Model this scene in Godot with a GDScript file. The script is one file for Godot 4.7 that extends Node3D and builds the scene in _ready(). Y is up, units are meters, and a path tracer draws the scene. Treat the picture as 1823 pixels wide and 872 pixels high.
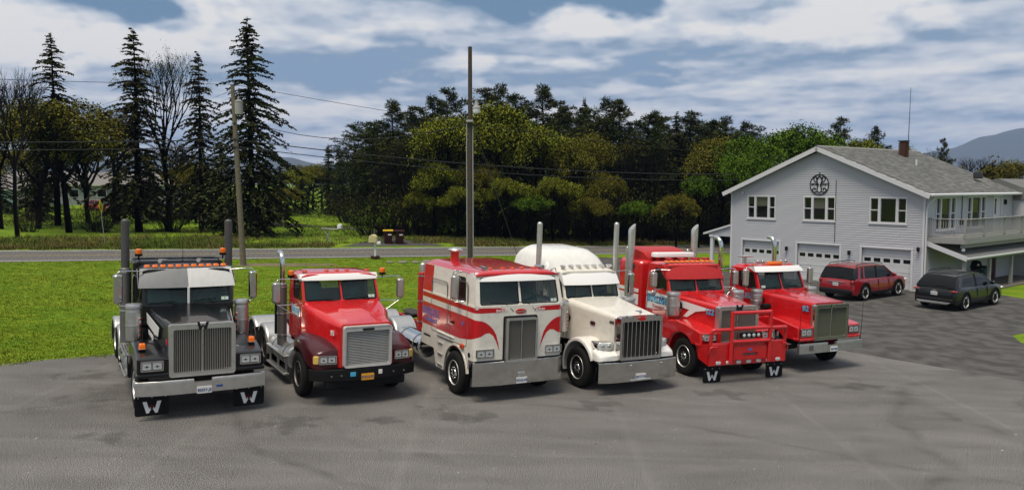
extends Node3D
# A parking lot with six parked tractor trucks, a garage house, a road and a wall of trees, under a broken cloudy sky.

class MB:
	var v := PackedVector3Array()
	func tri(a: Vector3, b: Vector3, c: Vector3) -> void:
		v.append(a); v.append(b); v.append(c)
	func quad(a: Vector3, b: Vector3, c: Vector3, d: Vector3) -> void:
		v.append(a); v.append(b); v.append(c); v.append(a); v.append(c); v.append(d)
	func fix(s: int) -> void:
		var n := v.size()
		if s >= n: return
		var ctr := Vector3.ZERO
		for i in range(s, n): ctr += v[i]
		ctr /= float(n - s)
		var vol := 0.0
		for i in range(s, n, 3):
			vol += (v[i] - ctr).dot((v[i + 1] - ctr).cross(v[i + 2] - ctr))
		if vol > 0.0:
			for i in range(s, n, 3):
				var t := v[i + 1]
				v[i + 1] = v[i + 2]
				v[i + 2] = t
	func hexa(p: Array) -> void:
		var s := v.size()
		quad(p[0], p[1], p[2], p[3]); quad(p[7], p[6], p[5], p[4])
		for i in 4:
			var j := (i + 1) % 4
			quad(p[j], p[i], p[i + 4], p[j + 4])
		fix(s)
	func box(c: Vector3, sz: Vector3, b := 0.0, bs := Basis()) -> void:
		var h := sz * 0.5
		var s := v.size()
		if b <= 0.0:
			var p := []
			for k in [[-1, -1, -1], [1, -1, -1], [1, -1, 1], [-1, -1, 1], [-1, 1, -1], [1, 1, -1], [1, 1, 1], [-1, 1, 1]]:
				p.append(c + bs * Vector3(h.x * k[0], h.y * k[1], h.z * k[2]))
			hexa(p)
			return
		b = minf(b, minf(h.x, minf(h.y, h.z)) * 0.98)
		var P := {}
		for sx in [-1, 1]:
			for sy in [-1, 1]:
				for sz2 in [-1, 1]:
					P[[0, sx, sy, sz2]] = c + bs * Vector3(sx * h.x, sy * (h.y - b), sz2 * (h.z - b))
					P[[1, sx, sy, sz2]] = c + bs * Vector3(sx * (h.x - b), sy * h.y, sz2 * (h.z - b))
					P[[2, sx, sy, sz2]] = c + bs * Vector3(sx * (h.x - b), sy * (h.y - b), sz2 * h.z)
		for q in [-1, 1]:
			_oq(c, P[[0, q, -1, -1]], P[[0, q, 1, -1]], P[[0, q, 1, 1]], P[[0, q, -1, 1]])
			_oq(c, P[[1, -1, q, -1]], P[[1, 1, q, -1]], P[[1, 1, q, 1]], P[[1, -1, q, 1]])
			_oq(c, P[[2, -1, -1, q]], P[[2, 1, -1, q]], P[[2, 1, 1, q]], P[[2, -1, 1, q]])
			for r in [-1, 1]:
				_oq(c, P[[0, q, r, -1]], P[[0, q, r, 1]], P[[1, q, r, 1]], P[[1, q, r, -1]])
				_oq(c, P[[0, q, -1, r]], P[[0, q, 1, r]], P[[2, q, 1, r]], P[[2, q, -1, r]])
				_oq(c, P[[1, -1, q, r]], P[[1, 1, q, r]], P[[2, 1, q, r]], P[[2, -1, q, r]])
				for t in [-1, 1]:
					_ot(c, P[[0, q, r, t]], P[[1, q, r, t]], P[[2, q, r, t]])
	func _ot(c: Vector3, a: Vector3, b: Vector3, d: Vector3) -> void:
		if (d - a).cross(b - a).dot(a + b + d - c * 3.0) < 0.0: tri(a, d, b)
		else: tri(a, b, d)
	func _oq(c: Vector3, p0: Vector3, p1: Vector3, p2: Vector3, p3: Vector3) -> void:
		_ot(c, p0, p1, p2); _ot(c, p0, p2, p3)
	func loft(rings: Array, caps := true, closed := true) -> void:
		var s := v.size()
		var n: int = rings[0].size()
		for k in rings.size() - 1:
			var A: PackedVector3Array = rings[k]
			var B: PackedVector3Array = rings[k + 1]
			for i in (n if closed else n - 1):
				var j := (i + 1) % n
				if A[i].distance_squared_to(A[j]) > 1e-12: tri(A[i], A[j], B[j])
				if B[i].distance_squared_to(B[j]) > 1e-12: tri(A[i], B[j], B[i])
		if caps and closed:
			_cap(rings[0], true); _cap(rings[rings.size() - 1], false)
		fix(s)
	func _cap(R: PackedVector3Array, flip: bool) -> void:
		var c := Vector3.ZERO
		for p in R: c += p
		c /= float(R.size())
		for i in R.size():
			var j := (i + 1) % R.size()
			if flip: tri(c, R[j], R[i])
			else: tri(c, R[i], R[j])
	# a 2D outline pushed from depth d0 to d1 along the frame's z, the far edge (d1) chamfered by bev
	func prism(poly: PackedVector2Array, d0: float, d1: float, xf := Transform3D(), bev := 0.0) -> void:
		var s := v.size()
		var top := poly
		var dm := d1
		if bev > 0.0:
			top = inset(poly, bev)
			dm = d1 - bev * signf(d1 - d0)
		var idx := Geometry2D.triangulate_polygon(poly)
		for i in range(0, idx.size(), 3):
			tri(xf * V(poly[idx[i]], d0), xf * V(poly[idx[i + 1]], d0), xf * V(poly[idx[i + 2]], d0))
			tri(xf * V(top[idx[i]], d1), xf * V(top[idx[i + 2]], d1), xf * V(top[idx[i + 1]], d1))
		var n := poly.size()
		var ccw := not Geometry2D.is_polygon_clockwise(poly)
		var first := (poly[idx[1]] - poly[idx[0]]).cross(poly[idx[2]] - poly[idx[0]]) > 0.0
		for i in n:
			var j := (i + 1) % n
			var a := xf * V(poly[i], d0)
			var b := xf * V(poly[j], d0)
			var c := xf * V(poly[j], dm)
			var d := xf * V(poly[i], dm)
			if ccw != first:
				quad(a, b, c, d)
				if bev > 0.0: quad(d, c, xf * V(top[j], d1), xf * V(top[i], d1))
			else:
				quad(d, c, b, a)
				if bev > 0.0: quad(xf * V(top[i], d1), xf * V(top[j], d1), c, d)
		fix(s)
	static func V(p: Vector2, z: float) -> Vector3: return Vector3(p.x, p.y, z)
	static func inset(poly: PackedVector2Array, d: float) -> PackedVector2Array:
		var out := PackedVector2Array()
		var n := poly.size()
		var sg := 1.0 if Geometry2D.is_polygon_clockwise(poly) else -1.0
		for i in n:
			var e0 := (poly[i] - poly[(i + n - 1) % n]).normalized()
			var e1 := (poly[(i + 1) % n] - poly[i]).normalized()
			var n0 := Vector2(e0.y, -e0.x) * sg
			var n1 := Vector2(e1.y, -e1.x) * sg
			var m := n0 + n1
			var l := m.length_squared()
			out.append(poly[i] + (m * (2.0 * d / l) if l > 0.3 else n0 * d))
		return out
	# a frame between two outlines with the same number of points
	func ring(o: PackedVector2Array, q: PackedVector2Array, d0: float, d1: float, xf := Transform3D()) -> void:
		var n := o.size()
		for i in n:
			var j := (i + 1) % n
			var c := xf * V((o[i] + o[j] + q[i] + q[j]) * 0.25, (d0 + d1) * 0.5)
			_oq(c, xf * V(o[i], d1), xf * V(o[j], d1), xf * V(q[j], d1), xf * V(q[i], d1))
			_oq(c, xf * V(o[i], d0), xf * V(o[j], d0), xf * V(q[j], d0), xf * V(q[i], d0))
			_oq(c, xf * V(o[i], d0), xf * V(o[j], d0), xf * V(o[j], d1), xf * V(o[i], d1))
			_oq(c, xf * V(q[i], d0), xf * V(q[j], d0), xf * V(q[j], d1), xf * V(q[i], d1))
	func tube(pts: Array, r, sides := 8, closed := false) -> void:
		var rings := []
		var n := pts.size()
		var up := Vector3.UP
		var t0: Vector3 = (pts[1] - pts[0]).normalized()
		if absf(t0.dot(up)) > 0.9: up = Vector3.RIGHT
		var nx := t0.cross(up).normalized()
		for i in n:
			var t: Vector3
			if closed: t = (pts[(i + 1) % n] - pts[(i + n - 1) % n]).normalized()
			else: t = (pts[mini(i + 1, n - 1)] - pts[maxi(i - 1, 0)]).normalized()
			nx = (nx - t * nx.dot(t)).normalized()
			var ny := t.cross(nx)
			var rr: float = r[i] if r is Array else r
			var R := PackedVector3Array()
			for k in sides:
				var a := TAU * k / sides
				R.append(pts[i] + (nx * cos(a) + ny * sin(a)) * rr)
			rings.append(R)
		if closed: rings.append(rings[0])
		loft(rings, not closed)
	# profile of (radius, height) turned about the frame's y
	func lathe(prof: Array, seg := 20, xf := Transform3D()) -> void:
		var rings := []
		for p in prof:
			var R := PackedVector3Array()
			for k in seg:
				var a := TAU * k / seg
				R.append(xf * Vector3(cos(a) * p[0], p[1], sin(a) * p[0]))
			rings.append(R)
		loft(rings, true)
	func mesh(smooth := 50.0) -> ArrayMesh:
		var nt := v.size() / 3
		var fn := PackedVector3Array()
		fn.resize(nt)
		var at := {}
		var keys := []
		keys.resize(v.size())
		for f in nt:
			fn[f] = (v[f * 3 + 2] - v[f * 3]).cross(v[f * 3 + 1] - v[f * 3])
			for k in 3:
				var key := Vector3i((v[f * 3 + k] * 3000.0).round())
				keys[f * 3 + k] = key
				if at.has(key): at[key].append(f)
				else: at[key] = PackedInt32Array([f])
		var cs := cos(deg_to_rad(smooth))
		var un := PackedVector3Array()
		un.resize(nt)
		for f in nt: un[f] = fn[f].normalized()
		var nn := PackedVector3Array()
		nn.resize(v.size())
		for f in nt:
			for k in 3:
				var sum := Vector3.ZERO
				for g in at[keys[f * 3 + k]]:
					if un[f].dot(un[g]) >= cs: sum += fn[g]
				nn[f * 3 + k] = sum.normalized() if sum.length_squared() > 1e-20 else Vector3.UP
		var arr := []
		arr.resize(Mesh.ARRAY_MAX)
		arr[Mesh.ARRAY_VERTEX] = v
		arr[Mesh.ARRAY_NORMAL] = nn
		var m := ArrayMesh.new()
		if v.size() > 0: m.add_surface_from_arrays(Mesh.PRIMITIVE_TRIANGLES, arr)
		return m

# ------------------------------------------------------------------ naming and adding
var taken := {}
func numbered(called: String) -> String:
	if not taken.has(called):
		taken[called] = 0
		return called
	taken[called] += 1
	return "%s_%03d" % [called, taken[called]]
func thing(called: String, label: String, category: String, group := "") -> Node3D:
	var o := Node3D.new()
	o.name = numbered(called)
	add_child(o)
	tag(o, label, category, group)
	return o
func tag(o: Node, label: String, category: String, group := "") -> void:
	o.set_meta("label", label)
	o.set_meta("category", category)
	if group != "": o.set_meta("group", group)
func part(p: Node, called: String, mb, m: Material, smooth := 50.0) -> MeshInstance3D:
	var o := MeshInstance3D.new()
	o.name = called
	o.mesh = mb.mesh(smooth) if mb is MB else mb
	o.material_override = m
	if p == self: o.name = numbered(called)
	p.add_child(o, true)
	return o
func grp(p: Node, called: String, at := Vector3.ZERO) -> Node3D:
	var o := Node3D.new()
	o.name = called
	o.position = at
	p.add_child(o, true)
	return o
func structure(called: String, mesh_, m: Material) -> MeshInstance3D:
	var o := part(self, called, mesh_, m)
	o.set_meta("kind", "structure")
	return o
func pl(a: Array) -> PackedVector2Array:
	var o := PackedVector2Array()
	for i in range(0, a.size(), 2): o.append(Vector2(a[i], a[i + 1]))
	return o
func rrect(w: float, h: float, r: float, n := 4, c := Vector2.ZERO) -> PackedVector2Array:
	var o := PackedVector2Array()
	for k in 4:
		var cc := Vector2((w / 2 - r) * [1, -1, -1, 1][k], (h / 2 - r) * [1, 1, -1, -1][k])
		for i in n + 1:
			var a := PI / 2 * (k + float(i) / n)
			o.append(c + cc + Vector2(cos(a), sin(a)) * r)
	return o
func circ(r: float, n := 16, c := Vector2.ZERO) -> PackedVector2Array:
	var o := PackedVector2Array()
	for i in n: o.append(c + Vector2(cos(TAU * i / n), sin(TAU * i / n)) * r)
	return o
# frames: outline x runs along world z, outline y up, depth along x
func side_xf(x := 0.0) -> Transform3D:
	return Transform3D(Basis(Vector3(0, 0, 1), Vector3(0, 1, 0), Vector3(1, 0, 0)), Vector3(x, 0, 0))
# outline in x and z, depth along y
func plan_xf(y := 0.0) -> Transform3D:
	return Transform3D(Basis(Vector3(1, 0, 0), Vector3(0, 0, 1), Vector3(0, 1, 0)), Vector3(0, y, 0))
func at_xf(p: Vector3, yaw := 0.0, pitch := 0.0, roll := 0.0) -> Transform3D:
	return Transform3D(Basis.from_euler(Vector3(pitch, yaw, roll)), p)
func one_box(c: Vector3, s: Vector3, b := 0.0) -> MB:
	var m := MB.new()
	m.box(c, s, b)
	return m
func one_tube(pts: Array, r, sides := 8, closed := false) -> MB:
	var m := MB.new()
	m.tube(pts, r, sides, closed)
	return m
func one_prism(poly: PackedVector2Array, d0: float, d1: float, xf := Transform3D(), bev := 0.0) -> MB:
	var m := MB.new()
	m.prism(poly, d0, d1, xf, bev)
	return m
func letters(p: Node, called: String, words: String, height: float, xf: Transform3D, m: Material, serif := false, depth := 0.006, stretch := 1.0) -> MeshInstance3D:
	var t := TextMesh.new()
	var f := SystemFont.new()
	f.font_names = PackedStringArray(["Droid Serif" if serif else "Droid Sans"])
	f.font_weight = 700
	t.font = f
	t.text = words
	t.font_size = 48
	t.pixel_size = height / 35.0
	t.depth = depth
	t.curve_step = 2.0
	var o := MeshInstance3D.new()
	o.name = called
	o.mesh = t
	o.material_override = m
	o.transform = xf.scaled_local(Vector3(stretch, 1, 1))
	p.add_child(o, true)
	return o
# bending points along a smooth curve
func smooth_path(pts: Array, sub := 5) -> Array:
	var o := []
	var n := pts.size()
	for i in n - 1:
		var a: Vector3 = pts[maxi(i - 1, 0)]
		var b: Vector3 = pts[i]
		var c: Vector3 = pts[i + 1]
		var d: Vector3 = pts[mini(i + 2, n - 1)]
		for k in sub: o.append(b.cubic_interpolate(c, a, d, float(k) / sub))
	o.append(pts[n - 1])
	return o

# ------------------------------------------------------------------ materials
var mats := {}
func srgb(c: Color) -> Color: return c.linear_to_srgb()
func noise_tex(seed_: int, freq: float, lo: Color, hi: Color, octaves := 4, size := 512, mid := Color(-1, 0, 0), steep := 0.0) -> NoiseTexture2D:
	var n := FastNoiseLite.new()
	n.seed = seed_
	n.noise_type = FastNoiseLite.TYPE_SIMPLEX_SMOOTH
	n.frequency = freq
	n.fractal_octaves = octaves
	var g := Gradient.new()
	g.set_color(0, lo)
	g.set_color(1, hi)
	g.set_offset(0, steep)
	g.set_offset(1, 1.0 - steep)
	if mid.r >= 0.0: g.add_point(0.5, mid)
	var t := NoiseTexture2D.new()
	t.width = size
	t.height = size
	t.seamless = true
	t.noise = n
	t.color_ramp = g
	t.generate_mipmaps = false
	return t
func normal_tex(seed_: int, freq: float, strength: float, octaves := 4, size := 512) -> NoiseTexture2D:
	var t := noise_tex(seed_, freq, Color.BLACK, Color.WHITE, octaves, size)
	t.color_ramp = null
	t.as_normal_map = true
	t.bump_strength = strength
	return t
var grime: NoiseTexture2D
var rough_spots: NoiseTexture2D
# c is a real-world (linear) base colour
func flat(key: String, c: Color, rough := 0.6, metal := 0.0, coat := 0.0, dirty := false) -> StandardMaterial3D:
	if mats.has(key): return mats[key]
	var m := StandardMaterial3D.new()
	m.resource_name = key
	m.albedo_color = srgb(c)
	m.roughness = rough
	m.metallic = metal
	if rough >= 0.45 and metal < 0.05: m.metallic_specular = 0.25
	if coat > 0.0:
		m.clearcoat_enabled = true
		m.clearcoat = coat
		m.clearcoat_roughness = 0.03
		m.metallic_specular = 0.3
	if dirty:
		m.uv1_triplanar = true
		m.uv1_scale = Vector3(0.45, 0.45, 0.45)
		m.albedo_texture = grime
		m.roughness_texture = rough_spots
		m.roughness = minf(1.0, rough * 1.2)
	mats[key] = m
	return m
func glass(key: String, c: Color, alpha: float) -> StandardMaterial3D:
	if mats.has(key): return mats[key]
	var m := StandardMaterial3D.new()
	m.resource_name = key
	m.albedo_color = Color(srgb(c), alpha)
	m.transparency = BaseMaterial3D.TRANSPARENCY_ALPHA
	m.roughness = 0.03
	m.metallic_specular = 0.4
	mats[key] = m
	return m
func M(key: String) -> StandardMaterial3D: return mats[key]
func make_materials() -> void:
	grime = noise_tex(11, 0.02, Color(0.93, 0.925, 0.915), Color(1, 1, 1), 5, 512, Color(0.98, 0.98, 0.977))
	rough_spots = noise_tex(12, 0.02, Color(0.82, 0.82, 0.82), Color(1, 1, 1), 5)
	flat("red_paint", Color(0.50, 0.009, 0.012), 0.25, 0.0, 1.0, true)
	flat("bright_red_paint", Color(0.56, 0.012, 0.014), 0.25, 0.0, 1.0, true)
	flat("dull_red_paint", Color(0.40, 0.022, 0.022), 0.5, 0.0, 0.2, true)
	flat("maroon_paint", Color(0.055, 0.006, 0.010), 0.3, 0.0, 0.5, true)
	flat("black_paint", Color(0.004, 0.004, 0.005), 0.3, 0.0, 0.6)
	flat("white_paint", Color(0.74, 0.73, 0.70), 0.25, 0.0, 0.6, true)
	flat("cream_paint", Color(0.70, 0.67, 0.60), 0.28, 0.0, 0.5, true)
	flat("chrome", Color(0.66, 0.66, 0.65), 0.08, 1.0, 0.0, true)
	flat("dull_chrome", Color(0.64, 0.625, 0.60), 0.34, 0.95, 0.0, true)
	flat("aluminium", Color(0.56, 0.555, 0.54), 0.36, 0.95, 0.0, true)
	flat("steel_grey", Color(0.17, 0.165, 0.16), 0.45, 0.6, 0.0, true)
	flat("stack_grey", Color(0.085, 0.084, 0.082), 0.5, 0.4, 0.0, true)
	flat("silver_paint", Color(0.50, 0.50, 0.49), 0.4, 0.2, 0.2, true)
	flat("visor_dim_reflection", Color(0.20, 0.205, 0.21), 0.35, 0.0, 0.0, true)  # darker visor half: weaker sky reflection put into the colour
	flat("visor_sky_reflection", Color(0.60, 0.60, 0.59), 0.35, 0.0, 0.0, true)  # brighter visor half: sky reflection painted into the colour
	flat("wheel_alloy", Color(0.72, 0.72, 0.71), 0.3, 0.55, 0.0, true)
	flat("black_plastic", Color(0.008, 0.008, 0.009), 0.55)
	flat("black_metal", Color(0.010, 0.010, 0.011), 0.5, 0.0, 0.0, true)
	flat("rubber", Color(0.014, 0.014, 0.0135), 0.8, 0.0, 0.0, true)
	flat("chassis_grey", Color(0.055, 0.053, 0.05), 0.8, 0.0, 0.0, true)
	flat("mesh_dark", Color(0.030, 0.030, 0.030), 0.7)
	flat("mesh_grey", Color(0.10, 0.10, 0.095), 0.6, 0.3)
	flat("bar_chrome", Color(0.64, 0.62, 0.585), 0.32, 0.9)
	flat("winter_front", Color(0.125, 0.135, 0.10), 0.6, 0.0, 0.0, true)
	flat("amber", Color(0.75, 0.15, 0.006), 0.2, 0.0, 0.6)
	flat("amber_red", Color(0.50, 0.05, 0.008), 0.25, 0.0, 0.6)
	flat("red_lens", Color(0.22, 0.015, 0.012), 0.2, 0.0, 0.6)
	flat("lens_white", Color(0.62, 0.64, 0.64), 0.12, 0.3, 0.6)
	flat("lamp_bulb", Color(0.10, 0.10, 0.10), 0.2, 0.6)
	flat("seat_cloth", Color(0.035, 0.035, 0.04), 0.9)
	flat("seat_light", Color(0.13, 0.15, 0.15), 0.9)
	flat("plate_white", Color(0.68, 0.67, 0.64), 0.5)
	flat("plate_yellow", Color(0.70, 0.33, 0.025), 0.5)
	flat("ink_black", Color(0.015, 0.015, 0.018), 0.5)
	flat("ink_blue", Color(0.02, 0.06, 0.22), 0.4)
	flat("sky_blue", Color(0.06, 0.40, 0.62), 0.35)
	flat("decal_white", Color(0.72, 0.72, 0.71), 0.3)
	flat("decal_blue", Color(0.08, 0.12, 0.42), 0.35)
	flat("decal_red", Color(0.47, 0.010, 0.014), 0.25, 0.0, 0.5)
	flat("star_red", Color(0.10, 0.008, 0.010), 0.5)
	flat("sticker", Color(0.45, 0.55, 0.50), 0.5)
	glass("windshield", Color(0.012, 0.040, 0.040), 0.45)
	glass("side_glass", Color(0.006, 0.010, 0.010), 0.6)

# ------------------------------------------------------------------ truck parts (x to the picture's right, z to the front, y up)
func axle_xf(p: Vector3, side: float) -> Transform3D:
	return Transform3D(Basis(Vector3(0, -side, 0), Vector3(side, 0, 0), Vector3(0, 0, 1)), p)
var wheel_cache := {}
func wheel(p: Node, x: float, z: float, r: float, side: float, style: String, steer := 0.0, dished := false) -> void:
	var w := grp(p, "wheel", Vector3(x, r, z))
	w.rotation.y = steer
	var key := "%s%.2f%s%d" % [style, r, dished, int(side)]
	var xf := axle_xf(Vector3.ZERO, side)
	if not wheel_cache.has(key):
		var t := MB.new()
		t.lathe([[0.30, -0.12], [r * 0.80, -0.135], [r * 0.93, -0.125], [r * 0.985, -0.10], [r, -0.06], [r, -0.045], [r * 0.975, -0.04], [r * 0.975, -0.025], [r, -0.02], [r, 0.02], [r * 0.975, 0.025], [r * 0.975, 0.04], [r, 0.045], [r, 0.06], [r * 0.985, 0.10], [r * 0.93, 0.128], [r * 0.8, 0.138], [r * 0.66, 0.128], [r * 0.575, 0.11], [0.28, 0.09]], 40, xf)
		var m := MB.new()
		var out := -0.02 if dished else 0.075
		m.lathe([[0.28, -0.1], [0.285, 0.10], [r * 0.575, 0.125], [r * 0.585, 0.118], [0.278, 0.075], [0.262, 0.03], [0.255, -0.02]], 32, xf)
		# ten spokes between hand holes
		for k in 10:
			var a0 := TAU * (k + 0.2) / 10
			var a1 := TAU * (k + 0.8) / 10
			var P := []
			for q in [[0.15, out], [0.258, out - 0.045]]:
				for a in [a0, a1]:
					for d in [0.0, -0.02]:
						P.append(xf * Vector3(cos(a) * q[0], q[1] + d, sin(a) * q[0]))
			m.hexa([P[0], P[1], P[5], P[4], P[2], P[3], P[7], P[6]])
		m.lathe([[0.0, out - 0.03], [0.165, out - 0.03], [0.168, out], [0.15, out + 0.01], [0.145, out + 0.005]], 24, xf)
		var h := MB.new()
		if dished: h.lathe([[0.11, out - 0.02], [0.11, out + 0.10], [0.095, out + 0.13], [0.0, out + 0.135]], 18, xf)
		else: h.lathe([[0.095, out], [0.09, out + 0.03], [0.07, out + 0.055], [0.0, out + 0.062]], 18, xf)
		for k in 10:
			var a := TAU * k / 10
			h.lathe([[0.016, out], [0.016, out + 0.03], [0.010, out + 0.045], [0.0, out + 0.046]], 7, xf * Transform3D(Basis(), Vector3(cos(a) * 0.135, 0, sin(a) * 0.135)))
		var d := MB.new()
		d.lathe([[0.0, -0.09], [0.27, -0.09], [0.27, -0.06], [0.0, -0.06]], 20, xf)
		wheel_cache[key] = [t.mesh(), m.mesh(), h.mesh(), d.mesh()]
	var c: Array = wheel_cache[key]
	var rm := "wheel_alloy" if style == "alu" else ("silver_paint" if style == "white" else "steel_grey")
	part(w, "tyre", c[0], M("rubber"))
	part(w, "rim", c[1], M(rm))
	part(w, "hub", c[2], M("chrome" if style != "steel" else "black_metal"))
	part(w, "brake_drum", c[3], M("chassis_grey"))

func arch_fender(mb: MB, cz: float, cy: float, r: float, x0: float, x1: float, a0: float, a1: float, th := 0.02, lip := 0.06, steps := 14) -> void:
	# angles in degrees in the side view, 90 is the top, 0 the front
	var rings := []
	var so := signf(x1 - x0)
	for k in steps + 1:
		var a := deg_to_rad(lerpf(a0, a1, float(k) / steps))
		var R := PackedVector3Array()
		for q in [[x0, r], [x1 - so * 0.07, r], [x1 - so * 0.02, r - 0.015], [x1, r - 0.05], [x1, r - 0.05 - lip], [x1 - so * th, r - 0.05 - lip], [x1 - so * (th + 0.012), r - 0.06], [x1 - so * 0.075, r - th], [x0, r - th]]:
			R.append(Vector3(q[0], cy + sin(a) * q[1], cz + cos(a) * q[1]))
		rings.append(R)
	mb.loft(rings)

func bumper(p: Node, w: float, y0: float, h: float, m: Material, sweep := 0.16, th := 0.07, power := 4.0, notch := 0.0, notch_h := 0.0) -> MeshInstance3D:
	var o := PackedVector2Array()
	var n := 16
	for i in n + 1:
		var t := -1.0 + 2.0 * i / n
		o.append(Vector2(t * w / 2, -sweep * pow(absf(t), power)))
	for i in n + 1:
		var t := 1.0 - 2.0 * i / n
		o.append(Vector2(t * w / 2, -sweep * pow(absf(t), power) - th - sweep * 0.2))
	var b := MB.new()
	if notch <= 0.0:
		b.prism(o, 0.0, h, plan_xf(y0), 0.012)
	else:
		# a gap in the top edge for the tow pin
		b.prism(o, 0.0, h - notch_h, plan_xf(y0))
		for s in [-1, 1]:
			var q := Geometry2D.intersect_polygons(o, pl([s * notch, -1, s * w, -1, s * w, 1, s * notch, 1]))
			b.prism(q[0], h - notch_h, h, plan_xf(y0), 0.012)
	return part(p, "bumper", b, m)

func plate(p: Node, at: Vector3, m: Material, words: String, ink: Material, yaw := 0.0) -> void:
	var g := grp(p, "licence_plate", at)
	g.rotation.y = yaw
	part(g, "plate_sheet", one_prism(rrect(0.305, 0.152, 0.02), 0, 0.006, Transform3D(), 0.002), m)
	letters(g, "plate_number", words, 0.062, at_xf(Vector3(0, -0.005, 0.009)), ink, false, 0.004, 0.85)

func w_emblem(mb: MB, s: float, xf: Transform3D, d := 0.012) -> void:
	# the slab-sided letter W
	for k in [-1, 1]:
		mb.prism(pl([k * 0.50 * s, 0.34 * s, k * 0.28 * s, 0.34 * s, k * 0.16 * s, -0.10 * s, k * 0.02 * s, 0.12 * s, k * 0.02 * s, -0.06 * s, k * 0.17 * s, -0.34 * s, k * 0.30 * s, -0.34 * s]), 0.0, d, xf)
func star_poly(r: float) -> PackedVector2Array:
	var o := PackedVector2Array()
	for i in 10:
		var a := PI / 2 + TAU * i / 10
		o.append(Vector2(cos(a), sin(a)) * (r if i % 2 == 0 else r * 0.42))
	return o
func mud_flap(p: Node, x: float, y0: float, y1: float, z: float, w: float, star: bool) -> void:
	var h := y1 - y0
	var c := Vector3(x, (y0 + y1) / 2, z)
	var f := part(p, "mud_flap", one_prism(rrect(w, h, 0.05, 3), -0.008, 0.008, at_xf(c), 0.003), M("black_plastic"))
	var e := MB.new()
	w_emblem(e, 0.36, at_xf(c + Vector3(0, -0.03, 0.0085)), 0.004)
	part(f, "letter_emblem", e, M("decal_white"))
	if star: part(f, "star_emblem", one_prism(star_poly(0.062), 0, 0.004, at_xf(c + Vector3(0, -0.02, 0.0135))), M("star_red"))
	var b := MB.new()
	for k in [-1, 0, 1]: b.lathe([[0.014, 0.0], [0.011, 0.008], [0.0, 0.01]], 8, at_xf(c + Vector3(k * w * 0.4, h * 0.5 - 0.03, 0.008), 0, PI / 2))
	part(f, "bolts", b, M("aluminium"))

func headlight(p: Node, c: Vector3, w: float, h: float, yaw := 0.0, bez := "chrome") -> void:
	var g := grp(p, "headlight", c)
	g.rotation.y = yaw
	var f := MB.new()
	f.ring(rrect(w, h, 0.025), rrect(w - 0.05, h - 0.05, 0.015), -0.02, 0.02)
	f.box(Vector3(0, 0, 0.002), Vector3(0.018, h - 0.05, 0.03))
	part(g, "bezel", f, M(bez))
	part(g, "housing", one_box(Vector3(0, 0, -0.02), Vector3(w - 0.04, h - 0.04, 0.02)), M("black_plastic"))
	for s in [-1, 1]:
		var lw := (w - 0.05) / 2 - 0.02
		var l := MB.new()
		l.prism(rrect(lw, h - 0.066, 0.012), -0.008, 0.006, at_xf(Vector3(s * (lw / 2 + 0.013), 0, 0)), 0.006)
		var ln := part(g, "lens", l, M("lens_white"))
		var b := MB.new()
		b.lathe([[0.026, 0.0], [0.022, 0.006], [0.0, 0.009]], 10, at_xf(Vector3(s * (lw / 2 + 0.013), -0.01, 0.0062), 0, PI / 2))
		b.box(Vector3(s * (lw / 2 + 0.013), -0.012, 0.008), Vector3(lw * 0.6, 0.008, 0.006))
		part(ln, "bulb_shield", b, M("lamp_bulb"))

func mirror(p: Node, x: float, y0: float, y1: float, z: float, cab_x: float, side: float, style := "chrome", tripod := false) -> void:
	var g := grp(p, "mirror", Vector3.ZERO)
	var yc := (y0 + y1) / 2
	var m := MB.new()
	m.prism(rrect(0.19, y1 - y0, 0.06, 4), -0.05, 0.055, at_xf(Vector3(x, yc, z), side * -0.12), 0.03)
	part(g, "mirror_shell", m, M(style), 60)
	part(g, "mirror_pane", one_prism(rrect(0.165, y1 - y0 - 0.04, 0.05), -0.058, -0.051, at_xf(Vector3(x, yc, z), side * -0.12)), M("chrome"))
	var t := MB.new()
	t.tube(smooth_path([Vector3(cab_x, y1 + 0.04, z - 0.1), Vector3(x - side * 0.12, y1 + 0.07, z - 0.02), Vector3(x, y1 + 0.03, z), Vector3(x, y1 - 0.05, z)], 4), 0.014, 8)
	t.tube(smooth_path([Vector3(cab_x, y0 - 0.05, z - 0.1), Vector3(x - side * 0.1, y0 - 0.06, z - 0.02), Vector3(x, y0 - 0.02, z), Vector3(x, y0 + 0.05, z)], 4), 0.014, 8)
	if tripod: t.tube([Vector3(x, y0 - 0.03, z), Vector3(cab_x, y0 - 0.42, z + 0.05)], 0.011, 8)
	part(g, "mirror_bracket", t, M("chrome"))

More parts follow.
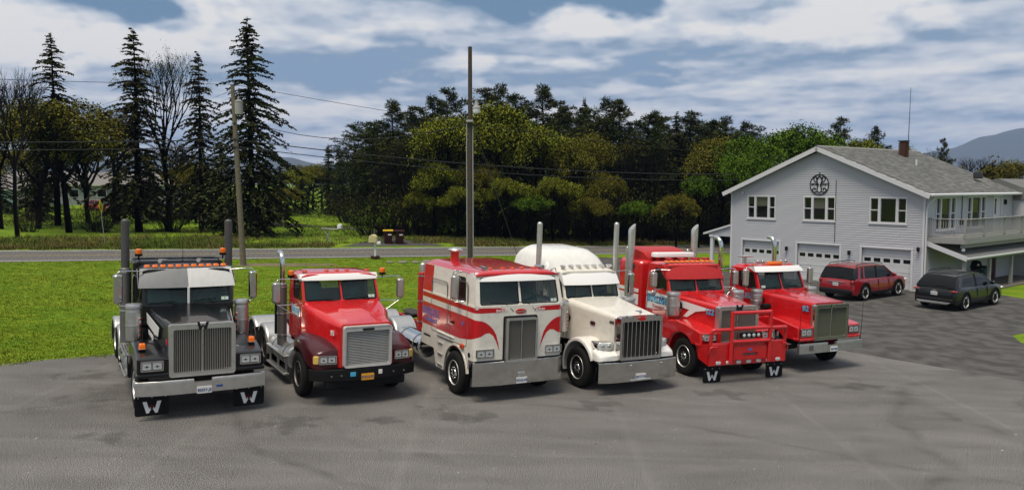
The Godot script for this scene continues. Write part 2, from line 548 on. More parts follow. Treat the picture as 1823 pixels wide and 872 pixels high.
func stack(p: Node, x: float, z: float, y0: float, ym: float, y1: float, r: float, rs: float, tip: String, m: Material, ms: Material) -> void:
	var g := grp(p, "exhaust_stack", Vector3.ZERO)
	var c := Vector3(x, 0, z)
	var s := MB.new()
	s.lathe([[rs * 0.8, y0], [rs, y0 + 0.03], [rs, ym - 0.04], [r, ym]], 20, at_xf(c))
	part(g, "heat_shield", s, ms)
	var t := MB.new()
	if tip == "curved":
		t.tube(smooth_path([c + Vector3(0, ym - 0.02, 0), c + Vector3(0, y1 - 0.35, 0), c + Vector3(0, y1 - 0.16, -0.03), c + Vector3(0, y1 - 0.03, -0.14), c + Vector3(0, y1, -0.30)], 5), r, 16)
	elif tip == "mitre":
		var rings := []
		for k in 3:
			var R := PackedVector3Array()
			for i in 20:
				var a := TAU * i / 20
				var yy: float = [ym - 0.02, y1 - 0.4, y1 - 0.12 + 0.12 * cos(a)][k]
				R.append(c + Vector3(cos(a) * r, yy, sin(a) * r))
			rings.append(R)
		t.loft(rings)
	else:
		t.lathe([[r, ym - 0.02], [r, y1 - 0.06], [r * 0.8, y1 - 0.025], [r * 0.35, y1], [0.0, y1]], 20, at_xf(c))
	part(g, "pipe", t, m)
	var b := MB.new()
	for yy in [y0 + 0.25, (y0 + ym) * 0.5, ym - 0.12]: b.lathe([[rs + 0.001, yy], [rs + 0.008, yy + 0.002], [rs + 0.008, yy + 0.04], [rs + 0.001, yy + 0.042]], 20, at_xf(c))
	part(g, "clamp_bands", b, M("dull_chrome"))

func air_cleaner(p: Node, x: float, z: float, y0: float, y1: float, r: float, lights := 0, toward := 0.0) -> void:
	var g := grp(p, "air_cleaner", Vector3.ZERO)
	var c := Vector3(x, 0, z)
	var a := MB.new()
	var h := y1 - y0
	a.lathe([[r * 0.55, y0], [r * 0.9, y0 + 0.015], [r, y0 + 0.05], [r, y0 + h * 0.40], [r + 0.008, y0 + h * 0.41], [r + 0.008, y0 + h * 0.44], [r, y0 + h * 0.45], [r, y1 - 0.17], [r * 0.93, y1 - 0.16], [r * 0.93, y1 - 0.11], [r * 1.06, y1 - 0.10], [r * 1.08, y1 - 0.05], [r * 0.98, y1 - 0.01], [r * 0.5, y1], [0.0, y1]], 28, at_xf(c))
	part(g, "canister", a, M("aluminium"))
	if lights > 0:
		var lx := sin(toward) * (r + 0.012)
		var lz := cos(toward) * (r + 0.012)
		part(g, "light_bar", one_prism(rrect(0.075, h * 0.56, 0.02), -0.02, 0.0, at_xf(c + Vector3(lx, y0 + h * 0.37, lz), toward), 0.004), M("dull_chrome"))
		for k in lights:
			var l := MB.new()
			l.lathe([[0.028, 0.0], [0.025, 0.012], [0.012, 0.02], [0.0, 0.021]], 12, at_xf(c + Vector3(lx, y0 + h * (0.15 + 0.44 * k / (lights - 1.0)), lz)) * at_xf(Vector3.ZERO, toward) * at_xf(Vector3.ZERO, 0, PI / 2))
			part(g, "light", l, M("red_lens"))
	part(g, "intake_pipe", one_tube([c + Vector3(0, y0 + h * 0.45, -0.02), c + Vector3(-signf(x) * 0.38, y0 + h * 0.42, -0.05)], r * 0.55, 14), M("black_plastic"))

func fuel_tank(p: Node, x: float, z0: float, z1: float, r: float, yc: float, m: Material, steps := true) -> void:
	var g := grp(p, "fuel_tank", Vector3.ZERO)
	var s := MB.new()
	var xf := Transform3D(Basis(Vector3(1, 0, 0), Vector3(0, 0, 1), Vector3(0, -1, 0)), Vector3(x, yc, 0))
	s.lathe([[0.0, z0 - 0.02], [r * 0.8, z0 - 0.015], [r, z0 + 0.03], [r, z1 - 0.03], [r * 0.8, z1 + 0.015], [0.0, z1 + 0.02]], 28, xf)
	part(g, "tank_shell", s, m)
	var b := MB.new()
	for f in [0.2, 0.8]:
		var zz := lerpf(z0, z1, f)
		b.lathe([[r + 0.001, zz - 0.03], [r + 0.008, zz - 0.028], [r + 0.008, zz + 0.028], [r + 0.001, zz + 0.03]], 28, xf)
	part(g, "tank_strap", b, M("steel_grey"))
	if steps:
		for yy in [yc + r * 0.85, yc - r * 0.45]:
			var t := MB.new()
			var sx: float = x + signf(x) * (r * (0.35 if yy > yc else 0.95) + 0.02)
			for k in 4: t.box(Vector3(sx + (k - 1.5) * 0.055, yy, (z0 + z1) / 2), Vector3(0.035, 0.03, absf(z1 - z0) * 0.86), 0.006)
			for q in [0.1, 0.5, 0.9]: t.box(Vector3(sx, yy - 0.022, lerpf(z0, z1, q)), Vector3(0.22, 0.016, 0.05))
			part(g, "step", t, M("aluminium"))

func wiper(p: Node, a: Vector3, b: Vector3, c: Vector3) -> void:
	var w := MB.new()
	w.tube([a, b], 0.009, 6)
	w.tube([b.lerp(c, -0.45), b, c], 0.008, 6)
	part(p, "wiper", w, M("black_plastic"))

func marker(p: Node, c: Vector3, w := 0.13, style := "amber", h := 0.05) -> void:
	var g := grp(p, "marker_light", c)
	part(g, "base", one_prism(rrect(w * 1.05, 0.17, 0.03), 0.0, 0.012, at_xf(Vector3.ZERO, 0, -PI / 2)), M("dull_chrome"))
	var l := MB.new()
	var rings := []
	for k in 5:
		var t := k / 4.0
		var R := PackedVector3Array()
		for q in rrect(w * (1.0 - 0.35 * t * t), 0.15 * (1.0 - 0.45 * t * t), 0.03, 3): R.append(Vector3(q.x, 0.01 + h * sin(t * PI / 2), q.y))
		rings.append(R)
	l.loft(rings)
	part(g, "lens", l, M(style))
func beacon(p: Node, c: Vector3) -> void:
	var g := grp(p, "beacon", c)
	var b := MB.new()
	b.lathe([[0.075, 0.0], [0.085, 0.01], [0.085, 0.05], [0.07, 0.06], [0.0, 0.06]], 16)
	b.tube([Vector3(0, 0.0, 0), Vector3(0, -0.09, 0)], 0.02, 8)
	part(g, "beacon_base", b, M("black_plastic"))
	var l := MB.new()
	l.lathe([[0.07, 0.06], [0.075, 0.12], [0.068, 0.16], [0.03, 0.175], [0.0, 0.176]], 16)
	part(g, "beacon_lens", l, M("amber"))
func antenna(p: Node, a: Vector3, b: Vector3, r := 0.006) -> void:
	var t := MB.new()
	t.tube([a, a.lerp(b, 0.5) + Vector3(0.01, 0, 0), b], [r * 1.3, r, r * 0.6], 6)
	t.lathe([[r * 3.2, 0.0], [r * 3.2, 0.03], [r * 1.6, 0.05], [0.0, 0.05]], 8, at_xf(a))
	part(p, "antenna", t, M("black_metal"))

# a flat panel a-b-c-d (a, b along the bottom, d, c along the top) with a rounded opening, and the glass pane in it
func framed(mb: MB, a: Vector3, b: Vector3, c: Vector3, d: Vector3, u0: float, u1: float, v0: float, v1: float, rad: float, th: float, gl: MB, rim: MB) -> void:
	var n := (b - a).cross(d - a).normalized()
	var f := func(u: float, w: float) -> Vector3: return a.lerp(b, u).lerp(d.lerp(c, u), w)
	var L := a.distance_to(b)
	var H := a.distance_to(d)
	var ru := rad / L
	var rv := rad / H
	var I := []
	var O := []
	var J := []
	for k in 4:
		var cu: float = [u1 - ru, u0 + ru, u0 + ru, u1 - ru][k]
		var cv: float = [v1 - rv, v1 - rv, v0 + rv, v0 + rv][k]
		var ou: float = [1.0, 0.0, 0.0, 1.0][k]
		var ov: float = [1.0, 1.0, 0.0, 0.0][k]
		for i in 5:
			var an := PI / 2 * (k + i / 4.0)
			I.append(f.call(cu + cos(an) * ru, cv + sin(an) * rv))
			J.append(f.call(cu + cos(an) * (ru - 0.018 / L), cv + sin(an) * (rv - 0.018 / H)))
			# slide along the outer edge, through the corner
			var o: Vector2
			var s := Vector2(ou if k % 2 == 0 else cu, cv if k % 2 == 0 else ov)
			var e := Vector2(cu if k % 2 == 0 else ou, ov if k % 2 == 0 else cv)
			var co := Vector2(ou, ov)
			if i < 2: o = s.lerp(co, i / 2.0)
			else: o = co.lerp(e, (i - 2) / 2.0)
			O.append(f.call(o.x, o.y))
	var N := I.size()
	for i in N:
		var j := (i + 1) % N
		var cc: Vector3 = (I[i] + I[j] + O[i] + O[j]) * 0.25 - n * th * 0.5
		mb._oq(cc, O[i], O[j], I[j], I[i])
		mb._oq(cc, O[i] - n * th, O[j] - n * th, I[j] - n * th, I[i] - n * th)
		mb._oq(cc, I[i], I[j], I[j] - n * th, I[i] - n * th)
		mb._oq(cc, O[i], O[j], O[j] - n * th, O[i] - n * th)
		if rim != null:
			var rc: Vector3 = (I[i] + I[j] + J[i] + J[j]) * 0.25
			rim._oq(rc - n * 0.01, I[i] + n * 0.004, I[j] + n * 0.004, J[j] + n * 0.004, J[i] + n * 0.004)
			rim._oq(rc + n * 0.01, J[i] + n * 0.004, J[j] + n * 0.004, J[j] - n * 0.02, J[i] - n * 0.02)
	var gp := n * -0.012
	var ctr := Vector3.ZERO
	for q in J: ctr += q
	ctr /= float(N)
	for i in N:
		var j := (i + 1) % N
		gl._ot(ctr - n, ctr + gp, J[i] + gp, J[j] + gp)

# the shell of a cab: lower body, pillars, roof, panes and what one sees through them
# k: wb, wt half widths at sill and roof, y0 floor, ys sill, yt roof edge, zb, zt windshield foot and head, zr rear, crown
func cab(p: Node, k: Dictionary, m: Material, split := true) -> void:
	var wb: float = k.wb
	var wt: float = k.wt
	var y0: float = k.y0
	var ys: float = k.ys
	var yt: float = k.yt
	var zb: float = k.zb
	var zt: float = k.zt
	var zr: float = k.zr
	var body := MB.new()
	var rim := MB.new()
	var panes := []
	# lower body as four walls and a floor
	var nose: float = k.get("nose", 0.0)
	body.hexa([Vector3(-wb, y0, zb + nose), Vector3(wb, y0, zb + nose), Vector3(wb, y0, zb + nose - 0.05), Vector3(-wb, y0, zb + nose - 0.05), Vector3(-wb, ys, zb), Vector3(wb, ys, zb), Vector3(wb, ys, zb - 0.05), Vector3(-wb, ys, zb - 0.05)])
	for s in [-1, 1]:
		body.hexa([Vector3(s * wb, y0, zb + nose - 0.002), Vector3(s * (wb - 0.05), y0, zb + nose - 0.002), Vector3(s * (wb - 0.05), y0, zr), Vector3(s * wb, y0, zr), Vector3(s * wb, ys, zb - 0.002), Vector3(s * (wb - 0.05), ys, zb - 0.002), Vector3(s * (wb - 0.05), ys, zr), Vector3(s * wb, ys, zr)])
	body.box(Vector3(0, (y0 + ys) / 2, zr + 0.02), Vector3(wb * 2 - 0.004, ys - y0, 0.04))
	body.box(Vector3(0, y0 + 0.03, (zb + zr) / 2), Vector3(wb * 2 - 0.1, 0.04, absf(zb - zr) - 0.06))
	# windshield
	var A := Vector3(-wb, ys, zb)
	var B := Vector3(wb, ys, zb)
	var C := Vector3(wt, yt, zt)
	var D := Vector3(-wt, yt, zt)
	var e: float = k.get("pillar", 0.06)
	if split:
		var Mb := (A + B) / 2
		var Mt := (C + D) / 2
		for i in 2: panes.append(["windshield_pane", MB.new()])
		framed(body, A, Mb, Mt, D, e, 0.975, 0.04, 0.93, 0.06, 0.05, panes[0][1], rim)
		framed(body, Mb, B, C, Mt, 0.025, 1.0 - e, 0.04, 0.93, 0.06, 0.05, panes[1][1], rim)
	else:
		panes.append(["windshield_pane", MB.new()])
		framed(body, A, B, C, D, e * 0.6, 1.0 - e * 0.6, 0.04, 0.93, 0.07, 0.05, panes[0][1], rim)
	# sides
	for s in [-1, 1]:
		var a := Vector3(s * wb, ys, zb)
		var b := Vector3(s * wb, ys, zr)
		var c := Vector3(s * wt, yt, zr)
		var d := Vector3(s * wt, yt, zt)
		var w1: float = k.get("win1", 0.62)
		var sg := MB.new()
		panes.append(["side_window", sg])
		if s > 0: framed(body, a, b, c, d, k.get("win0", 0.09), w1, 0.06, 0.86, 0.05, 0.045, sg, rim)
		else: framed(body, b, a, d, c, 1.0 - w1, 1.0 - k.get("win0", 0.09), 0.06, 0.86, 0.05, 0.045, sg, rim)
	# back wall
	var rw: float = k.get("rear_window", 0.0)
	var ra := Vector3(wb, ys, zr)
	var rb := Vector3(-wb, ys, zr)
	var rc := Vector3(-wt, yt, zr)
	var rd := Vector3(wt, yt, zr)
	if rw > 0.0:
		panes.append(["rear_window", MB.new()])
		framed(body, ra, rb, rc, rd, 0.5 - rw, 0.5 + rw, 0.25, 0.8, 0.08, 0.04, panes[-1][1], rim)
	else: body.hexa([ra, rb, rb + Vector3(0, 0, 0.04), ra + Vector3(0, 0, 0.04), rd, rc, rc + Vector3(0, 0, 0.04), rd + Vector3(0, 0, 0.04)])
	part(p, "cab_body", body, m, 35)
	# roof: arched sections along the length
	var cr: float = k.get("crown", 0.1)
	var roof := MB.new()
	var rings := []
	var zs := [zt + 0.03, zt + 0.015, zt - 0.06, zt - 0.2, (zt + zr) / 2, zr + 0.12, zr + 0.03, zr]
	var hs := [0.25, 0.45, 0.75, 0.95, 1.0, 0.95, 0.7, 0.3]
	for i in zs.size():
		var R := PackedVector3Array()
		for q in 15:
			var t := -1.0 + 2.0 * q / 14.0
			R.append(Vector3(t * wt, yt + cr * hs[i] * sqrt(maxf(0.0, 1.0 - pow(absf(t), 5.0))), zs[i]))
		for q in 15:
			var t := 1.0 - 2.0 * q / 14.0
			R.append(Vector3(t * wt, yt - 0.02, zs[i]))
		rings.append(R)
	roof.loft(rings)
	part(p, "roof", roof, k.get("roof_mat", m), 60)
	for q in panes: part(p, q[0], q[1], M("side_glass" if q[0] == "side_window" else "windshield"), 20)
	part(p, "window_gaskets", rim, M("black_plastic"), 30)
	# inside
	var seat := grp(p, "seats")
	for s in [-0.5, 0.5]:
		var q := MB.new()
		q.box(Vector3(s, ys - 0.35, zr + 0.65), Vector3(0.5, 0.16, 0.5), 0.05)
		q.box(Vector3(s, ys + 0.02, zr + 0.36), Vector3(0.48, 0.75, 0.16), 0.06)
		q.box(Vector3(s, ys + 0.45, zr + 0.36), Vector3(0.28, 0.2, 0.1), 0.04)
		part(seat, "seat", q, M("seat_light"))
	var ds := MB.new()
	ds.box(Vector3(0, ys - 0.14, zb - 0.26), Vector3(wb * 2 - 0.14, 0.28, 0.36), 0.06)
	part(p, "dashboard", ds, M("black_plastic"))
	var sw := MB.new()
	var ring_ := []
	var sx := Transform3D(Basis(Vector3(1, 0, 0), deg_to_rad(-35)), Vector3(0.48, ys + 0.06, zb - 0.5))
	for i in 20: ring_.append(sx * Vector3(cos(TAU * i / 20) * 0.23, sin(TAU * i / 20) * 0.23, 0))
	sw.tube(ring_, 0.014, 6, true)
	sw.tube([sx * Vector3(-0.22, 0, 0), sx * Vector3(0.22, 0, 0)], 0.014, 6)
	sw.tube([sx * Vector3(0, 0, 0), sx * Vector3(0, -0.1, 0.35)], 0.03, 6)
	part(p, "steering_wheel", sw, M("black_plastic"))

func door_panel(p: Node, side: float, x: float, z0: float, z1: float, y0: float, y1: float, m: Material) -> void:
	var g := part(p, "door", one_prism(rrect(absf(z1 - z0), y1 - y0, 0.07, 4, Vector2((z0 + z1) / 2, (y0 + y1) / 2)), 0.0, side * 0.012, side_xf(side * x), 0.005), m)
	part(g, "handle", one_box(Vector3(side * (x + 0.026), y1 - 0.12, minf(z0, z1) + 0.12), Vector3(0.025, 0.035, 0.15), 0.008), M("chrome"))

func chassis(p: Node, z0: float, z1: float, axles: Array, front_z: float, m: Material, tyre_r := 0.52) -> void:
	var g := grp(p, "chassis")
	for s in [-1, 1]:
		var r := MB.new()
		r.prism(pl([0, 0.74, 0.0, 1.0, s * -0.09, 1.0, s * -0.09, 0.985, s * -0.012, 0.985, s * -0.012, 0.755, s * -0.09, 0.755, s * -0.09, 0.74]), z0, z1, at_xf(Vector3(s * 0.43, 0, 0)))
		part(g, "frame_rail", r, m, 20)
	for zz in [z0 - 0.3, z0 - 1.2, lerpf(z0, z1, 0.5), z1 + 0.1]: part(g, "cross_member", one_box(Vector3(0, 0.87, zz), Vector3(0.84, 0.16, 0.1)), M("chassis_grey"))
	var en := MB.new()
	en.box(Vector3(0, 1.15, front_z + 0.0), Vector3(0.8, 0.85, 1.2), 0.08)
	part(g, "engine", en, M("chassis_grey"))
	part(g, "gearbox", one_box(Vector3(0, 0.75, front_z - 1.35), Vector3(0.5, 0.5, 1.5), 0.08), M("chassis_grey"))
	var ax := MB.new()
	ax.tube([Vector3(-0.95, tyre_r, front_z), Vector3(0.95, tyre_r, front_z)], 0.07, 8)
	ax.box(Vector3(0, 0.68, front_z), Vector3(0.9, 0.12, 1.2))
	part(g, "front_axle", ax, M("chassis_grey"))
	for a in axles:
		ax = MB.new()
		ax.tube([Vector3(-0.9, tyre_r, a), Vector3(0.9, tyre_r, a)], 0.11, 10)
		ax.lathe([[0.0, -0.2], [0.2, -0.12], [0.22, 0.0], [0.2, 0.12], [0.0, 0.2]], 12, at_xf(Vector3(0, tyre_r, a), 0, PI / 2))
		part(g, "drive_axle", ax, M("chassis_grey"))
	var fw := MB.new()
	var zc: float = (axles[0] + axles[axles.size() - 1]) / 2.0
	fw.prism(pl([-0.48, zc + 0.5, 0.48, zc + 0.5, 0.5, zc - 0.25, 0.3, zc - 0.5, 0.1, zc - 0.55, 0.06, zc - 0.05, -0.06, zc - 0.05, -0.1, zc - 0.55, -0.3, zc - 0.5, -0.5, zc - 0.25]), 0.0, 0.05, plan_xf(1.14), 0.01)
	fw.box(Vector3(0, 1.07, zc), Vector3(0.7, 0.14, 0.3))
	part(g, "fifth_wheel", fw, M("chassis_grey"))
	for a in axles:
		for s in [-1, 1]:
			wheel(p, s * 1.07, a, tyre_r, s, k_drive, 0.0, true)
			wheel(p, s * 0.76, a, tyre_r, s, "steel", 0.0, true)
var k_drive := "alu"

# the framed, slatted front of a radiator
func grille(p: Node, hw: float, y0: float, y1: float, z: float, fr: float, bars: int, vertical: bool, bar_mat: String, shell: String, back := "mesh_dark", bar_w := 0.012, top := 0.0, mid := true) -> void:
	var g := grp(p, "grille")
	var h := y1 - y0
	var c := Vector3(0, (y0 + y1) / 2, z)
	var s := MB.new()
	var o := rrect(hw * 2, h, 0.06, 5)
	var q := rrect(hw * 2 - fr * 2, h - fr * 2 - top, 0.04, 5, Vector2(0, -top / 2))
	s.ring(o, q, -0.14, 0.03, at_xf(c))
	s.ring(MB.inset(o, -0.001), MB.inset(o, 0.022), 0.028, 0.042, at_xf(c))
	part(g, "grille_shell", s, M(shell), 60)
	part(g, "grille_backing", one_box(c + Vector3(0, -top / 2, -0.07), Vector3(hw * 2 - fr, h - fr - top, 0.02)), M(back))
	var iw := hw * 2 - fr * 2
	var ih := h - fr * 2 - top
	var b := MB.new()
	if vertical: b.box(Vector3.ZERO, Vector3(bar_w, ih + 0.01, 0.03), 0.004)
	else: b.prism(pl([-0.03, -bar_w * 0.9, 0.012, -bar_w * 0.5, 0.012, bar_w * 0.4, -0.03, bar_w]), -iw / 2 - 0.005, iw / 2 + 0.005, side_xf())
	var bm := b.mesh()
	for i in bars:
		var t := (i + 0.5) / bars - 0.5
		var bar := part(g, "grille_bar", bm, M(bar_mat))
		bar.position = c + (Vector3(t * iw, -top / 2, -0.03) if vertical else Vector3(0, t * ih - top / 2, -0.03))
	if mid: part(g, "centre_bar", one_box(c + Vector3(0, -top / 2, -0.014), Vector3(0.03, ih + 0.01, 0.03), 0.006), M("chrome"))

# a hood lofted from its sections: [z, half width at the top, half width at the bottom, bottom y, top y, corner radius, bulge]
func hood(p: Node, secs: Array, m: Material) -> MeshInstance3D:
	var rings := []
	for s in secs:
		var R := PackedVector3Array()
		var wt: float = s[1]
		var wl: float = s[2]
		var r: float = s[5]
		R.append(Vector3(-wl, s[3], s[0]))
		for k in 4: R.append(Vector3(lerpf(-wl, -wt, (k + 1) / 5.0), lerpf(s[3], s[4] - r, (k + 1) / 5.0), s[0]))
		for k in 6:
			var a := PI - PI / 2 * k / 5.0
			R.append(Vector3(-wt + r + cos(a) * r, s[4] - r + sin(a) * r, s[0]))
		var bw: float = minf(0.38, wt * 0.62)
		for q in [[-1.0, 0.0], [-0.86, 0.85], [-0.5, 1.0], [0.0, 1.06], [0.5, 1.0], [0.86, 0.85], [1.0, 0.0]]:
			R.append(Vector3(q[0] * bw, s[4] + q[1] * s[6], s[0]))
		for k in 6:
			var a := PI / 2 - PI / 2 * k / 5.0
			R.append(Vector3(wt - r + cos(a) * r, s[4] - r + sin(a) * r, s[0]))
		for k in 4: R.append(Vector3(lerpf(wt, wl, (k + 1) / 5.0), lerpf(s[4] - r, s[3], (k + 1) / 5.0), s[0]))
		R.append(Vector3(wl, s[3], s[0]))
		rings.append(R)
	var b := MB.new()
	b.loft(rings)
	return part(p, "hood", b, m, 42)

# sun visor: a bent sheet hung over the windshield
func visor(p: Node, w0: float, w1: float, y0: float, z0: float, y1: float, z1: float, ms: Array) -> void:
	var n := ms.size()
	for i in n:
		var t0 := -1.0 + 2.0 * i / n
		var t1 := -1.0 + 2.0 * (i + 1) / n
		var b := MB.new()
		var rings := []
		for k in 7:
			var t := lerpf(t0, t1, k / 6.0)
			var bow := -0.10 * t * t
			var R := PackedVector3Array()
			for q in [[w0, y0, z0], [(w0 + w1) / 2, (y0 + y1) / 2, (z0 + z1) / 2 + 0.025], [w1, y1, z1], [w1, y1 - 0.004, z1 - 0.012], [(w0 + w1) / 2, (y0 + y1) / 2 - 0.003, (z0 + z1) / 2 + 0.013], [w0, y0 + 0.003, z0 - 0.012]]:
				R.append(Vector3(q[0] * t, q[1], q[2] + bow))
			rings.append(R)
		b.loft(rings)
		part(p, "sun_visor", b, ms[i], 40)
	for s in [-1, 1]:
		var e := MB.new()
		e.prism(pl([z0 - 0.1, y0, z1 - 0.1, y1, z1 - 0.3, y1 - 0.02, z0 - 0.18, y0 + 0.01]), 0.0, s * 0.01, side_xf(s * (w0 - 0.005)))
		part(p, "visor_end", e, ms[0], 30)

func decal(p: Node, called: String, poly: PackedVector2Array, xf: Transform3D, m: Material, d := 0.003) -> MeshInstance3D:
	return part(p, called, one_prism(poly, 0.0, d, xf), m, 20)
# a frame lying on a vertical-ish side surface: outline x along z (towards the front), y up, facing out
func on_side(side: float, p: Vector3, lean := 0.0, turn := 0.0) -> Transform3D:
	var b := Basis(Vector3(0, 1, 0), side * PI / 2 + turn) * Basis(Vector3(1, 0, 0), -lean)
	return Transform3D(b, p)

# ------------------------------------------------------------------ the trucks
func star_fenders(p: Node, m: Material, wheel_z: float, dz: float) -> void:
	for s in [-1, 1]:
		var o := PackedVector2Array()
		for q in [[-0.12, 0.93], [-0.12, 1.29], [-0.17, 1.33], [-0.85, 1.45], [-1.25, 1.49], [-1.7, 1.42], [-2.0, 1.18], [-2.08, 0.86]]: o.append(Vector2(q[0] + dz, q[1]))
		for i in 13:
			var a := deg_to_rad(lerpf(150, 40, i / 12.0))
			o.append(Vector2(wheel_z + cos(a) * 0.64, 0.52 + sin(a) * 0.64))
		var f := MB.new()
		f.prism(o, s * 0.60, s * 1.27, side_xf(), 0.035)
		var fe := part(p, "fender", f, m, 40)
		part(fe, "fender_ledge", one_box(Vector3(s * 0.975, 0.965, -0.20 + dz), Vector3(0.62, 0.09, 0.26), 0.02), m)
		headlight(p, Vector3(s * 0.985, 1.17, -0.098 + dz), 0.44, 0.22)

func star_hood(p: Node, m: Material, dz: float) -> MeshInstance3D:
	return hood(p, [[-0.20 + dz, 0.63, 0.64, 1.0, 1.985, 0.08, 0.0], [-0.22 + dz, 0.635, 0.645, 1.0, 1.99, 0.08, 0.0], [-0.55 + dz, 0.68, 0.70, 1.04, 2.01, 0.09, 0.03], [-1.3 + dz, 0.79, 0.81, 1.1, 2.06, 0.10, 0.05], [-1.97 + dz, 0.87, 0.89, 1.1, 2.10, 0.10, 0.05]], m)

func cab_steps(p: Node, x: float, z0: float, z1: float, ys: Array, m: Material) -> void:
	for y in ys:
		var t := MB.new()
		for k in 4: t.box(Vector3(x + (k - 1.5) * 0.06, y, (z0 + z1) / 2), Vector3(0.04, 0.03, absf(z1 - z0)), 0.006)
		for q in [0.06, 0.5, 0.94]: t.box(Vector3(x, y - 0.025, lerpf(z0, z1, q)), Vector3(0.24, 0.02, 0.05))
		part(p, "step", t, m)

func half_fenders(p: Node, axles: Array, m: Material, r := 0.64, x1 := 1.25) -> void:
	for a in axles:
		for s in [-1, 1]:
			var f := MB.new()
			arch_fender(f, a, 0.52, r, s * 0.6, s * x1, -8 if a == axles[0] else 40, 140 if a == axles[0] else 188, 0.012, 0.05)
			part(p, "drive_fender", f, m)

func stickers(p: Node, c: Vector3, lean: float) -> void:
	for k in 2: part(p, "inspection_sticker", one_box(Vector3.ZERO, Vector3(0.075, 0.075, 0.002)), M("sticker")).transform = at_xf(c + Vector3(k * 0.085, 0, 0), 0, -lean)

func place(o: Node3D, x: float, z: float, yaw: float) -> void:
	var up := Vector3(gy(x - 1, z) - gy(x + 1, z), 2.0, gy(x, z - 1) - gy(x, z + 1)).normalized()
	var f := Vector3(sin(deg_to_rad(yaw)), 0, cos(deg_to_rad(yaw)))
	f = (f - up * f.dot(up)).normalized()
	o.transform = Transform3D(Basis(up.cross(f), up, f), Vector3(x, gy(x, z) + 0.012, z))

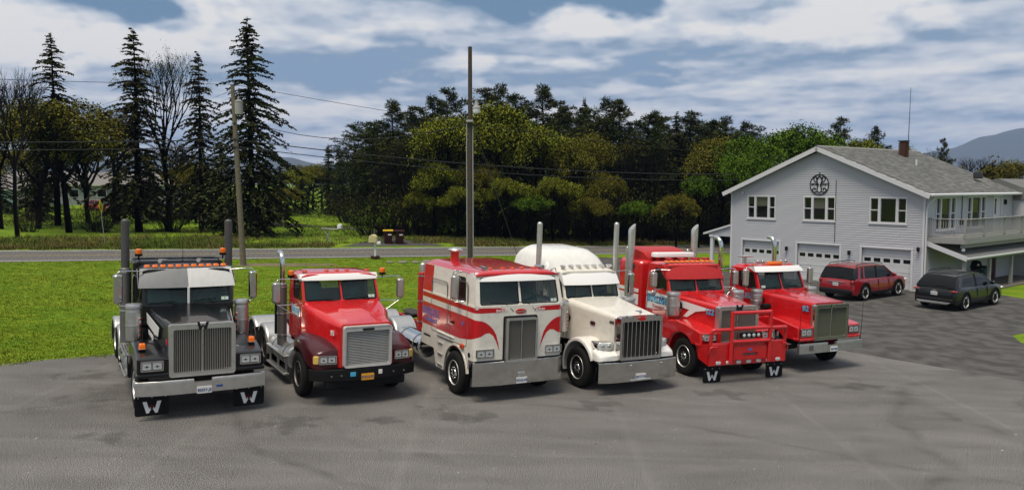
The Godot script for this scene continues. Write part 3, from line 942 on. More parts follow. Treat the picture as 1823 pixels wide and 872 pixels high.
func truck_black() -> void:
	var p := thing("semi_truck", "black tractor truck with tall grille, silver visor and twin stacks, leftmost in the row", "truck", "tractor trucks parked in a row")
	place(p, -6.55, -16.93, 30.0)
	k_drive = "alu"
	var bm := bumper(p, 2.62, 0.55, 0.30, M("dull_chrome"), 0.12, 0.07, 4.0, 0.18, 0.07)
	part(bm, "oval_sticker", one_box(Vector3(0.33, 0.66, 0.0), Vector3(0.13, 0.05, 0.012), 0.004), M("ink_blue"))
	plate(p, Vector3(0.02, 0.61, 0.02), M("plate_white"), "90557-JZ", M("ink_blue"))
	grille(p, 0.665, 0.90, 2.0, -0.09, 0.085, 32, true, "bar_chrome", "dull_chrome", "mesh_dark", 0.013, 0.02)
	var e := MB.new()
	w_emblem(e, 0.24, at_xf(Vector3(0, 1.965, -0.05)), 0.02)
	part(p, "hood_emblem", e, M("ink_black"))
	part(p, "emblem_block", one_box(Vector3(0, 2.0, -0.09), Vector3(0.2, 0.07, 0.06), 0.015), M("dull_chrome"))
	var hd := star_hood(p, M("black_paint"), 0.0)
	for s in [-1, 1]:
		# white slashed stripe on the hood side
		var xf := on_side(s, Vector3(s * 0.813, 1.55, -1.25), -0.03, -s * 0.12)
		decal(hd, "hood_stripe", pl([-0.62, 0.46, 0.45, 0.28, 0.30, 0.0, 0.05, -0.02, -0.02, 0.10, -0.62, 0.22] if s < 0 else [0.62, 0.46, 0.62, 0.22, 0.02, 0.10, -0.05, -0.02, -0.30, 0.0, -0.45, 0.28]), xf, M("decal_white"), 0.006)
		decal(hd, "hood_stripe", pl([-0.50, 0.10, -0.06, 0.02, -0.16, -0.36, -0.30, -0.36, -0.22, -0.06, -0.50, 0.0] if s < 0 else [0.50, 0.10, 0.50, 0.0, 0.22, -0.06, 0.30, -0.36, 0.16, -0.36, 0.06, 0.02]), xf, M("decal_white"), 0.006)
		decal(hd, "round_badge", rrect(0.13, 0.13, 0.04), on_side(s, Vector3(s * 0.672, 1.60, -0.36), -0.03, -s * 0.12), M("decal_red"), 0.006)
		decal(hd, "maker_plate", rrect(0.34, 0.05, 0.01), on_side(s, Vector3(s * 0.80, 1.60, -1.06), -0.03, -s * 0.12), M("ink_black"), 0.018)
		marker(p, Vector3(s * 1.12, 1.44, -0.62), 0.14, "amber", 0.11)
		wheel(p, s * 1.10, -1.28, 0.52, s, "alu")
	star_fenders(p, M("black_paint"), -1.28, 0.0)
	cab(p, {wb = 0.98, wt = 0.95, y0 = 1.05, ys = 2.13, yt = 2.90, zb = -1.96, zt = -2.25, zr = -3.40, crown = 0.08, win1 = 0.66}, M("black_paint"))
	part(p, "windshield_post", one_box(Vector3(0, 2.34, -1.985), Vector3(0.055, 0.40, 0.03), 0.008), M("decal_white"))
	visor(p, 1.05, 1.0, 2.53, -1.98, 2.95, -2.22, [M("visor_dim_reflection"), M("visor_sky_reflection")])  # one silver visor, its halves toned to imitate the sky reflection
	for i in 11: marker(p, Vector3(lerpf(-0.84, 0.84, i / 10.0), 2.965, -2.36 - 0.04 * pow(absf(i - 5) / 5.0, 2)), 0.125, "amber", 0.055)
	for s in [-1, 1]:
		beacon(p, Vector3(s * 0.95, 3.17, -3.05))
		mirror(p, s * 1.47, 2.20, 2.86, -2.1, s * 0.97, s, "chrome")
		stack(p, s * 1.19, -3.62, 0.75, 2.85, 4.02, 0.095, 0.13, "dome", M("stack_grey"), M("steel_grey"))
		air_cleaner(p, s * 1.17, -1.92, 1.38, 2.22, 0.165, 4, s * -0.9 if s > 0 else 0.75)
		door_panel(p, s, 0.98, -2.12, -3.18, 1.1, 2.1, M("black_paint"))
		fuel_tank(p, s * 0.98, -4.45, -2.75, 0.32, 0.68, M("aluminium"), false)
		cab_steps(p, s * 1.22, -3.8, -2.3, [0.5, 0.98], M("aluminium"))
		part(p, "step_box", one_box(Vector3(s * 1.12, 0.72, -2.3), Vector3(0.3, 0.5, 0.12), 0.02), M("black_plastic"))
		mud_flap(p, s * 0.98, 0.11, 0.53, -0.2, 0.66, true)
		part(p, "grab_rail", one_tube(smooth_path([Vector3(s * 0.99, 1.3, -3.3), Vector3(s * 1.06, 1.35, -3.3), Vector3(s * 1.06, 2.6, -3.3), Vector3(s * 0.97, 2.65, -3.3)], 4), 0.014), M("chrome"))
	var sl := MB.new()
	sl.box(Vector3(0, 2.02, -3.87), Vector3(2.06, 2.0, 0.9), 0.07)
	part(p, "sleeper", sl, M("black_paint"))
	var rb := MB.new()
	rb.tube([Vector3(-1.0, 3.07, -3.35), Vector3(1.0, 3.07, -3.35)], 0.016, 8)
	for x in [-0.9, -0.4, 0.4, 0.9]: rb.tube([Vector3(x, 3.07, -3.35), Vector3(x, 2.95, -3.3)], 0.012, 6)
	part(p, "roof_rack", rb, M("black_metal"))
	part(p, "air_horn", one_tube([Vector3(-0.35, 3.08, -2.9), Vector3(-0.55, 3.1, -2.55)], [0.02, 0.05], 10), M("dull_chrome"))
	part(p, "air_horn", one_tube([Vector3(0.45, 3.08, -2.9), Vector3(0.3, 3.1, -2.55)], [0.02, 0.05], 10), M("dull_chrome"))
	antenna(p, Vector3(0, 3.03, -2.9), Vector3(0.0, 3.55, -2.95))
	wiper(p, Vector3(-0.25, 2.15, -1.93), Vector3(-0.45, 2.22, -1.96), Vector3(-0.85, 2.2, -1.97))
	wiper(p, Vector3(0.55, 2.15, -1.93), Vector3(0.45, 2.25, -1.97), Vector3(0.1, 2.22, -1.97))
	stickers(p, Vector3(0.76, 2.25, -1.985), 0.3)
	chassis(p, -0.3, -7.4, [-5.55, -6.9], -1.28, M("black_metal"))
	half_fenders(p, [-5.55, -6.9], M("aluminium"))

func truck_red_sloped() -> void:
	var p := thing("semi_truck", "red day cab truck with sloped hood, maroon fenders, black bumper and louvred silver grille", "truck", "tractor trucks parked in a row")
	place(p, -3.3, -18.29, 30.0)
	k_drive = "steel"
	var b := bumper(p, 2.5, 0.60, 0.25, M("black_metal"), 0.3, 0.1, 3.0)
	part(b, "blue_sticker", one_box(Vector3(-0.36, 0.74, 0.0), Vector3(0.13, 0.10, 0.01), 0.003), M("sky_blue"))
	part(b, "white_sticker", one_box(Vector3(0.29, 0.75, 0.0), Vector3(0.09, 0.10, 0.012), 0.003), M("plate_white"))
	var bo := MB.new()
	for x in [-0.85, -0.62, 0.62, 0.88]: bo.lathe([[0.022, -0.02], [0.018, 0.012], [0.0, 0.014]], 8, at_xf(Vector3(x, 0.72, -0.02), 0, PI / 2))
	part(b, "bolts", bo, M("steel_grey"))
	plate(p, Vector3(-0.02, 0.665, 0.02), M("plate_yellow"), "51013-PC", M("ink_blue"))
	# lower black valance
	part(b, "valance", one_box(Vector3(0, 0.50, -0.2), Vector3(1.9, 0.2, 0.16), 0.03), M("black_metal"))
	grille(p, 0.565, 0.88, 1.82, -0.06, 0.05, 21, false, "silver_paint", "silver_paint", "mesh_dark", 0.014, 0.06, false)
	part(p, "grille_badge", one_prism(rrect(0.28, 0.05, 0.024), 0, 0.012, at_xf(Vector3(0, 1.745, -0.03))), M("ink_black"))
	hood(p, [[-0.16, 0.62, 0.64, 0.88, 1.86, 0.10, 0.0], [-0.18, 0.63, 0.65, 0.88, 1.87, 0.10, 0.0], [-0.45, 0.68, 0.72, 0.95, 1.90, 0.14, 0.0], [-0.75, 0.76, 0.82, 1.1, 1.94, 0.16, 0.02], [-1.15, 0.90, 0.96, 1.15, 2.02, 0.16, 0.04], [-1.55, 0.97, 1.02, 1.15, 2.08, 0.15, 0.03], [-1.95, 0.99, 1.02, 1.15, 2.14, 0.13, 0.0]], M("bright_red_paint"))
	for s in [-1, 1]:
		# swept maroon fender
		var rings := []
		for q in [[-0.22, 1.10, 0.86, 1.20], [-0.28, 1.20, 0.88, 1.25], [-0.5, 1.24, 0.90, 1.33], [-0.8, 1.25, 0.98, 1.42], [-1.05, 1.25, 1.10, 1.46], [-1.4, 1.25, 1.16, 1.47], [-1.75, 1.23, 1.12, 1.42], [-2.02, 1.17, 0.95, 1.30]]:
			var R := PackedVector3Array()
			for c in [[0.58, q[2]], [0.58, q[3] + 0.06], [0.80, q[3] + 0.045], [q[1] - 0.16, q[3] + 0.01], [q[1] - 0.05, q[3] - 0.05], [q[1], q[3] - 0.14], [q[1], q[2]], [q[1] - 0.3, q[2]]]:
				R.append(Vector3(s * c[0], c[1], q[0]))
			rings.append(R)
		var f := MB.new()
		f.loft(rings)
		var fe := part(p, "fender", f, M("maroon_paint"), 60)
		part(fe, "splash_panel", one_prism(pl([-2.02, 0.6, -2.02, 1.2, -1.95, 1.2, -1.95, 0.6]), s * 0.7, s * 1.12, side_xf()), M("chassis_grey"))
		headlight(p, Vector3(s * 0.89, 1.07, -0.195), 0.40, 0.20, s * 0.14)
		part(p, "turn_signal", one_prism(rrect(0.13, 0.185, 0.03), -0.03, 0.02, at_xf(Vector3(s * 1.145, 1.07, -0.255), s * 0.55), 0.01), flat("turn_lens", Color(0.62, 0.42, 0.10), 0.25, 0.0, 0.5))
		part(p, "fender_light", one_prism(rrect(0.1, 0.06, 0.025), 0, 0.05, at_xf(Vector3(s * 1.02, 1.52, -1.75), 0, -PI / 2), 0.02), M("amber_red"))
		wheel(p, s * 1.10, -1.45, 0.52, s, "steel")
		mirror(p, s * 1.58, 2.12, 2.62, -2.05, s * 0.96, s, "aluminium", true)
		door_panel(p, s, 0.975, -2.12, -3.1, 1.2, 2.1, M("red_paint"))
		fuel_tank(p, s * 0.92, -4.3, -2.5, 0.3, 0.66, M("aluminium"), false)
		var fr := MB.new()
		for yy in [0.28, 0.72]: fr.box(Vector3(s * 1.22, yy, -3.35), Vector3(0.16, 0.05, 1.75), 0.012)
		for zz in [-2.55, -3.35, -4.15]: fr.box(Vector3(s * 1.20, 0.5, zz), Vector3(0.05, 0.5, 0.07), 0.01)
		part(p, "step_frame", fr, M("aluminium"))
		letters(p, "truck_number", "95", 0.12, on_side(s, Vector3(s * 0.722, 1.63, -0.42), 0.03, -s * 0.19), M("decal_white"), true)
		letters(p, "door_lettering", "BURLEGE", 0.13, on_side(s, Vector3(s * 0.992, 1.86, -2.56)), M("sky_blue"), false, 0.006, 0.9)
		decal(p, "door_sign", rrect(0.62, 0.22, 0.02), on_side(s, Vector3(s * 0.9885, 1.86, -2.56)), M("decal_white"), 0.002)
	cab(p, {wb = 0.975, wt = 0.95, y0 = 1.15, ys = 2.12, yt = 2.72, zb = -1.93, zt = -2.2, zr = -3.2, crown = 0.11, win1 = 0.68, rear_window = 0.3}, M("red_paint"), true)
	visor(p, 1.0, 0.98, 2.63, -2.05, 2.78, -2.17, [M("decal_white")])
	for x in [-0.8, -0.26, 0.0, 0.26, 0.8]: marker(p, Vector3(x, 2.795, -2.42), 0.11, "amber_red", 0.05)
	beacon(p, Vector3(1.14, 2.72, -2.2))
	beacon(p, Vector3(-1.12, 2.68, -2.5))
	stack(p, -1.12, -3.32, 0.85, 2.45, 3.2, 0.065, 0.12, "curved", M("chrome"), M("steel_grey"))
	part(p, "cab_guard", one_box(Vector3(-1.15, 1.75, -3.55), Vector3(0.2, 1.3, 0.08), 0.02), M("black_metal"))
	wiper(p, Vector3(-0.2, 2.13, -1.9), Vector3(-0.45, 2.18, -1.935), Vector3(-0.85, 2.17, -1.94))
	wiper(p, Vector3(0.7, 2.13, -1.9), Vector3(0.5, 2.2, -1.94), Vector3(0.1, 2.17, -1.94))
	stickers(p, Vector3(0.72, 2.22, -1.955), 0.4)
	chassis(p, -0.4, -6.6, [-4.95, -6.2], -1.45, M("dull_red_paint"))
	half_fenders(p, [-4.95, -6.2], M("aluminium"))

func truck_cabover() -> void:
	var p := thing("semi_truck", "white and red striped flat-nosed cab-over truck with deep chrome bumper", "truck", "tractor trucks parked in a row")
	place(p, 0.17, -19.1, 28.0)
	k_drive = "alu"
	bumper(p, 2.42, 0.40, 0.56, M("chrome"), 0.10)
	part(p, "tow_hook_box", one_box(Vector3(0.03, 0.62, 0.01), Vector3(0.2, 0.13, 0.05), 0.012), M("dull_chrome"))
	plate(p, Vector3(0.03, 0.49, 0.03), M("plate_white"), "70143-PB", M("ink_blue"))
	var W := M("cream_paint")
	# the box of the cab: lofted from plan sections so that the front corners are round
	var zr := -3.35
	var shell := MB.new()
	var secs := []
	for q in [[1.24, 1.19, 0.0, -0.05], [1.6, 1.19, 0.0, -0.05], [2.28, 1.19, 0.0, -0.05]]:
		var R := PackedVector3Array()
		for c in _plan_ring(q[1], q[3], zr, 0.16): R.append(Vector3(c.x, q[0], c.y))
		secs.append(R)
	shell.loft(secs)
	part(p, "cab_body", shell, W, 40)
	var fp := MB.new()
	var fr_ := []
	for yy in [0.985, 1.239]:
		var R := PackedVector3Array()
		for c in _plan_ring(1.19, -0.05, -0.21, 0.159): R.append(Vector3(c.x, yy, c.y if c.y > -0.211 else -0.211))
		fr_.append(R)
	fp.loft(fr_)
	part(p, "front_panel", fp, W, 40)
	# upper cab: windshield, side panes, roof
	cab(p, {wb = 1.17, wt = 1.12, y0 = 2.20, ys = 2.27, yt = 2.98, zb = -0.07, zt = -0.25, zr = zr, crown = 0.12, win0 = 0.17, win1 = 0.40, pillar = 0.09, roof_mat = M("red_paint")}, W)
	visor(p, 1.12, 1.08, 2.84, -0.12, 3.04, -0.26, [M("decal_white")])
	# wheel arches as dark wells, and the wheels
	for s in [-1, 1]:
		var low := PackedVector2Array([Vector2(-0.21, 1.238), Vector2(-3.35, 1.238), Vector2(-3.35, 0.86), Vector2(-2.5, 0.86), Vector2(-2.32, 0.42), Vector2(-1.86, 0.42), Vector2(-1.80, 0.62)])
		var inn := PackedVector2Array()
		var lip := PackedVector2Array()
		for i in 17:
			var a := deg_to_rad(lerpf(172, 8, i / 16.0))
			inn.append(Vector2(-1.12 + cos(a) * 0.66, 0.54 + sin(a) * 0.64))
			lip.append(Vector2(-1.12 + cos(a) * 0.71, 0.54 + sin(a) * 0.69))
		low.append_array(inn)
		low.append(Vector2(-0.40, 0.98))
		low.append(Vector2(-0.21, 0.98))
		part(p, "lower_side", one_prism(low, s * 1.14, s * 1.19, side_xf(), 0.004), W, 30)
		var am := MB.new()
		for i in 16: am.hexa([Vector3(s * 1.15, inn[i].y, inn[i].x), Vector3(s * 1.205, inn[i].y, inn[i].x), Vector3(s * 1.205, inn[i + 1].y, inn[i + 1].x), Vector3(s * 1.15, inn[i + 1].y, inn[i + 1].x), Vector3(s * 1.15, lip[i].y, lip[i].x), Vector3(s * 1.205, lip[i].y, lip[i].x), Vector3(s * 1.205, lip[i + 1].y, lip[i + 1].x), Vector3(s * 1.15, lip[i + 1].y, lip[i + 1].x)])
		part(p, "arch_trim", am, W, 40)
		wheel(p, s * 1.11, -1.12, 0.52, s, "alu")
		# lower skirts in front of and behind the wheel
		for yy in [0.52, 0.80, 1.08]: part(p, "step", one_box(Vector3(s * 1.20, yy, -2.06), Vector3(0.05, 0.035, 0.30), 0.01), M("aluminium"))
		part(p, "side_grille", one_box(Vector3(s * 1.195, 1.24, -1.75), Vector3(0.03, 0.05, 1.05), 0.01), M("aluminium"))
		part(p, "side_grille", one_box(Vector3(s * 1.195, 1.34, -1.75), Vector3(0.03, 0.05, 1.05), 0.01), M("cream_paint"))
		part(p, "turn_signal", one_box(Vector3(s * 1.21, 1.24, -0.72), Vector3(0.06, 0.12, 0.18), 0.02), M("amber_red"))
		part(p, "fuel_neck", one_prism(circ(0.06, 14, Vector2(-0.34, 1.1)), s * 1.17, s * 1.2, side_xf()), M("black_plastic"))
		# door outline and handle
		var dr := MB.new()
		dr.ring(rrect(1.0, 1.55, 0.12, 4, Vector2(-1.0, 2.02)), rrect(0.97, 1.52, 0.11, 4, Vector2(-1.0, 2.02)), s * 1.17, s * 1.196, side_xf())
		dr.ring(rrect(1.0, 1.35, 0.1, 4, Vector2(-2.2, 1.98)), rrect(0.97, 1.32, 0.09, 4, Vector2(-2.2, 1.98)), s * 1.17, s * 1.194, side_xf())
		part(p, "door_seams", dr, M("steel_grey"))
		part(p, "door_handle", one_box(Vector3(s * 1.21, 1.72, -1.32), Vector3(0.03, 0.06, 0.16), 0.01), M("black_plastic"))
		# painted bands along the side
		wrap_band(p, s, [[-3.08, 1.40, 1.98], [-0.7, 1.40, 1.98], [-0.2, 1.46, 1.98], [0.0, 1.50, 1.97], [0.26, 1.58, 1.94], [0.36, 1.64, 1.90], [0.46, 1.65, 1.83], [0.56, 1.58, 1.73], [0.64, 1.44, 1.60], [0.70, 1.30, 1.40], [0.735, 1.20, 1.21]])
		wrap_band(p, s, [[-3.08, 2.12, 2.24], [0.0, 2.12, 2.24], [0.26, 2.12, 2.24], [0.70, 2.12, 2.23], [0.86, 2.14, 2.19], [0.95, 2.165, 2.17]])
		decal(p, "red_band", pl([-3.33, 2.26, -2.72, 2.26, -2.72, 2.97, -3.33, 2.97]), Transform3D(Basis(Vector3(0, 0, 1), Vector3(0, 1, 0), Vector3(s, 0, 0)).rotated(Vector3(0, 0, 1), s * 0.07), Vector3(s * 1.335, -0.0, 0)) if false else Transform3D(Basis(Vector3(0, 0, 1), Vector3(-s * 0.0702, 0.9975, 0), Vector3(s * 0.9975, s * 0.0702, 0)), Vector3(s * 1.332, 0.005, 0)), M("decal_red"))
		letters(p, "side_lettering", "BURLEGE", 0.20, on_side(s, Vector3(s * 1.197, 1.76, -2.72)), M("decal_blue"), true, 0.006, 0.82)
		letters(p, "side_lettering", "TRANSPORT", 0.10, on_side(s, Vector3(s * 1.197, 1.55, -2.72)), M("decal_blue"), true, 0.006, 0.95)
		letters(p, "truck_number", "97", 0.11, on_side(s, Vector3(s * 1.197, 1.78, -0.72)), M("decal_blue"), true)
		letters(p, "owner_line", "ALTAMONT NY", 0.05, on_side(s, Vector3(s * 1.195, 1.12, -2.95)), M("ink_black"))
		mirror(p, s * 1.36, 2.36, 2.93, -0.85, s * 1.15, s, "aluminium")
		part(p, "mirror_frame", one_tube(smooth_path([Vector3(s * 1.17, 2.32, -0.75), Vector3(s * 1.30, 2.30, -0.8), Vector3(s * 1.42, 2.36, -0.85), Vector3(s * 1.42, 2.98, -0.85), Vector3(s * 1.3, 3.03, -0.8), Vector3(s * 1.12, 3.0, -0.7)], 4), 0.013), M("chrome"))
		part(p, "grab_rail", one_tube([Vector3(s * 1.22, 1.5, -1.56), Vector3(s * 1.22, 2.2, -1.56)], 0.012), M("chrome"))
		# front bands
		headlight(p, Vector3(s * 0.92, 1.17, -0.04), 0.46, 0.21)
		fuel_tank(p, s * 0.95, -5.1, -3.5, 0.31, 0.68, M("chrome"), false)
	# grille with its black seal
	var sl := MB.new()
	sl.ring(rrect(0.92, 1.14, 0.05, 4, Vector2(0, 1.46)), rrect(0.82, 1.04, 0.04, 4, Vector2(0, 1.46)), -0.02, 0.0, at_xf(Vector3(0, 0, -0.045)))
	part(p, "grille_seal", sl, M("ink_black"))
	grille(p, 0.415, 0.945, 1.98, 0.035, 0.05, 34, true, "bar_chrome", "aluminium", "mesh_grey", 0.008)
	var sill := MB.new()
	sill.box(Vector3(0, 0.985, -0.05), Vector3(2.36, 0.035, 0.03), 0.008)
	part(p, "front_seal", sill, M("ink_black"))
	var bd := MB.new()
	var ov := PackedVector2Array()
	for i in 24: ov.append(Vector2(cos(TAU * i / 24) * 0.15, sin(TAU * i / 24) * 0.06))
	bd.prism(ov, 0, 0.02, at_xf(Vector3(0.0, 2.13, -0.055)), 0.006)
	var bdp := part(p, "oval_badge", bd, M("decal_red"))
	letters(bdp, "badge_script", "Peterbilt", 0.05, at_xf(Vector3(0, 2.13, -0.032)), M("aluminium"), true, 0.004)
	letters(p, "owner_name", "Burlege", 0.06, at_xf(Vector3(-0.5, 2.165, -0.045)), M("decal_white"), true, 0.006)
	letters(p, "owner_name", "Burlege", 0.06, at_xf(Vector3(0.5, 2.165, -0.045)), M("decal_white"), true, 0.006)
	for s in [-1, 1]:
		wiper(p, Vector3(s * 0.3 + 0.1, 2.14, -0.04), Vector3(s * 0.3 - 0.1, 2.32, -0.08), Vector3(s * 0.3 - 0.5, 2.36, -0.09))
		part(p, "air_horn", one_tube([Vector3(s * 0.75, 3.13, -0.75), Vector3(s * 0.78, 3.12, -0.42)], [0.025, 0.055], 10), M("chrome"))
	stickers(p, Vector3(0.88, 2.36, -0.095), 0.24)
	for x in [-0.6, -0.25, 0.0, 0.25, 0.6]: marker(p, Vector3(x, 3.075, -0.55), 0.1, "amber_red", 0.045)
	# roof intake and exhaust behind the cab
	var sn := MB.new()
	sn.lathe([[0.12, 3.02], [0.12, 3.33], [0.10, 3.34]], 20, at_xf(Vector3(-0.62, 0, -2.55)))
	var snp := part(p, "intake_snorkel", sn, M("bright_red_paint"))
	var cp := MB.new()
	cp.lathe([[0.1, 3.335], [0.19, 3.34], [0.2, 3.38], [0.16, 3.43], [0.06, 3.45], [0.0, 3.45]], 20, at_xf(Vector3(-0.62, 0, -2.55)))
	part(snp, "snorkel_cap", cp, M("aluminium"))
	stack(p, -1.08, -3.62, 1.1, 2.7, 2.95, 0.09, 0.125, "dome", M("dull_chrome"), M("dull_red_paint"))
	chassis(p, -0.5, -7.6, [-5.75, -7.05], -1.12, M("dull_red_paint"))
	half_fenders(p, [-5.75, -7.05], M("aluminium"))

func wrap_band(p: Node, s: float, pts: Array) -> void:
	# a painted band that runs along the side, round the corner (u from 0 to 0.25) and over the front
	var hw := 1.1915
	var r := 0.1615
	var b := MB.new()
	var rings := []
	for i in pts.size() - 1:
		var n := 1 + int((pts[i + 1][0] - pts[i][0]) / 0.04) if pts[i + 1][0] > -0.3 and pts[i][0] < 0.3 else 1
		for k in n + (1 if i == pts.size() - 2 else 0):
			var t := float(k) / n
			var u: float = lerpf(pts[i][0], pts[i + 1][0], t)
			var y0: float = lerpf(pts[i][1], pts[i + 1][1], t)
			var y1: float = lerpf(pts[i][2], pts[i + 1][2], t)
			var q := Vector2(hw, -0.21 + u)
			var nn := Vector2(1, 0)
			var al := 0.251
			if u > al:
				q = Vector2(hw - r - (u - al), -0.21 + r)
				nn = Vector2(0, 1)
			elif u > 0.0:
				var a := PI / 2 * u / al
				nn = Vector2(cos(a), sin(a))
				q = Vector2(hw - r, -0.21) + nn * r
			var R := PackedVector3Array()
			for c in [[y0, 0.0], [y1, 0.0], [y1, -0.003], [y0, -0.003]]: R.append(Vector3(s * (q.x + nn.x * c[1]), c[0], q.y + nn.y * c[1]))
			rings.append(R)
	b.loft(rings)
	part(p, "red_band", b, M("decal_red"), 40)

func _plan_ring(hw: float, zf: float, zr: float, r: float) -> PackedVector2Array:
	var o := PackedVector2Array()
	for i in 6:
		var a := PI / 2 * i / 5.0
		o.append(Vector2(hw - r + cos(a) * r, zf - r + sin(a) * r))
	for i in 6:
		var a := PI / 2 + PI / 2 * i / 5.0
		o.append(Vector2(-hw + r + cos(a) * r, zf - r + sin(a) * r))
	for q in [[-hw, zr + 0.05], [-hw + 0.05, zr], [hw - 0.05, zr], [hw, zr + 0.05]]: o.append(Vector2(q[0], q[1]))
	return o

func truck_white() -> void:
	var p := thing("semi_truck", "white long-nosed sleeper truck with barred chrome grille and round fenders", "truck", "tractor trucks parked in a row")
	place(p, 3.2, -20.06, 27.5)
	k_drive = "alu"
	var W := M("cream_paint")
	bumper(p, 2.38, 0.32, 0.50, M("chrome"), 0.10)
	plate(p, Vector3(0.0, 0.44, 0.02), M("plate_white"), "38117-PA", M("ink_blue"))
	var br := MB.new()
	br.box(Vector3(0, 0.35, 0.015), Vector3(0.62, 0.05, 0.05), 0.01)
	part(p, "plate_bracket", br, M("aluminium"))
	for x in [-0.3, 0.66]:
		var b := MB.new()
		b.lathe([[0.03, 0.0], [0.025, 0.015], [0.0, 0.017]], 10, at_xf(Vector3(x, 0.72, -0.005), 0, PI / 2))
		part(p, "bumper_bolt", b, M("aluminium"))
	grille(p, 0.64, 0.86, 1.94, -0.06, 0.075, 9, true, "chrome", "chrome", "mesh_dark", 0.022, 0.05, false)
	var ov := PackedVector2Array()
	for i in 20: ov.append(Vector2(cos(TAU * i / 20) * 0.12, sin(TAU * i / 20) * 0.05))
	part(p, "oval_badge", one_prism(ov, 0, 0.015, at_xf(Vector3(0, 1.885, -0.025)), 0.004), M("decal_red"))
	var orn := MB.new()
	orn.tube([Vector3(0, 1.95, -0.12), Vector3(0, 2.03, -0.12)], 0.012, 8)
	orn.hexa([Vector3(-0.1, 2.06, -0.2), Vector3(0.1, 2.06, -0.2), Vector3(0.01, 2.02, -0.05), Vector3(-0.01, 2.02, -0.05), Vector3(-0.1, 2.07, -0.2), Vector3(0.1, 2.07, -0.2), Vector3(0.01, 2.05, -0.05), Vector3(-0.01, 2.05, -0.05)])
	part(p, "hood_ornament", orn, M("chrome"))
	var hd := hood(p, [[-0.17, 0.615, 0.615, 1.0, 1.925, 0.10, 0.0], [-0.19, 0.62, 0.62, 1.0, 1.935, 0.10, 0.0], [-0.8, 0.69, 0.69, 1.0, 1.99, 0.13, 0.0], [-1.6, 0.78, 0.78, 1.05, 2.06, 0.15, 0.01], [-2.25, 0.85, 0.85, 1.05, 2.12, 0.15, 0.01]], W)
	for s in [-1, 1]:
		var f := MB.new()
		arch_fender(f, -1.12, 0.52, 0.77, s * 0.55, s * 1.17, 24, 196, 0.02, 0.05, 20)
		# nose of the fender down to the bumper
		var rings := []
		for q in [[-0.10, 0.86, 0.98, 1.08], [-0.18, 0.84, 1.02, 1.14], [-0.32, 0.84, 1.08, 1.16], [-0.44, 0.86, 1.13, 1.165]]:
			var R := PackedVector3Array()
			for c in [[0.56, q[1]], [0.56, q[2]], [q[3] - 0.14, q[2]], [q[3] - 0.03, q[2] - 0.035], [q[3], q[2] - 0.10], [q[3], q[1]]]: R.append(Vector3(s * c[0], c[1], q[0]))
			rings.append(R)
		f.loft(rings)
		part(p, "fender", f, M("white_paint"), 60)
		# headlight pod
		var pod := grp(p, "headlight")
		var h := MB.new()
		var hr := []
		for q in [[-0.78, 0.05], [-0.66, 0.10], [-0.42, 0.125], [-0.30, 0.12]]:
			var R := PackedVector3Array()
			for c in rrect(q[1] * 3.5, q[1] * 1.75, q[1] * 0.6, 3): R.append(Vector3(s * 0.87 + c.x * 1.0, 1.185 + c.y - (q[0] + 0.3) * 0.0, q[0] - absf(c.x + s * 0.0) * 0.1 - s * c.x * 0.25))
			hr.append(R)
		h.loft(hr)
		part(pod, "pod_shell", h, M("chrome"))
		var ln := MB.new()
		var lr := []
		for q in [[-0.305, 0.112], [-0.285, 0.105], [-0.272, 0.085]]:
			var R := PackedVector3Array()
			for c in rrect(q[1] * 3.5, q[1] * 1.75, q[1] * 0.6, 3): R.append(Vector3(s * 0.87 + c.x, 1.185 + c.y, q[0] - absf(c.x) * 0.1 - s * c.x * 0.25))
			lr.append(R)
		ln.loft(lr)
		part(pod, "lens", ln, M("lens_white"))
		part(pod, "pod_bracket", one_tube([Vector3(s * 0.6, 1.15, -0.5), Vector3(s * 0.8, 1.17, -0.5)], 0.05, 10), M("chrome"))
		for k in [-0.09, 0.08]:
			var bl := MB.new()
			bl.lathe([[0.055, 0.0], [0.045, 0.012], [0.0, 0.016]], 12, at_xf(Vector3(s * 0.87 + k, 1.19, -0.272 - s * k * 0.25), 0, PI / 2))
			part(pod, "bulb", bl, M("dull_chrome"))
		wheel(p, s * 1.06, -1.12, 0.52, s, "alu")
		decal(hd, "side_badge", rrect(0.2, 0.10, 0.049), on_side(s, Vector3(s * 0.736, 1.63, -1.12), 0.0, -s * 0.12), M("maroon_paint"), 0.012)
		letters(hd, "truck_number", "400", 0.08, on_side(s, Vector3(s * 0.652, 1.76, -0.40), 0.0, -s * 0.12), M("ink_black"))
		part(p, "side_screen", one_prism(rrect(0.12, 0.6, 0.02), 0, 0.012, on_side(s, Vector3(s * 0.622, 1.58, -0.22), 0, -s * 0.12)), M("dull_chrome"))
		part(p, "screen_light", one_prism(rrect(0.08, 0.12, 0.02), 0, 0.012, on_side(s, Vector3(s * 0.636, 1.80, -0.21), 0, -s * 0.12)), M("red_lens"))
		air_cleaner(p, s * 1.08, -2.1, 1.25, 2.1, 0.17, 5, s * -0.6)
		mirror(p, s * 1.42, 2.1, 2.72, -2.5, s * 0.9, s, "chrome")
		stack(p, s * 1.27, -3.1, 0.8, 2.6, 4.12, 0.075, 0.11, "plain", M("dull_chrome"), M("dull_chrome"))
		door_panel(p, s, 0.91, -2.36, -3.06, 1.1, 2.06, W)
		fuel_tank(p, s * 0.95, -4.6, -2.6, 0.33, 0.7, M("chrome"), true)
		part(p, "sleeper_window", one_prism(rrect(0.4, 0.5, 0.08, 4, Vector2(-4.1, 2.35)), 0, s * 0.01, side_xf(s * 1.17)), M("side_glass"))
	cab(p, {wb = 0.905, wt = 0.87, y0 = 1.05, ys = 2.08, yt = 2.78, zb = -2.26, zt = -2.52, zr = -3.12, crown = 0.11, win1 = 0.8}, W)
	visor(p, 0.90, 0.88, 2.46, -2.22, 2.76, -2.45, [M("decal_white")])
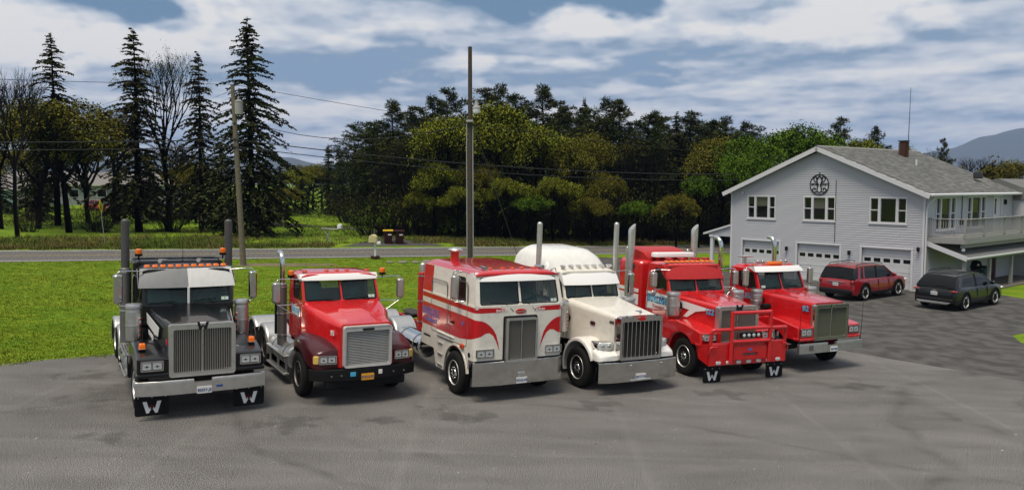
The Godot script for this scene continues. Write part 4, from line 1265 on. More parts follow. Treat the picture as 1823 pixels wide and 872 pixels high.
	for i in 7:
		var g := grp(p, "marker_light", Vector3(lerpf(-0.75, 0.75, i / 6.0), 2.88, -2.62))
		part(g, "base", one_box(Vector3(0, 0.0, -0.06), Vector3(0.03, 0.05, 0.16), 0.01), M("chrome"))
		part(g, "lens", one_tube([Vector3(0, 0.05, -0.16), Vector3(0, 0.05, 0.04), Vector3(0, 0.05, 0.09)], [0.03, 0.045, 0.012], 12), M("dull_chrome"))
	# sleeper with its high rounded cap
	var sl := MB.new()
	sl.box(Vector3(0, 1.78, -4.05), Vector3(2.32, 1.7, 1.8), 0.06)
	part(p, "sleeper", sl, W)
	var cap := MB.new()
	var rings := []
	for q in [[-3.10, 2.78, 0.92], [-3.13, 2.86, 1.04], [-3.25, 3.04, 1.12], [-3.45, 3.22, 1.155], [-3.75, 3.34, 1.16], [-4.75, 3.38, 1.16], [-4.93, 3.32, 1.14]]:
		var R := PackedVector3Array()
		for i in 17:
			var t := -1.0 + 2.0 * i / 16.0
			R.append(Vector3(t * q[2], 2.6 + (q[1] - 2.6) * pow(maxf(0.0, 1.0 - pow(absf(t), 4.5)), 0.6), q[0]))
		R.append(Vector3(q[2], 2.45, q[0])); R.append(Vector3(-q[2], 2.45, q[0]))
		rings.append(R)
	cap.loft(rings)
	var cp := part(p, "sleeper_roof", cap, M("white_paint"), 50)
	part(cp, "roof_seam", one_box(Vector3(0.0, 2.80, -3.12), Vector3(1.5, 0.012, 0.03)), M("steel_grey"))
	wiper(p, Vector3(0.72, 2.08, -2.2), Vector3(0.55, 2.15, -2.27), Vector3(0.15, 2.16, -2.27))
	wiper(p, Vector3(-0.2, 2.08, -2.2), Vector3(-0.35, 2.15, -2.27), Vector3(-0.75, 2.16, -2.27))
	chassis(p, -0.4, -8.2, [-6.3, -7.6], -1.12, M("black_metal"))
	half_fenders(p, [-6.3, -7.6], M("aluminium"))

func truck_red_guard() -> void:
	var p := thing("semi_truck", "red sleeper truck with red tubular bull bar and matching red visor, numbered 122", "truck", "tractor trucks parked in a row")
	place(p, 6.35, -21.6, 23.5)
	k_drive = "alu"
	var R_ := M("bright_red_paint")
	var dz := -0.42
	# bull bar
	var g := grp(p, "bull_bar")
	part(g, "lower_plate", one_prism(pl([-1.28, 0.5, 1.28, 0.5, 1.28, 1.02, 1.2, 1.1, -1.2, 1.1, -1.28, 1.02]), -0.1, 0.0, Transform3D(), 0.02), R_)
	for s in [-1, 1]:
		part(g, "end_plate", one_prism(pl([-0.5, 0.62, -0.5, 1.0, -0.05, 1.09, -0.05, 0.5]), s * 1.25, s * 1.28, side_xf()), R_)
		part(g, "upright_tube", one_tube([Vector3(s * 0.64, 0.56, 0.05), Vector3(s * 0.64, 1.94, 0.05)], 0.055, 14), R_)
		part(g, "side_tube", one_tube(smooth_path([Vector3(s * 0.64, 1.46, 0.04), Vector3(s * 1.1, 1.46, 0.03), Vector3(s * 1.22, 1.44, 0.0), Vector3(s * 1.24, 1.3, -0.03), Vector3(s * 1.24, 1.05, -0.05)], 4), 0.05, 12), R_)
		var gu := MB.new()
		gu.tube(smooth_path([Vector3(s * 1.26, 0.75, -0.05), Vector3(s * 1.31, 0.85, 0.0), Vector3(s * 1.27, 1.0, 0.03), Vector3(s * 1.1, 1.02, 0.05)], 4), 0.02, 8)
		part(g, "guide_hook", gu, R_)
		mud_flap(p, s * 1.05 + 0.02, 0.02, 0.42, -0.2, 0.58, false)
		part(p, "tow_pin", one_tube([Vector3(s * 0.32, 0.84, 0.0), Vector3(s * 0.32, 0.84, 0.04)], 0.03, 10), M("chrome"))
	for y in [1.90, 1.48, 1.13]: part(g, "cross_tube", one_tube([Vector3(-0.64, y, 0.05), Vector3(0.64, y, 0.05)], 0.052, 14), R_)
	var wp := MB.new()
	wp.ring(rrect(1.1, 0.36, 0.02, 3, Vector2(0, 0.82)), rrect(0.52, 0.08, 0.02, 3, Vector2(0, 0.78)), 0.0, 0.05)
	part(g, "winch_plate", wp, R_, 30)
	part(g, "winch_roller", one_tube([Vector3(-0.26, 0.775, 0.01), Vector3(0.26, 0.775, 0.01)], 0.022, 8), M("steel_grey"))
	part(g, "maker_tag", one_box(Vector3(0, 0.90, 0.05), Vector3(0.13, 0.06, 0.01), 0.003), M("decal_blue"))
	for i in 7:
		part(p, "bumper_light", one_prism(rrect(0.16, 0.09, 0.035), 0.0, 0.02, at_xf(Vector3(lerpf(-1.0, 1.0, i / 6.0), 0.575, 0.001)), 0.01), M("lens_white"))
	part(g, "light_bar", one_box(Vector3(0, 1.29, 0.03), Vector3(0.72, 0.14, 0.06), 0.015), M("black_plastic"))
	for i in 4:
		var l := MB.new()
		l.lathe([[0.05, 0.0], [0.045, 0.02], [0.02, 0.028], [0.0, 0.03]], 14, at_xf(Vector3(lerpf(-0.24, 0.24, i / 3.0), 1.29, 0.06), 0, PI / 2))
		part(g, "lamp", l, M("lens_white"))
	grille(p, 0.665, 0.93, 1.985, -0.09 + dz, 0.085, 32, true, "bar_chrome", "dull_chrome", "mesh_dark", 0.013, 0.02)
	var e := MB.new()
	w_emblem(e, 0.24, at_xf(Vector3(0, 1.95, -0.05 + dz)), 0.02)
	part(p, "hood_emblem", e, M("ink_black"))
	var hd := star_hood(p, R_, dz)
	star_fenders(p, R_, -1.28 + dz + 0.35, dz + 0.1)
	for s in [-1, 1]:
		var f := MB.new()
		arch_fender(f, -1.25, 0.52, 0.80, s * 0.7, s * 1.24, 12, 185, 0.02, 0.06, 18)
		part(p, "arch_flare", f, R_)
		wheel(p, s * 1.10, -1.25, 0.52, s, "alu")
		var t: float = -s * 0.12
		var xf := on_side(s, Vector3(s * 0.815, 1.72, -1.32 + dz), -0.03, t)
		var fl := 1.0 if s < 0 else -1.0
		decal(hd, "hood_stripe", _flip(pl([-0.72, 0.28, 0.98, 0.14, 0.35, 0.0, 0.02, -0.20, -0.14, -0.20, 0.10, 0.02, -0.72, 0.10]), fl), xf, M("decal_white"), 0.008)
		decal(hd, "hood_stripe", _flip(pl([-0.65, 0.04, -0.20, 0.0, -0.38, -0.26, -0.65, -0.22]), fl), xf, M("decal_white"), 0.008)
		letters(hd, "truck_number", "122", 0.15, on_side(s, Vector3(s * 0.712, 1.80, -0.42 + dz), -0.03, t), M("sky_blue"), false, 0.014)
		letters(hd, "truck_number", "122", 0.165, on_side(s, Vector3(s * 0.708, 1.79, -0.42 + dz), -0.03, t), M("ink_blue"), false, 0.012)
		part(p, "fender_marker", one_prism(rrect(0.06, 0.13, 0.02), 0, s * 0.03, side_xf(s * 1.25) * at_xf(Vector3(-0.35, 1.2, 0)), 0.008), M("dull_chrome"))
		air_cleaner(p, s * 1.12, -1.98, 1.52, 2.22, 0.19, 0)
		mirror(p, s * 1.45, 2.28, 2.72, -2.5, s * 0.97, s, "aluminium", true)
		part(p, "mirror_frame", one_tube(smooth_path([Vector3(s * 0.98, 1.5, -3.2), Vector3(s * 1.3, 1.55, -3.0), Vector3(s * 1.5, 1.9, -2.75), Vector3(s * 1.5, 2.6, -2.7), Vector3(s * 1.35, 2.76, -2.65), Vector3(s * 0.98, 2.78, -2.4)], 4), 0.013), M("chrome"))
		var cv := MB.new()
		cv.lathe([[0.0, 0.03], [0.07, 0.02], [0.085, 0.0], [0.05, -0.04], [0.0, -0.05]], 14, at_xf(Vector3(s * 1.46, 2.12, -2.48), 0, PI / 2))
		part(p, "round_mirror", cv, M("aluminium"))
		stack(p, s * 1.17, -4.25, 0.8, 1.6, 4.02, 0.11, 0.135, "mitre", M("dull_chrome"), M("dull_chrome"))
		stack(p, s * 1.13, -4.52, 0.8, 1.6, 3.3 if s < 0 else 3.2, 0.05, 0.06, "plain", M("dull_chrome"), M("dull_chrome"))
		door_panel(p, s, 0.98, -2.55, -3.5, 1.1, 2.1, R_)
		# white bands and the name on the door
		decal(p, "white_band", pl([-3.56, 1.94, -2.42, 1.94, -2.42, 2.03, -3.56, 2.05]), _face(s, 0.9935), M("decal_white"))
		decal(p, "white_band", pl([-3.56, 1.52, -2.42, 1.62, -2.42, 1.88, -3.56, 1.88]), _face(s, 0.9935), M("decal_white"))
		decal(p, "white_band", pl([-5.05, 1.94, -3.85, 1.94, -3.85, 2.05, -5.05, 2.05]), _face(s, 1.101), M("decal_white"))
		decal(p, "white_band", pl([-5.05, 1.62, -3.85, 1.56, -3.85, 1.88, -5.05, 1.88]), _face(s, 1.101), M("decal_white"))
		letters(p, "door_lettering", "BURLEGE", 0.20, on_side(s, Vector3(s * 0.999, 1.86, -2.98)), M("sky_blue"), false, 0.012, 0.82)
		letters(p, "door_lettering", "BURLEGE", 0.215, on_side(s, Vector3(s * 0.997, 1.845, -2.97)), M("ink_blue"), false, 0.010, 0.82)
		letters(p, "door_script", "Transport", 0.09, on_side(s, Vector3(s * 0.999, 1.64, -2.9)), M("decal_red"), true, 0.008)
		fuel_tank(p, s * 0.95, -4.9, -2.6, 0.33, 0.7, M("chrome"), true)
	cab(p, {wb = 0.98, wt = 0.95, y0 = 1.05, ys = 2.13, yt = 2.88, zb = -1.96 + dz, zt = -2.25 + dz, zr = -3.6, crown = 0.08, win1 = 0.62}, R_)
	visor(p, 1.02, 0.98, 2.50, -1.98 + dz, 2.92, -2.24 + dz, [M("dull_red_paint"), M("dull_red_paint")])
	for i in 10: marker(p, Vector3(lerpf(-0.82, 0.82, i / 9.0), 2.955, -2.42 + dz), 0.13, "amber", 0.05)
	var sl := MB.new()
	sl.box(Vector3(0, 1.96, -4.45), Vector3(2.2, 1.92, 1.3), 0.12)
	part(p, "sleeper", sl, R_)
	part(p, "sleeper_vent", one_prism(circ(0.07, 14, Vector2(-4.15, 2.72)), 0, -0.012, side_xf(-1.10)), M("chassis_grey"))
	# roof fairing, light bar, horns
	var fa := MB.new()
	var rings := []
	for q in [[-3.95, 0.06, 0.74], [-4.15, 0.22, 0.80], [-4.6, 0.30, 0.84], [-4.95, 0.30, 0.84]]:
		var R := PackedVector3Array()
		for c in [[-q[2], 2.92], [-q[2], 2.92 + q[1]], [-q[2] * 0.8, 2.97 + q[1]], [q[2] * 0.8, 2.97 + q[1]], [q[2], 2.92 + q[1]], [q[2], 2.92]]: R.append(Vector3(c[0], c[1], q[0]))
		rings.append(R)
	fa.loft(rings)
	part(p, "roof_fairing", fa, M("dull_red_paint"), 60)
	var lb := MB.new()
	lb.prism(rrect(1.5, 0.34, 0.15, 5, Vector2(0.05, -3.78)), 0.0, 0.13, plan_xf(3.04), 0.03)
	part(p, "light_bar", lb, M("decal_white"))
	var lf := MB.new()
	for x in [-0.5, 0.55]: lf.box(Vector3(x, 3.0, -3.78), Vector3(0.08, 0.14, 0.1))
	part(p, "light_bar_feet", lf, M("bright_red_paint"))
	for x in [-0.55, -0.1, 0.4, 0.75]: part(p, "air_horn", one_tube([Vector3(x, 3.03, -3.3), Vector3(x, 3.03, -2.95)], [0.025, 0.06], 10), M("dull_red_paint"))
	wiper(p, Vector3(-0.25, 2.15, -1.93 + dz), Vector3(-0.35, 2.22, -1.97 + dz), Vector3(-0.75, 2.2, -1.975 + dz))
	wiper(p, Vector3(0.6, 2.15, -1.93 + dz), Vector3(0.5, 2.25, -1.975 + dz), Vector3(0.12, 2.22, -1.975 + dz))
	chassis(p, -0.6, -8.0, [-6.1, -7.45], -1.25, M("black_metal"))

func _flip(o: PackedVector2Array, f: float) -> PackedVector2Array:
	var r := PackedVector2Array()
	for q in o: r.append(Vector2(q.x * f, q.y))
	return r
func _face(s: float, x: float) -> Transform3D:
	return Transform3D(Basis(Vector3(0, 0, 1), Vector3(0, 1, 0), Vector3(s, 0, 0)), Vector3(s * x, 0, 0))

func truck_red_square() -> void:
	var p := thing("semi_truck", "red day cab truck with olive grille cover and silver bumper, nearest the house", "truck", "tractor trucks parked in a row")
	place(p, 9.25, -23.25, 28.5)
	k_drive = "steel"
	var R_ := M("red_paint")
	var bm := bumper(p, 2.62, 0.58, 0.28, M("aluminium"), 0.03, 0.08, 4.0, 0.18, 0.09)
	part(bm, "painted_step_hole", one_box(Vector3(-0.86, 0.73, 0.0), Vector3(0.17, 0.15, 0.012), 0.005), M("steel_grey"))  # grey patch painted for the shade inside the bumper step hole
	plate(p, Vector3(0.05, 0.66, 0.015), M("plate_white"), "39-TOW", M("ink_blue"))
	grille(p, 0.68, 0.92, 1.94, -0.09, 0.085, 28, true, "winter_front", "winter_front", "winter_front", 0.022, 0.02)
	var e := MB.new()
	w_emblem(e, 0.2, at_xf(Vector3(0, 1.9, -0.05)), 0.02)
	part(p, "hood_emblem", e, M("winter_front"))
	var tr := MB.new()
	tr.ring(rrect(1.38, 1.05, 0.06, 4, Vector2(0, 1.43)), rrect(1.34, 1.01, 0.05, 4, Vector2(0, 1.43)), -0.16, -0.1)
	part(p, "hood_trim", tr, M("chrome"))
	var hd := star_hood(p, R_, 0.0)
	part(hd, "hood_latch", one_box(Vector3(0, 2.0, -0.14), Vector3(0.10, 0.03, 0.05), 0.008), M("red_paint"))
	star_fenders(p, R_, -1.2, 0.0)
	for s in [-1, 1]:
		wheel(p, s * 1.10, -1.2, 0.52, s, "steel", deg_to_rad(-14))
		letters(hd, "truck_number", "92", 0.15, on_side(s, Vector3(s * 0.712, 1.80, -0.42), -0.03, -s * 0.12), M("sky_blue"), false, 0.014)
		letters(hd, "truck_number", "92", 0.165, on_side(s, Vector3(s * 0.708, 1.79, -0.42), -0.03, -s * 0.12), M("ink_blue"), false, 0.012)
		mirror(p, s * 1.38, 2.25, 2.78, -2.15, s * 0.97, s, "aluminium", true)
		stack(p, s * 1.18, -3.5, 0.9, 2.5, 3.62, 0.07, 0.12, "curved", M("chrome"), M("chrome"))
		air_cleaner(p, s * 1.15, -1.9, 1.60, 2.2, 0.17, 0)
		door_panel(p, s, 0.98, -2.1, -3.1, 1.1, 2.1, R_)
		letters(p, "door_lettering", "BURLEGE", 0.17, on_side(s, Vector3(s * 0.996, 1.92, -2.6)), M("sky_blue"), false, 0.01, 0.82)
		fuel_tank(p, s * 0.95, -4.2, -2.5, 0.33, 0.7, M("aluminium"), true)
		antenna(p, Vector3(s * 1.28, 0.86, -0.08), Vector3(s * 1.30, 1.95, -0.06), 0.008)
	var tk := MB.new()
	tk.tube([Vector3(-1.0, 1.72, -1.55), Vector3(-1.3, 1.72, -1.5)], 0.09, 14)
	part(p, "intake_scoop", tk, M("black_plastic"))
	cab(p, {wb = 0.98, wt = 0.94, y0 = 1.05, ys = 2.13, yt = 2.74, zb = -1.96, zt = -2.22, zr = -3.25, crown = 0.13, win1 = 0.68, rear_window = 0.28}, R_)
	visor(p, 1.02, 0.98, 2.68, -2.02, 2.84, -2.18, [M("decal_white")])
	for x in [-0.8, -0.3, 0.75]: marker(p, Vector3(x, 2.83, -2.42), 0.12, "amber_red", 0.05)
	var lb := MB.new()
	lb.prism(rrect(0.55, 0.2, 0.06, 4, Vector2(0.1, -2.45)), 0.0, 0.09, plan_xf(2.865), 0.03)
	part(p, "light_bar", lb, M("amber"))
	for x in [-0.55, -0.35, 0.45, 0.65]:
		var l := MB.new()
		l.box(Vector3(x, 2.95, -2.5), Vector3(0.12, 0.09, 0.08), 0.02)
		l.tube([Vector3(x, 2.92, -2.52), Vector3(x, 2.8, -2.52)], 0.015, 6)
		part(p, "work_lamp", l, M("dull_chrome"))
	var rk := MB.new()
	rk.box(Vector3(-0.6, 3.08, -3.0), Vector3(0.4, 0.05, 0.3), 0.02)
	rk.tube([Vector3(-0.6, 3.06, -3.0), Vector3(-0.6, 2.84, -3.0)], 0.04, 8)
	part(p, "roof_vent", rk, M("dull_chrome"))
	wiper(p, Vector3(-0.25, 2.15, -1.93), Vector3(-0.35, 2.22, -1.97), Vector3(-0.75, 2.2, -1.975))
	wiper(p, Vector3(0.6, 2.15, -1.93), Vector3(0.5, 2.25, -1.975), Vector3(0.12, 2.22, -1.975))
	stickers(p, Vector3(-0.85, 2.24, -1.985), 0.35)
	chassis(p, -0.3, -6.8, [-4.9, -6.2], -1.2, M("dull_red_paint"))

# ------------------------------------------------------------------ the garage house (front wall at z = 0, x from -12.1 to 0, side wall at x = 0)
# courses of lapped siding with openings left out; o: openings as [u0, u1, y0, y1]; top(u) the height of the wall at u
func siding(u0: float, u1: float, y0: float, y1: float, openings: Array, xf: Transform3D, gable := []) -> MB:
	var b := MB.new()
	var ch := 0.13
	var y := y0
	while y < y1 - 0.005:
		var ye := minf(y + ch, y1)
		var a := u0
		var e := u1
		if gable.size() > 0 and ye > gable[2]:
			# gable: [u of the peak, y of the peak, y of the eave]
			var t: float = (ye - gable[2]) / (gable[1] - gable[2])
			a = lerpf(u0, gable[0], t)
			e = lerpf(u1, gable[0], t)
		var spans := [[a, e]]
		for o in openings:
			if o[2] < ye - 0.02 and o[3] > y + 0.02:
				var nx := []
				for s in spans:
					if o[1] <= s[0] or o[0] >= s[1]: nx.append(s)
					else:
						if o[0] > s[0]: nx.append([s[0], o[0]])
						if o[1] < s[1]: nx.append([o[1], s[1]])
				spans = nx
		for s in spans:
			if s[1] - s[0] < 0.02: continue
			b.hexa([xf * Vector3(s[0], y, 0.034), xf * Vector3(s[1], y, 0.034), xf * Vector3(s[1], y, -0.02), xf * Vector3(s[0], y, -0.02), xf * Vector3(s[0], ye, 0.004), xf * Vector3(s[1], ye, 0.004), xf * Vector3(s[1], ye, -0.02), xf * Vector3(s[0], ye, -0.02)])
		y = ye
	return b
func wall_core(u0: float, u1: float, y0: float, y1: float, openings: Array, xf: Transform3D) -> MB:
	# the wall behind the siding, cut into panels between the openings
	var b := MB.new()
	var cuts := [u0, u1]
	for o in openings: cuts.append(o[0]); cuts.append(o[1])
	cuts.sort()
	for i in cuts.size() - 1:
		var a: float = cuts[i]
		var e: float = cuts[i + 1]
		if e - a < 0.001: continue
		var ys := y0
		var stack_ := []
		for o in openings:
			if o[0] <= a + 0.001 and o[1] >= e - 0.001: stack_.append([o[2], o[3]])
		stack_.sort_custom(func(p, q): return p[0] < q[0])
		for o in stack_:
			if o[0] > ys: b.box(xf * Vector3((a + e) / 2, (ys + o[0]) / 2, -0.095), _abs(xf.basis * Vector3(e - a, o[0] - ys, 0.148)))
			ys = o[1]
		if y1 > ys: b.box(xf * Vector3((a + e) / 2, (ys + y1) / 2, -0.095), _abs(xf.basis * Vector3(e - a, y1 - ys, 0.148)))
	return b
func _abs(v: Vector3) -> Vector3: return v.abs()

func house_window(p: Node, u0: float, g0: float, g1: float, u1: float, y0: float, y1: float, xf: Transform3D, blind: float) -> void:
	# a wide fixed light between two narrow double-hung sashes
	var w := grp(p, "window")
	var cy := (y0 + y1) / 2
	var h := y1 - y0
	var bays := [[u0, g0 - 0.02], [g0 + 0.02, g1 - 0.02], [g1 + 0.02, u1]]
	for i in 3:
		var cx: float = (bays[i][0] + bays[i][1]) / 2
		var bw: float = bays[i][1] - bays[i][0]
		var f := MB.new()
		f.ring(rrect(bw + 0.04, h + 0.10, 0.005, 1, Vector2(cx, cy)), rrect(bw - 0.10, h - 0.08, 0.005, 1, Vector2(cx, cy)), -0.06, 0.05 + (0.004 if i == 1 else 0.0), xf)
		var fr := part(w, "window_frame", f, M("trim_white"), 30)
		if i != 1: part(fr, "meeting_rail", one_prism(rrect(bw - 0.08, 0.055, 0.004, 1, Vector2(cx, cy)), -0.04, 0.03, xf), M("trim_white"))
		part(fr, "pane", one_prism(rrect(bw - 0.08, h - 0.06, 0.003, 1, Vector2(cx, cy)), -0.035, -0.028, xf), M("house_glass"))
		if blind > 0.0 and i == 1:
			part(fr, "roller_blind", one_prism(rrect(bw - 0.08, h * blind, 0.003, 1, Vector2(cx, y1 - h * blind / 2)), -0.075, -0.07, xf), M("blind"))
	part(w, "sill", one_prism(rrect(u1 - u0 + 0.12, 0.045, 0.004, 1, Vector2((u0 + u1) / 2, y0 - 0.075)), 0.0, 0.08, xf), M("trim_white"))

func garage_door(p: Node, u0: float, u1: float, top: float) -> void:
	var d := grp(p, "garage_door")
	var w := u1 - u0
	var n := 4
	var rows := 5
	var ph := top / rows
	var cx := (u0 + u1) / 2
	for r in rows:
		var y := r * ph
		if r == 3:
			# the glazed row: rails round five openings
			var s := MB.new()
			var pw := w / 5.0
			for k in 5:
				var px := u0 + (k + 0.5) * pw
				s.ring(rrect(pw, ph - 0.012, 0.002, 1, Vector2(px, y + ph / 2)), rrect(pw - 0.16, ph * 0.5, 0.01, 1, Vector2(px, y + ph * 0.5)), -0.16, -0.115)
			part(d, "glazed_panel", s, M("door_white"), 30)
			for k in 5:
				var px := u0 + (k + 0.5) * pw
				part(d, "pane", one_prism(rrect(pw - 0.13, ph * 0.55, 0.01, 1, Vector2(px, y + ph * 0.5)), -0.145, -0.138), M("dark_pane"))
		else:
			var s := MB.new()
			s.box(Vector3(cx, y + ph / 2, -0.14), Vector3(w - 0.004, ph - 0.012, 0.05), 0.01)
			for k in n:
				var px := u0 + (k + 0.5) * w / n
				s.ring(rrect(w / n - 0.10, ph - 0.11, 0.01, 1, Vector2(px, y + ph / 2)), rrect(w / n - 0.15, ph - 0.16, 0.01, 1, Vector2(px, y + ph / 2)), -0.116, -0.107)
			part(d, "door_panel", s, M("door_white"), 30)
	var t := MB.new()
	for q in [[u0 - 0.12, u0], [u1, u1 + 0.12]]: t.box(Vector3((q[0] + q[1]) / 2, top / 2, 0.0), Vector3(0.12, top, 0.12), 0.008)
	t.box(Vector3(cx, top + 0.06, 0.002), Vector3(w + 0.24, 0.12, 0.12), 0.008)
	part(d, "door_trim", t, M("trim_white"))

func wall_lamp(p: Node, c: Vector3) -> void:
	var l := MB.new()
	l.box(c + Vector3(0, 0, 0.03), Vector3(0.09, 0.14, 0.03), 0.01)
	l.tube([c + Vector3(0, 0.05, 0.04), c + Vector3(0, 0.1, 0.12)], 0.015, 6)
	l.lathe([[0.02, 0.11], [0.09, 0.04], [0.075, -0.12], [0.04, -0.16], [0.0, -0.16]], 10, at_xf(c + Vector3(0, 0, 0.13)))
	part(p, "wall_lamp", l, M("ink_black"))

func house() -> void:
	flat("siding_grey", Color(0.44, 0.45, 0.485), 0.6)
	flat("trim_white", Color(0.56, 0.57, 0.60), 0.5)
	flat("door_white", Color(0.54, 0.555, 0.575), 0.45)
	flat("shutter_grey", Color(0.042, 0.044, 0.052), 0.55)
	flat("blind", Color(0.34, 0.34, 0.27), 0.8)
	flat("dark_pane", Color(0.006, 0.007, 0.008), 0.08)
	glass("house_glass", Color(0.006, 0.008, 0.010), 0.25)
	flat("deck_wood", Color(0.29, 0.29, 0.29), 0.8, 0.0, 0.0, true)
	flat("brick_red", Color(0.085, 0.042, 0.032), 0.9)
	var shg := flat("shingle", Color(0.17, 0.172, 0.168), 0.9)
	shg.albedo_texture = noise_tex(31, 0.09, Color(0.72, 0.72, 0.7), Color(1, 1, 1), 4, 512, Color(0.86, 0.87, 0.86))
	shg.uv1_triplanar = true
	shg.uv1_scale = Vector3(0.5, 0.5, 0.5)
	flat("shingle_b", Color(0.185, 0.185, 0.178), 0.9)
	flat("shingle_c", Color(0.145, 0.148, 0.148), 0.9)
	var p := thing("garage_house", "two-storey grey sided house with three white garage doors and a shingled gable roof", "house")
	p.transform = Transform3D(Basis(Vector3.UP, deg_to_rad(-51)), Vector3(21.65, -0.74, -42.6))
	var W := 12.13
	var E := 5.28
	var PK := 7.62
	var gx := [[-11.19, -8.59], [-7.36, -4.69], [-3.37, -0.65]]
	var wn := [[-10.87, -10.32, -9.37, -8.9], [-7.01, -6.45, -5.56, -5.02], [-2.98, -2.45, -1.47, -0.95]]
	var op := []
	for g in gx: op.append([g[0], g[1], -0.2, 2.16])
	for w in wn: op.append([w[0] + 0.01, w[3] - 0.01, 3.6, 4.9])
	var fx := Transform3D()
	var fw := grp(p, "front_wall")
	part(fw, "siding", siding(-W + 0.1, -0.1, 0.0, PK, op, fx, [-W / 2, PK, E]), M("siding_grey"), 20)
	part(fw, "wall_core", wall_core(-W + 0.02, -0.02, -0.3, E, op, fx), M("siding_grey"), 20)
	part(fw, "gable_core", one_prism(pl([-W + 0.02, E, -0.02, E, -W / 2, PK - 0.05]), -0.16, -0.022), M("siding_grey"))
	for x in [-W + 0.05, -0.05]: part(fw, "corner_board", one_box(Vector3(x, E / 2 - 0.05, 0.0), Vector3(0.11, E + 0.1, 0.07), 0.01), M("trim_white"))
	for g in gx: garage_door(p, g[0], g[1], 2.16)
	for i in 3: house_window(p, wn[i][0], wn[i][1], wn[i][2], wn[i][3], 3.58, 4.93, fx, [0.45, 0.5, 0.0][i])
	for x in [-8.02, -4.06]: wall_lamp(p, Vector3(x, 1.85, 0.02))
	wall_lamp(p, Vector3(-0.22, 2.28, 0.05))
	part(p, "conduit", one_tube([Vector3(-5.0, 5.9, 0.04), Vector3(-5.0, 2.36, 0.04)], 0.018, 6), M("shutter_grey"))
	part(p, "flood_lamp", one_box(Vector3(-11.2, 5.12, 0.1), Vector3(0.1, 0.22, 0.14), 0.03), M("trim_white"))
	# side wall
	var sx := Transform3D(Basis(Vector3(0, 0, -1), Vector3(0, 1, 0), Vector3(1, 0, 0)), Vector3.ZERO)
	var so := [[1.2, 3.57, 3.25, 4.9], [5.11, 7.56, 3.25, 4.9], [8.78, 9.88, 2.9, 4.95], [8.6, 9.5, -0.2, 2.0]]
	var sw := grp(p, "side_wall")
	part(sw, "siding", siding(0.1, 11.5, 0.0, E, so, sx), M("siding_grey"), 20)
	part(sw, "wall_core", wall_core(0.16, 11.6, -0.3, E, so, sx), M("siding_grey"), 20)
	house_window(p, 1.19, 1.75, 2.94, 3.58, 3.23, 4.94, sx, 0.0)
	house_window(p, 5.1, 5.67, 6.93, 7.57, 3.23, 4.94, sx, 0.0)
	var dr := grp(p, "door")
	part(dr, "door_leaf", one_prism(rrect(1.06, 2.02, 0.004, 1, Vector2(9.33, 3.93)), -0.06, -0.02, sx), M("door_white"))
	var df := MB.new()
	df.ring(rrect(1.3, 2.2, 0.004, 1, Vector2(9.33, 3.98)), rrect(1.04, 2.02, 0.004, 1, Vector2(9.33, 3.93)), -0.06, 0.05, sx)
	part(dr, "door_frame", df, M("trim_white"), 30)
	part(dr, "pane", one_prism(rrect(0.28, 0.9, 0.01, 1, Vector2(9.1, 4.35)), -0.02, -0.012, sx), M("dark_pane"))
	var ld := grp(p, "door")
	part(ld, "door_leaf", one_prism(rrect(0.88, 1.98, 0.004, 1, Vector2(9.05, 1.0)), -0.08, -0.03, sx), M("maroon_paint"))
	part(p, "lantern", one_box(Vector3(0.1, 4.6, -10.3), Vector3(0.14, 0.3, 0.14), 0.03), M("ink_black"))
	part(p, "electric_meter", one_box(Vector3(0.08, 3.55, -4.3), Vector3(0.12, 0.3, 0.22), 0.02), M("shutter_grey"))
	part(p, "conduit", one_tube([Vector3(0.05, 5.2, -4.35), Vector3(0.05, 3.6, -4.35)], 0.02, 6), M("shutter_grey"))
	# back and left walls, floors: the rooms behind the panes are closed
	part(p, "rear_walls", _boxes([[Vector3(-W / 2, E / 2 - 0.1, -11.55), Vector3(W, E + 0.2, 0.15)], [Vector3(-W + 0.09, E / 2 - 0.1, -5.8), Vector3(0.15, E + 0.2, 11.3)], [Vector3(-W / 2, 2.75, -5.85), Vector3(W - 0.4, 0.2, 11.2)], [Vector3(-W / 2, E - 0.06, -5.85), Vector3(W - 0.4, 0.1, 11.2)], [Vector3(-W / 2, -0.1, -5.85), Vector3(W - 0.4, 0.1, 11.2)]]), M("siding_grey"))
	part(p, "back_gable", one_prism(pl([-W + 0.02, E, -0.02, E, -W / 2, PK - 0.05]), -11.6, -11.48), M("siding_grey"))
	# roof: two slopes, each of shingle courses
	var sl := (PK + 0.16 - (E - 0.02)) / (W / 2 + 0.0)
	for s in [-1, 1]:
		var rf := grp(p, "roof_slope")
		var run := W / 2 + 0.42
		var L := sqrt(run * run + run * sl * run * sl)
		var dirv := Vector3(s * run / L, -sl * run / L, 0)
		var nrm := Vector3(s * sl, 1, 0).normalized()
		var top := Vector3(-W / 2, PK + 0.24, 0)
		var dk := MB.new()
		var a := top - nrm * 0.10
		var b := a + dirv * L
		dk.hexa([a + Vector3(0, 0, 0.42), b + Vector3(0, 0, 0.42), b + Vector3(0, 0, -12.0), a + Vector3(0, 0, -12.0), a + nrm * 0.07 + Vector3(0, 0, 0.42), b + nrm * 0.07 + Vector3(0, 0, 0.42), b + nrm * 0.07 + Vector3(0, 0, -12.0), a + nrm * 0.07 + Vector3(0, 0, -12.0)])
		part(rf, "roof_deck", dk, M("trim_white"), 20)
		# rake board along the gable
		var rk := MB.new()
		var ra := top - nrm * 0.27
		var rb := ra + dirv * (L + 0.02)
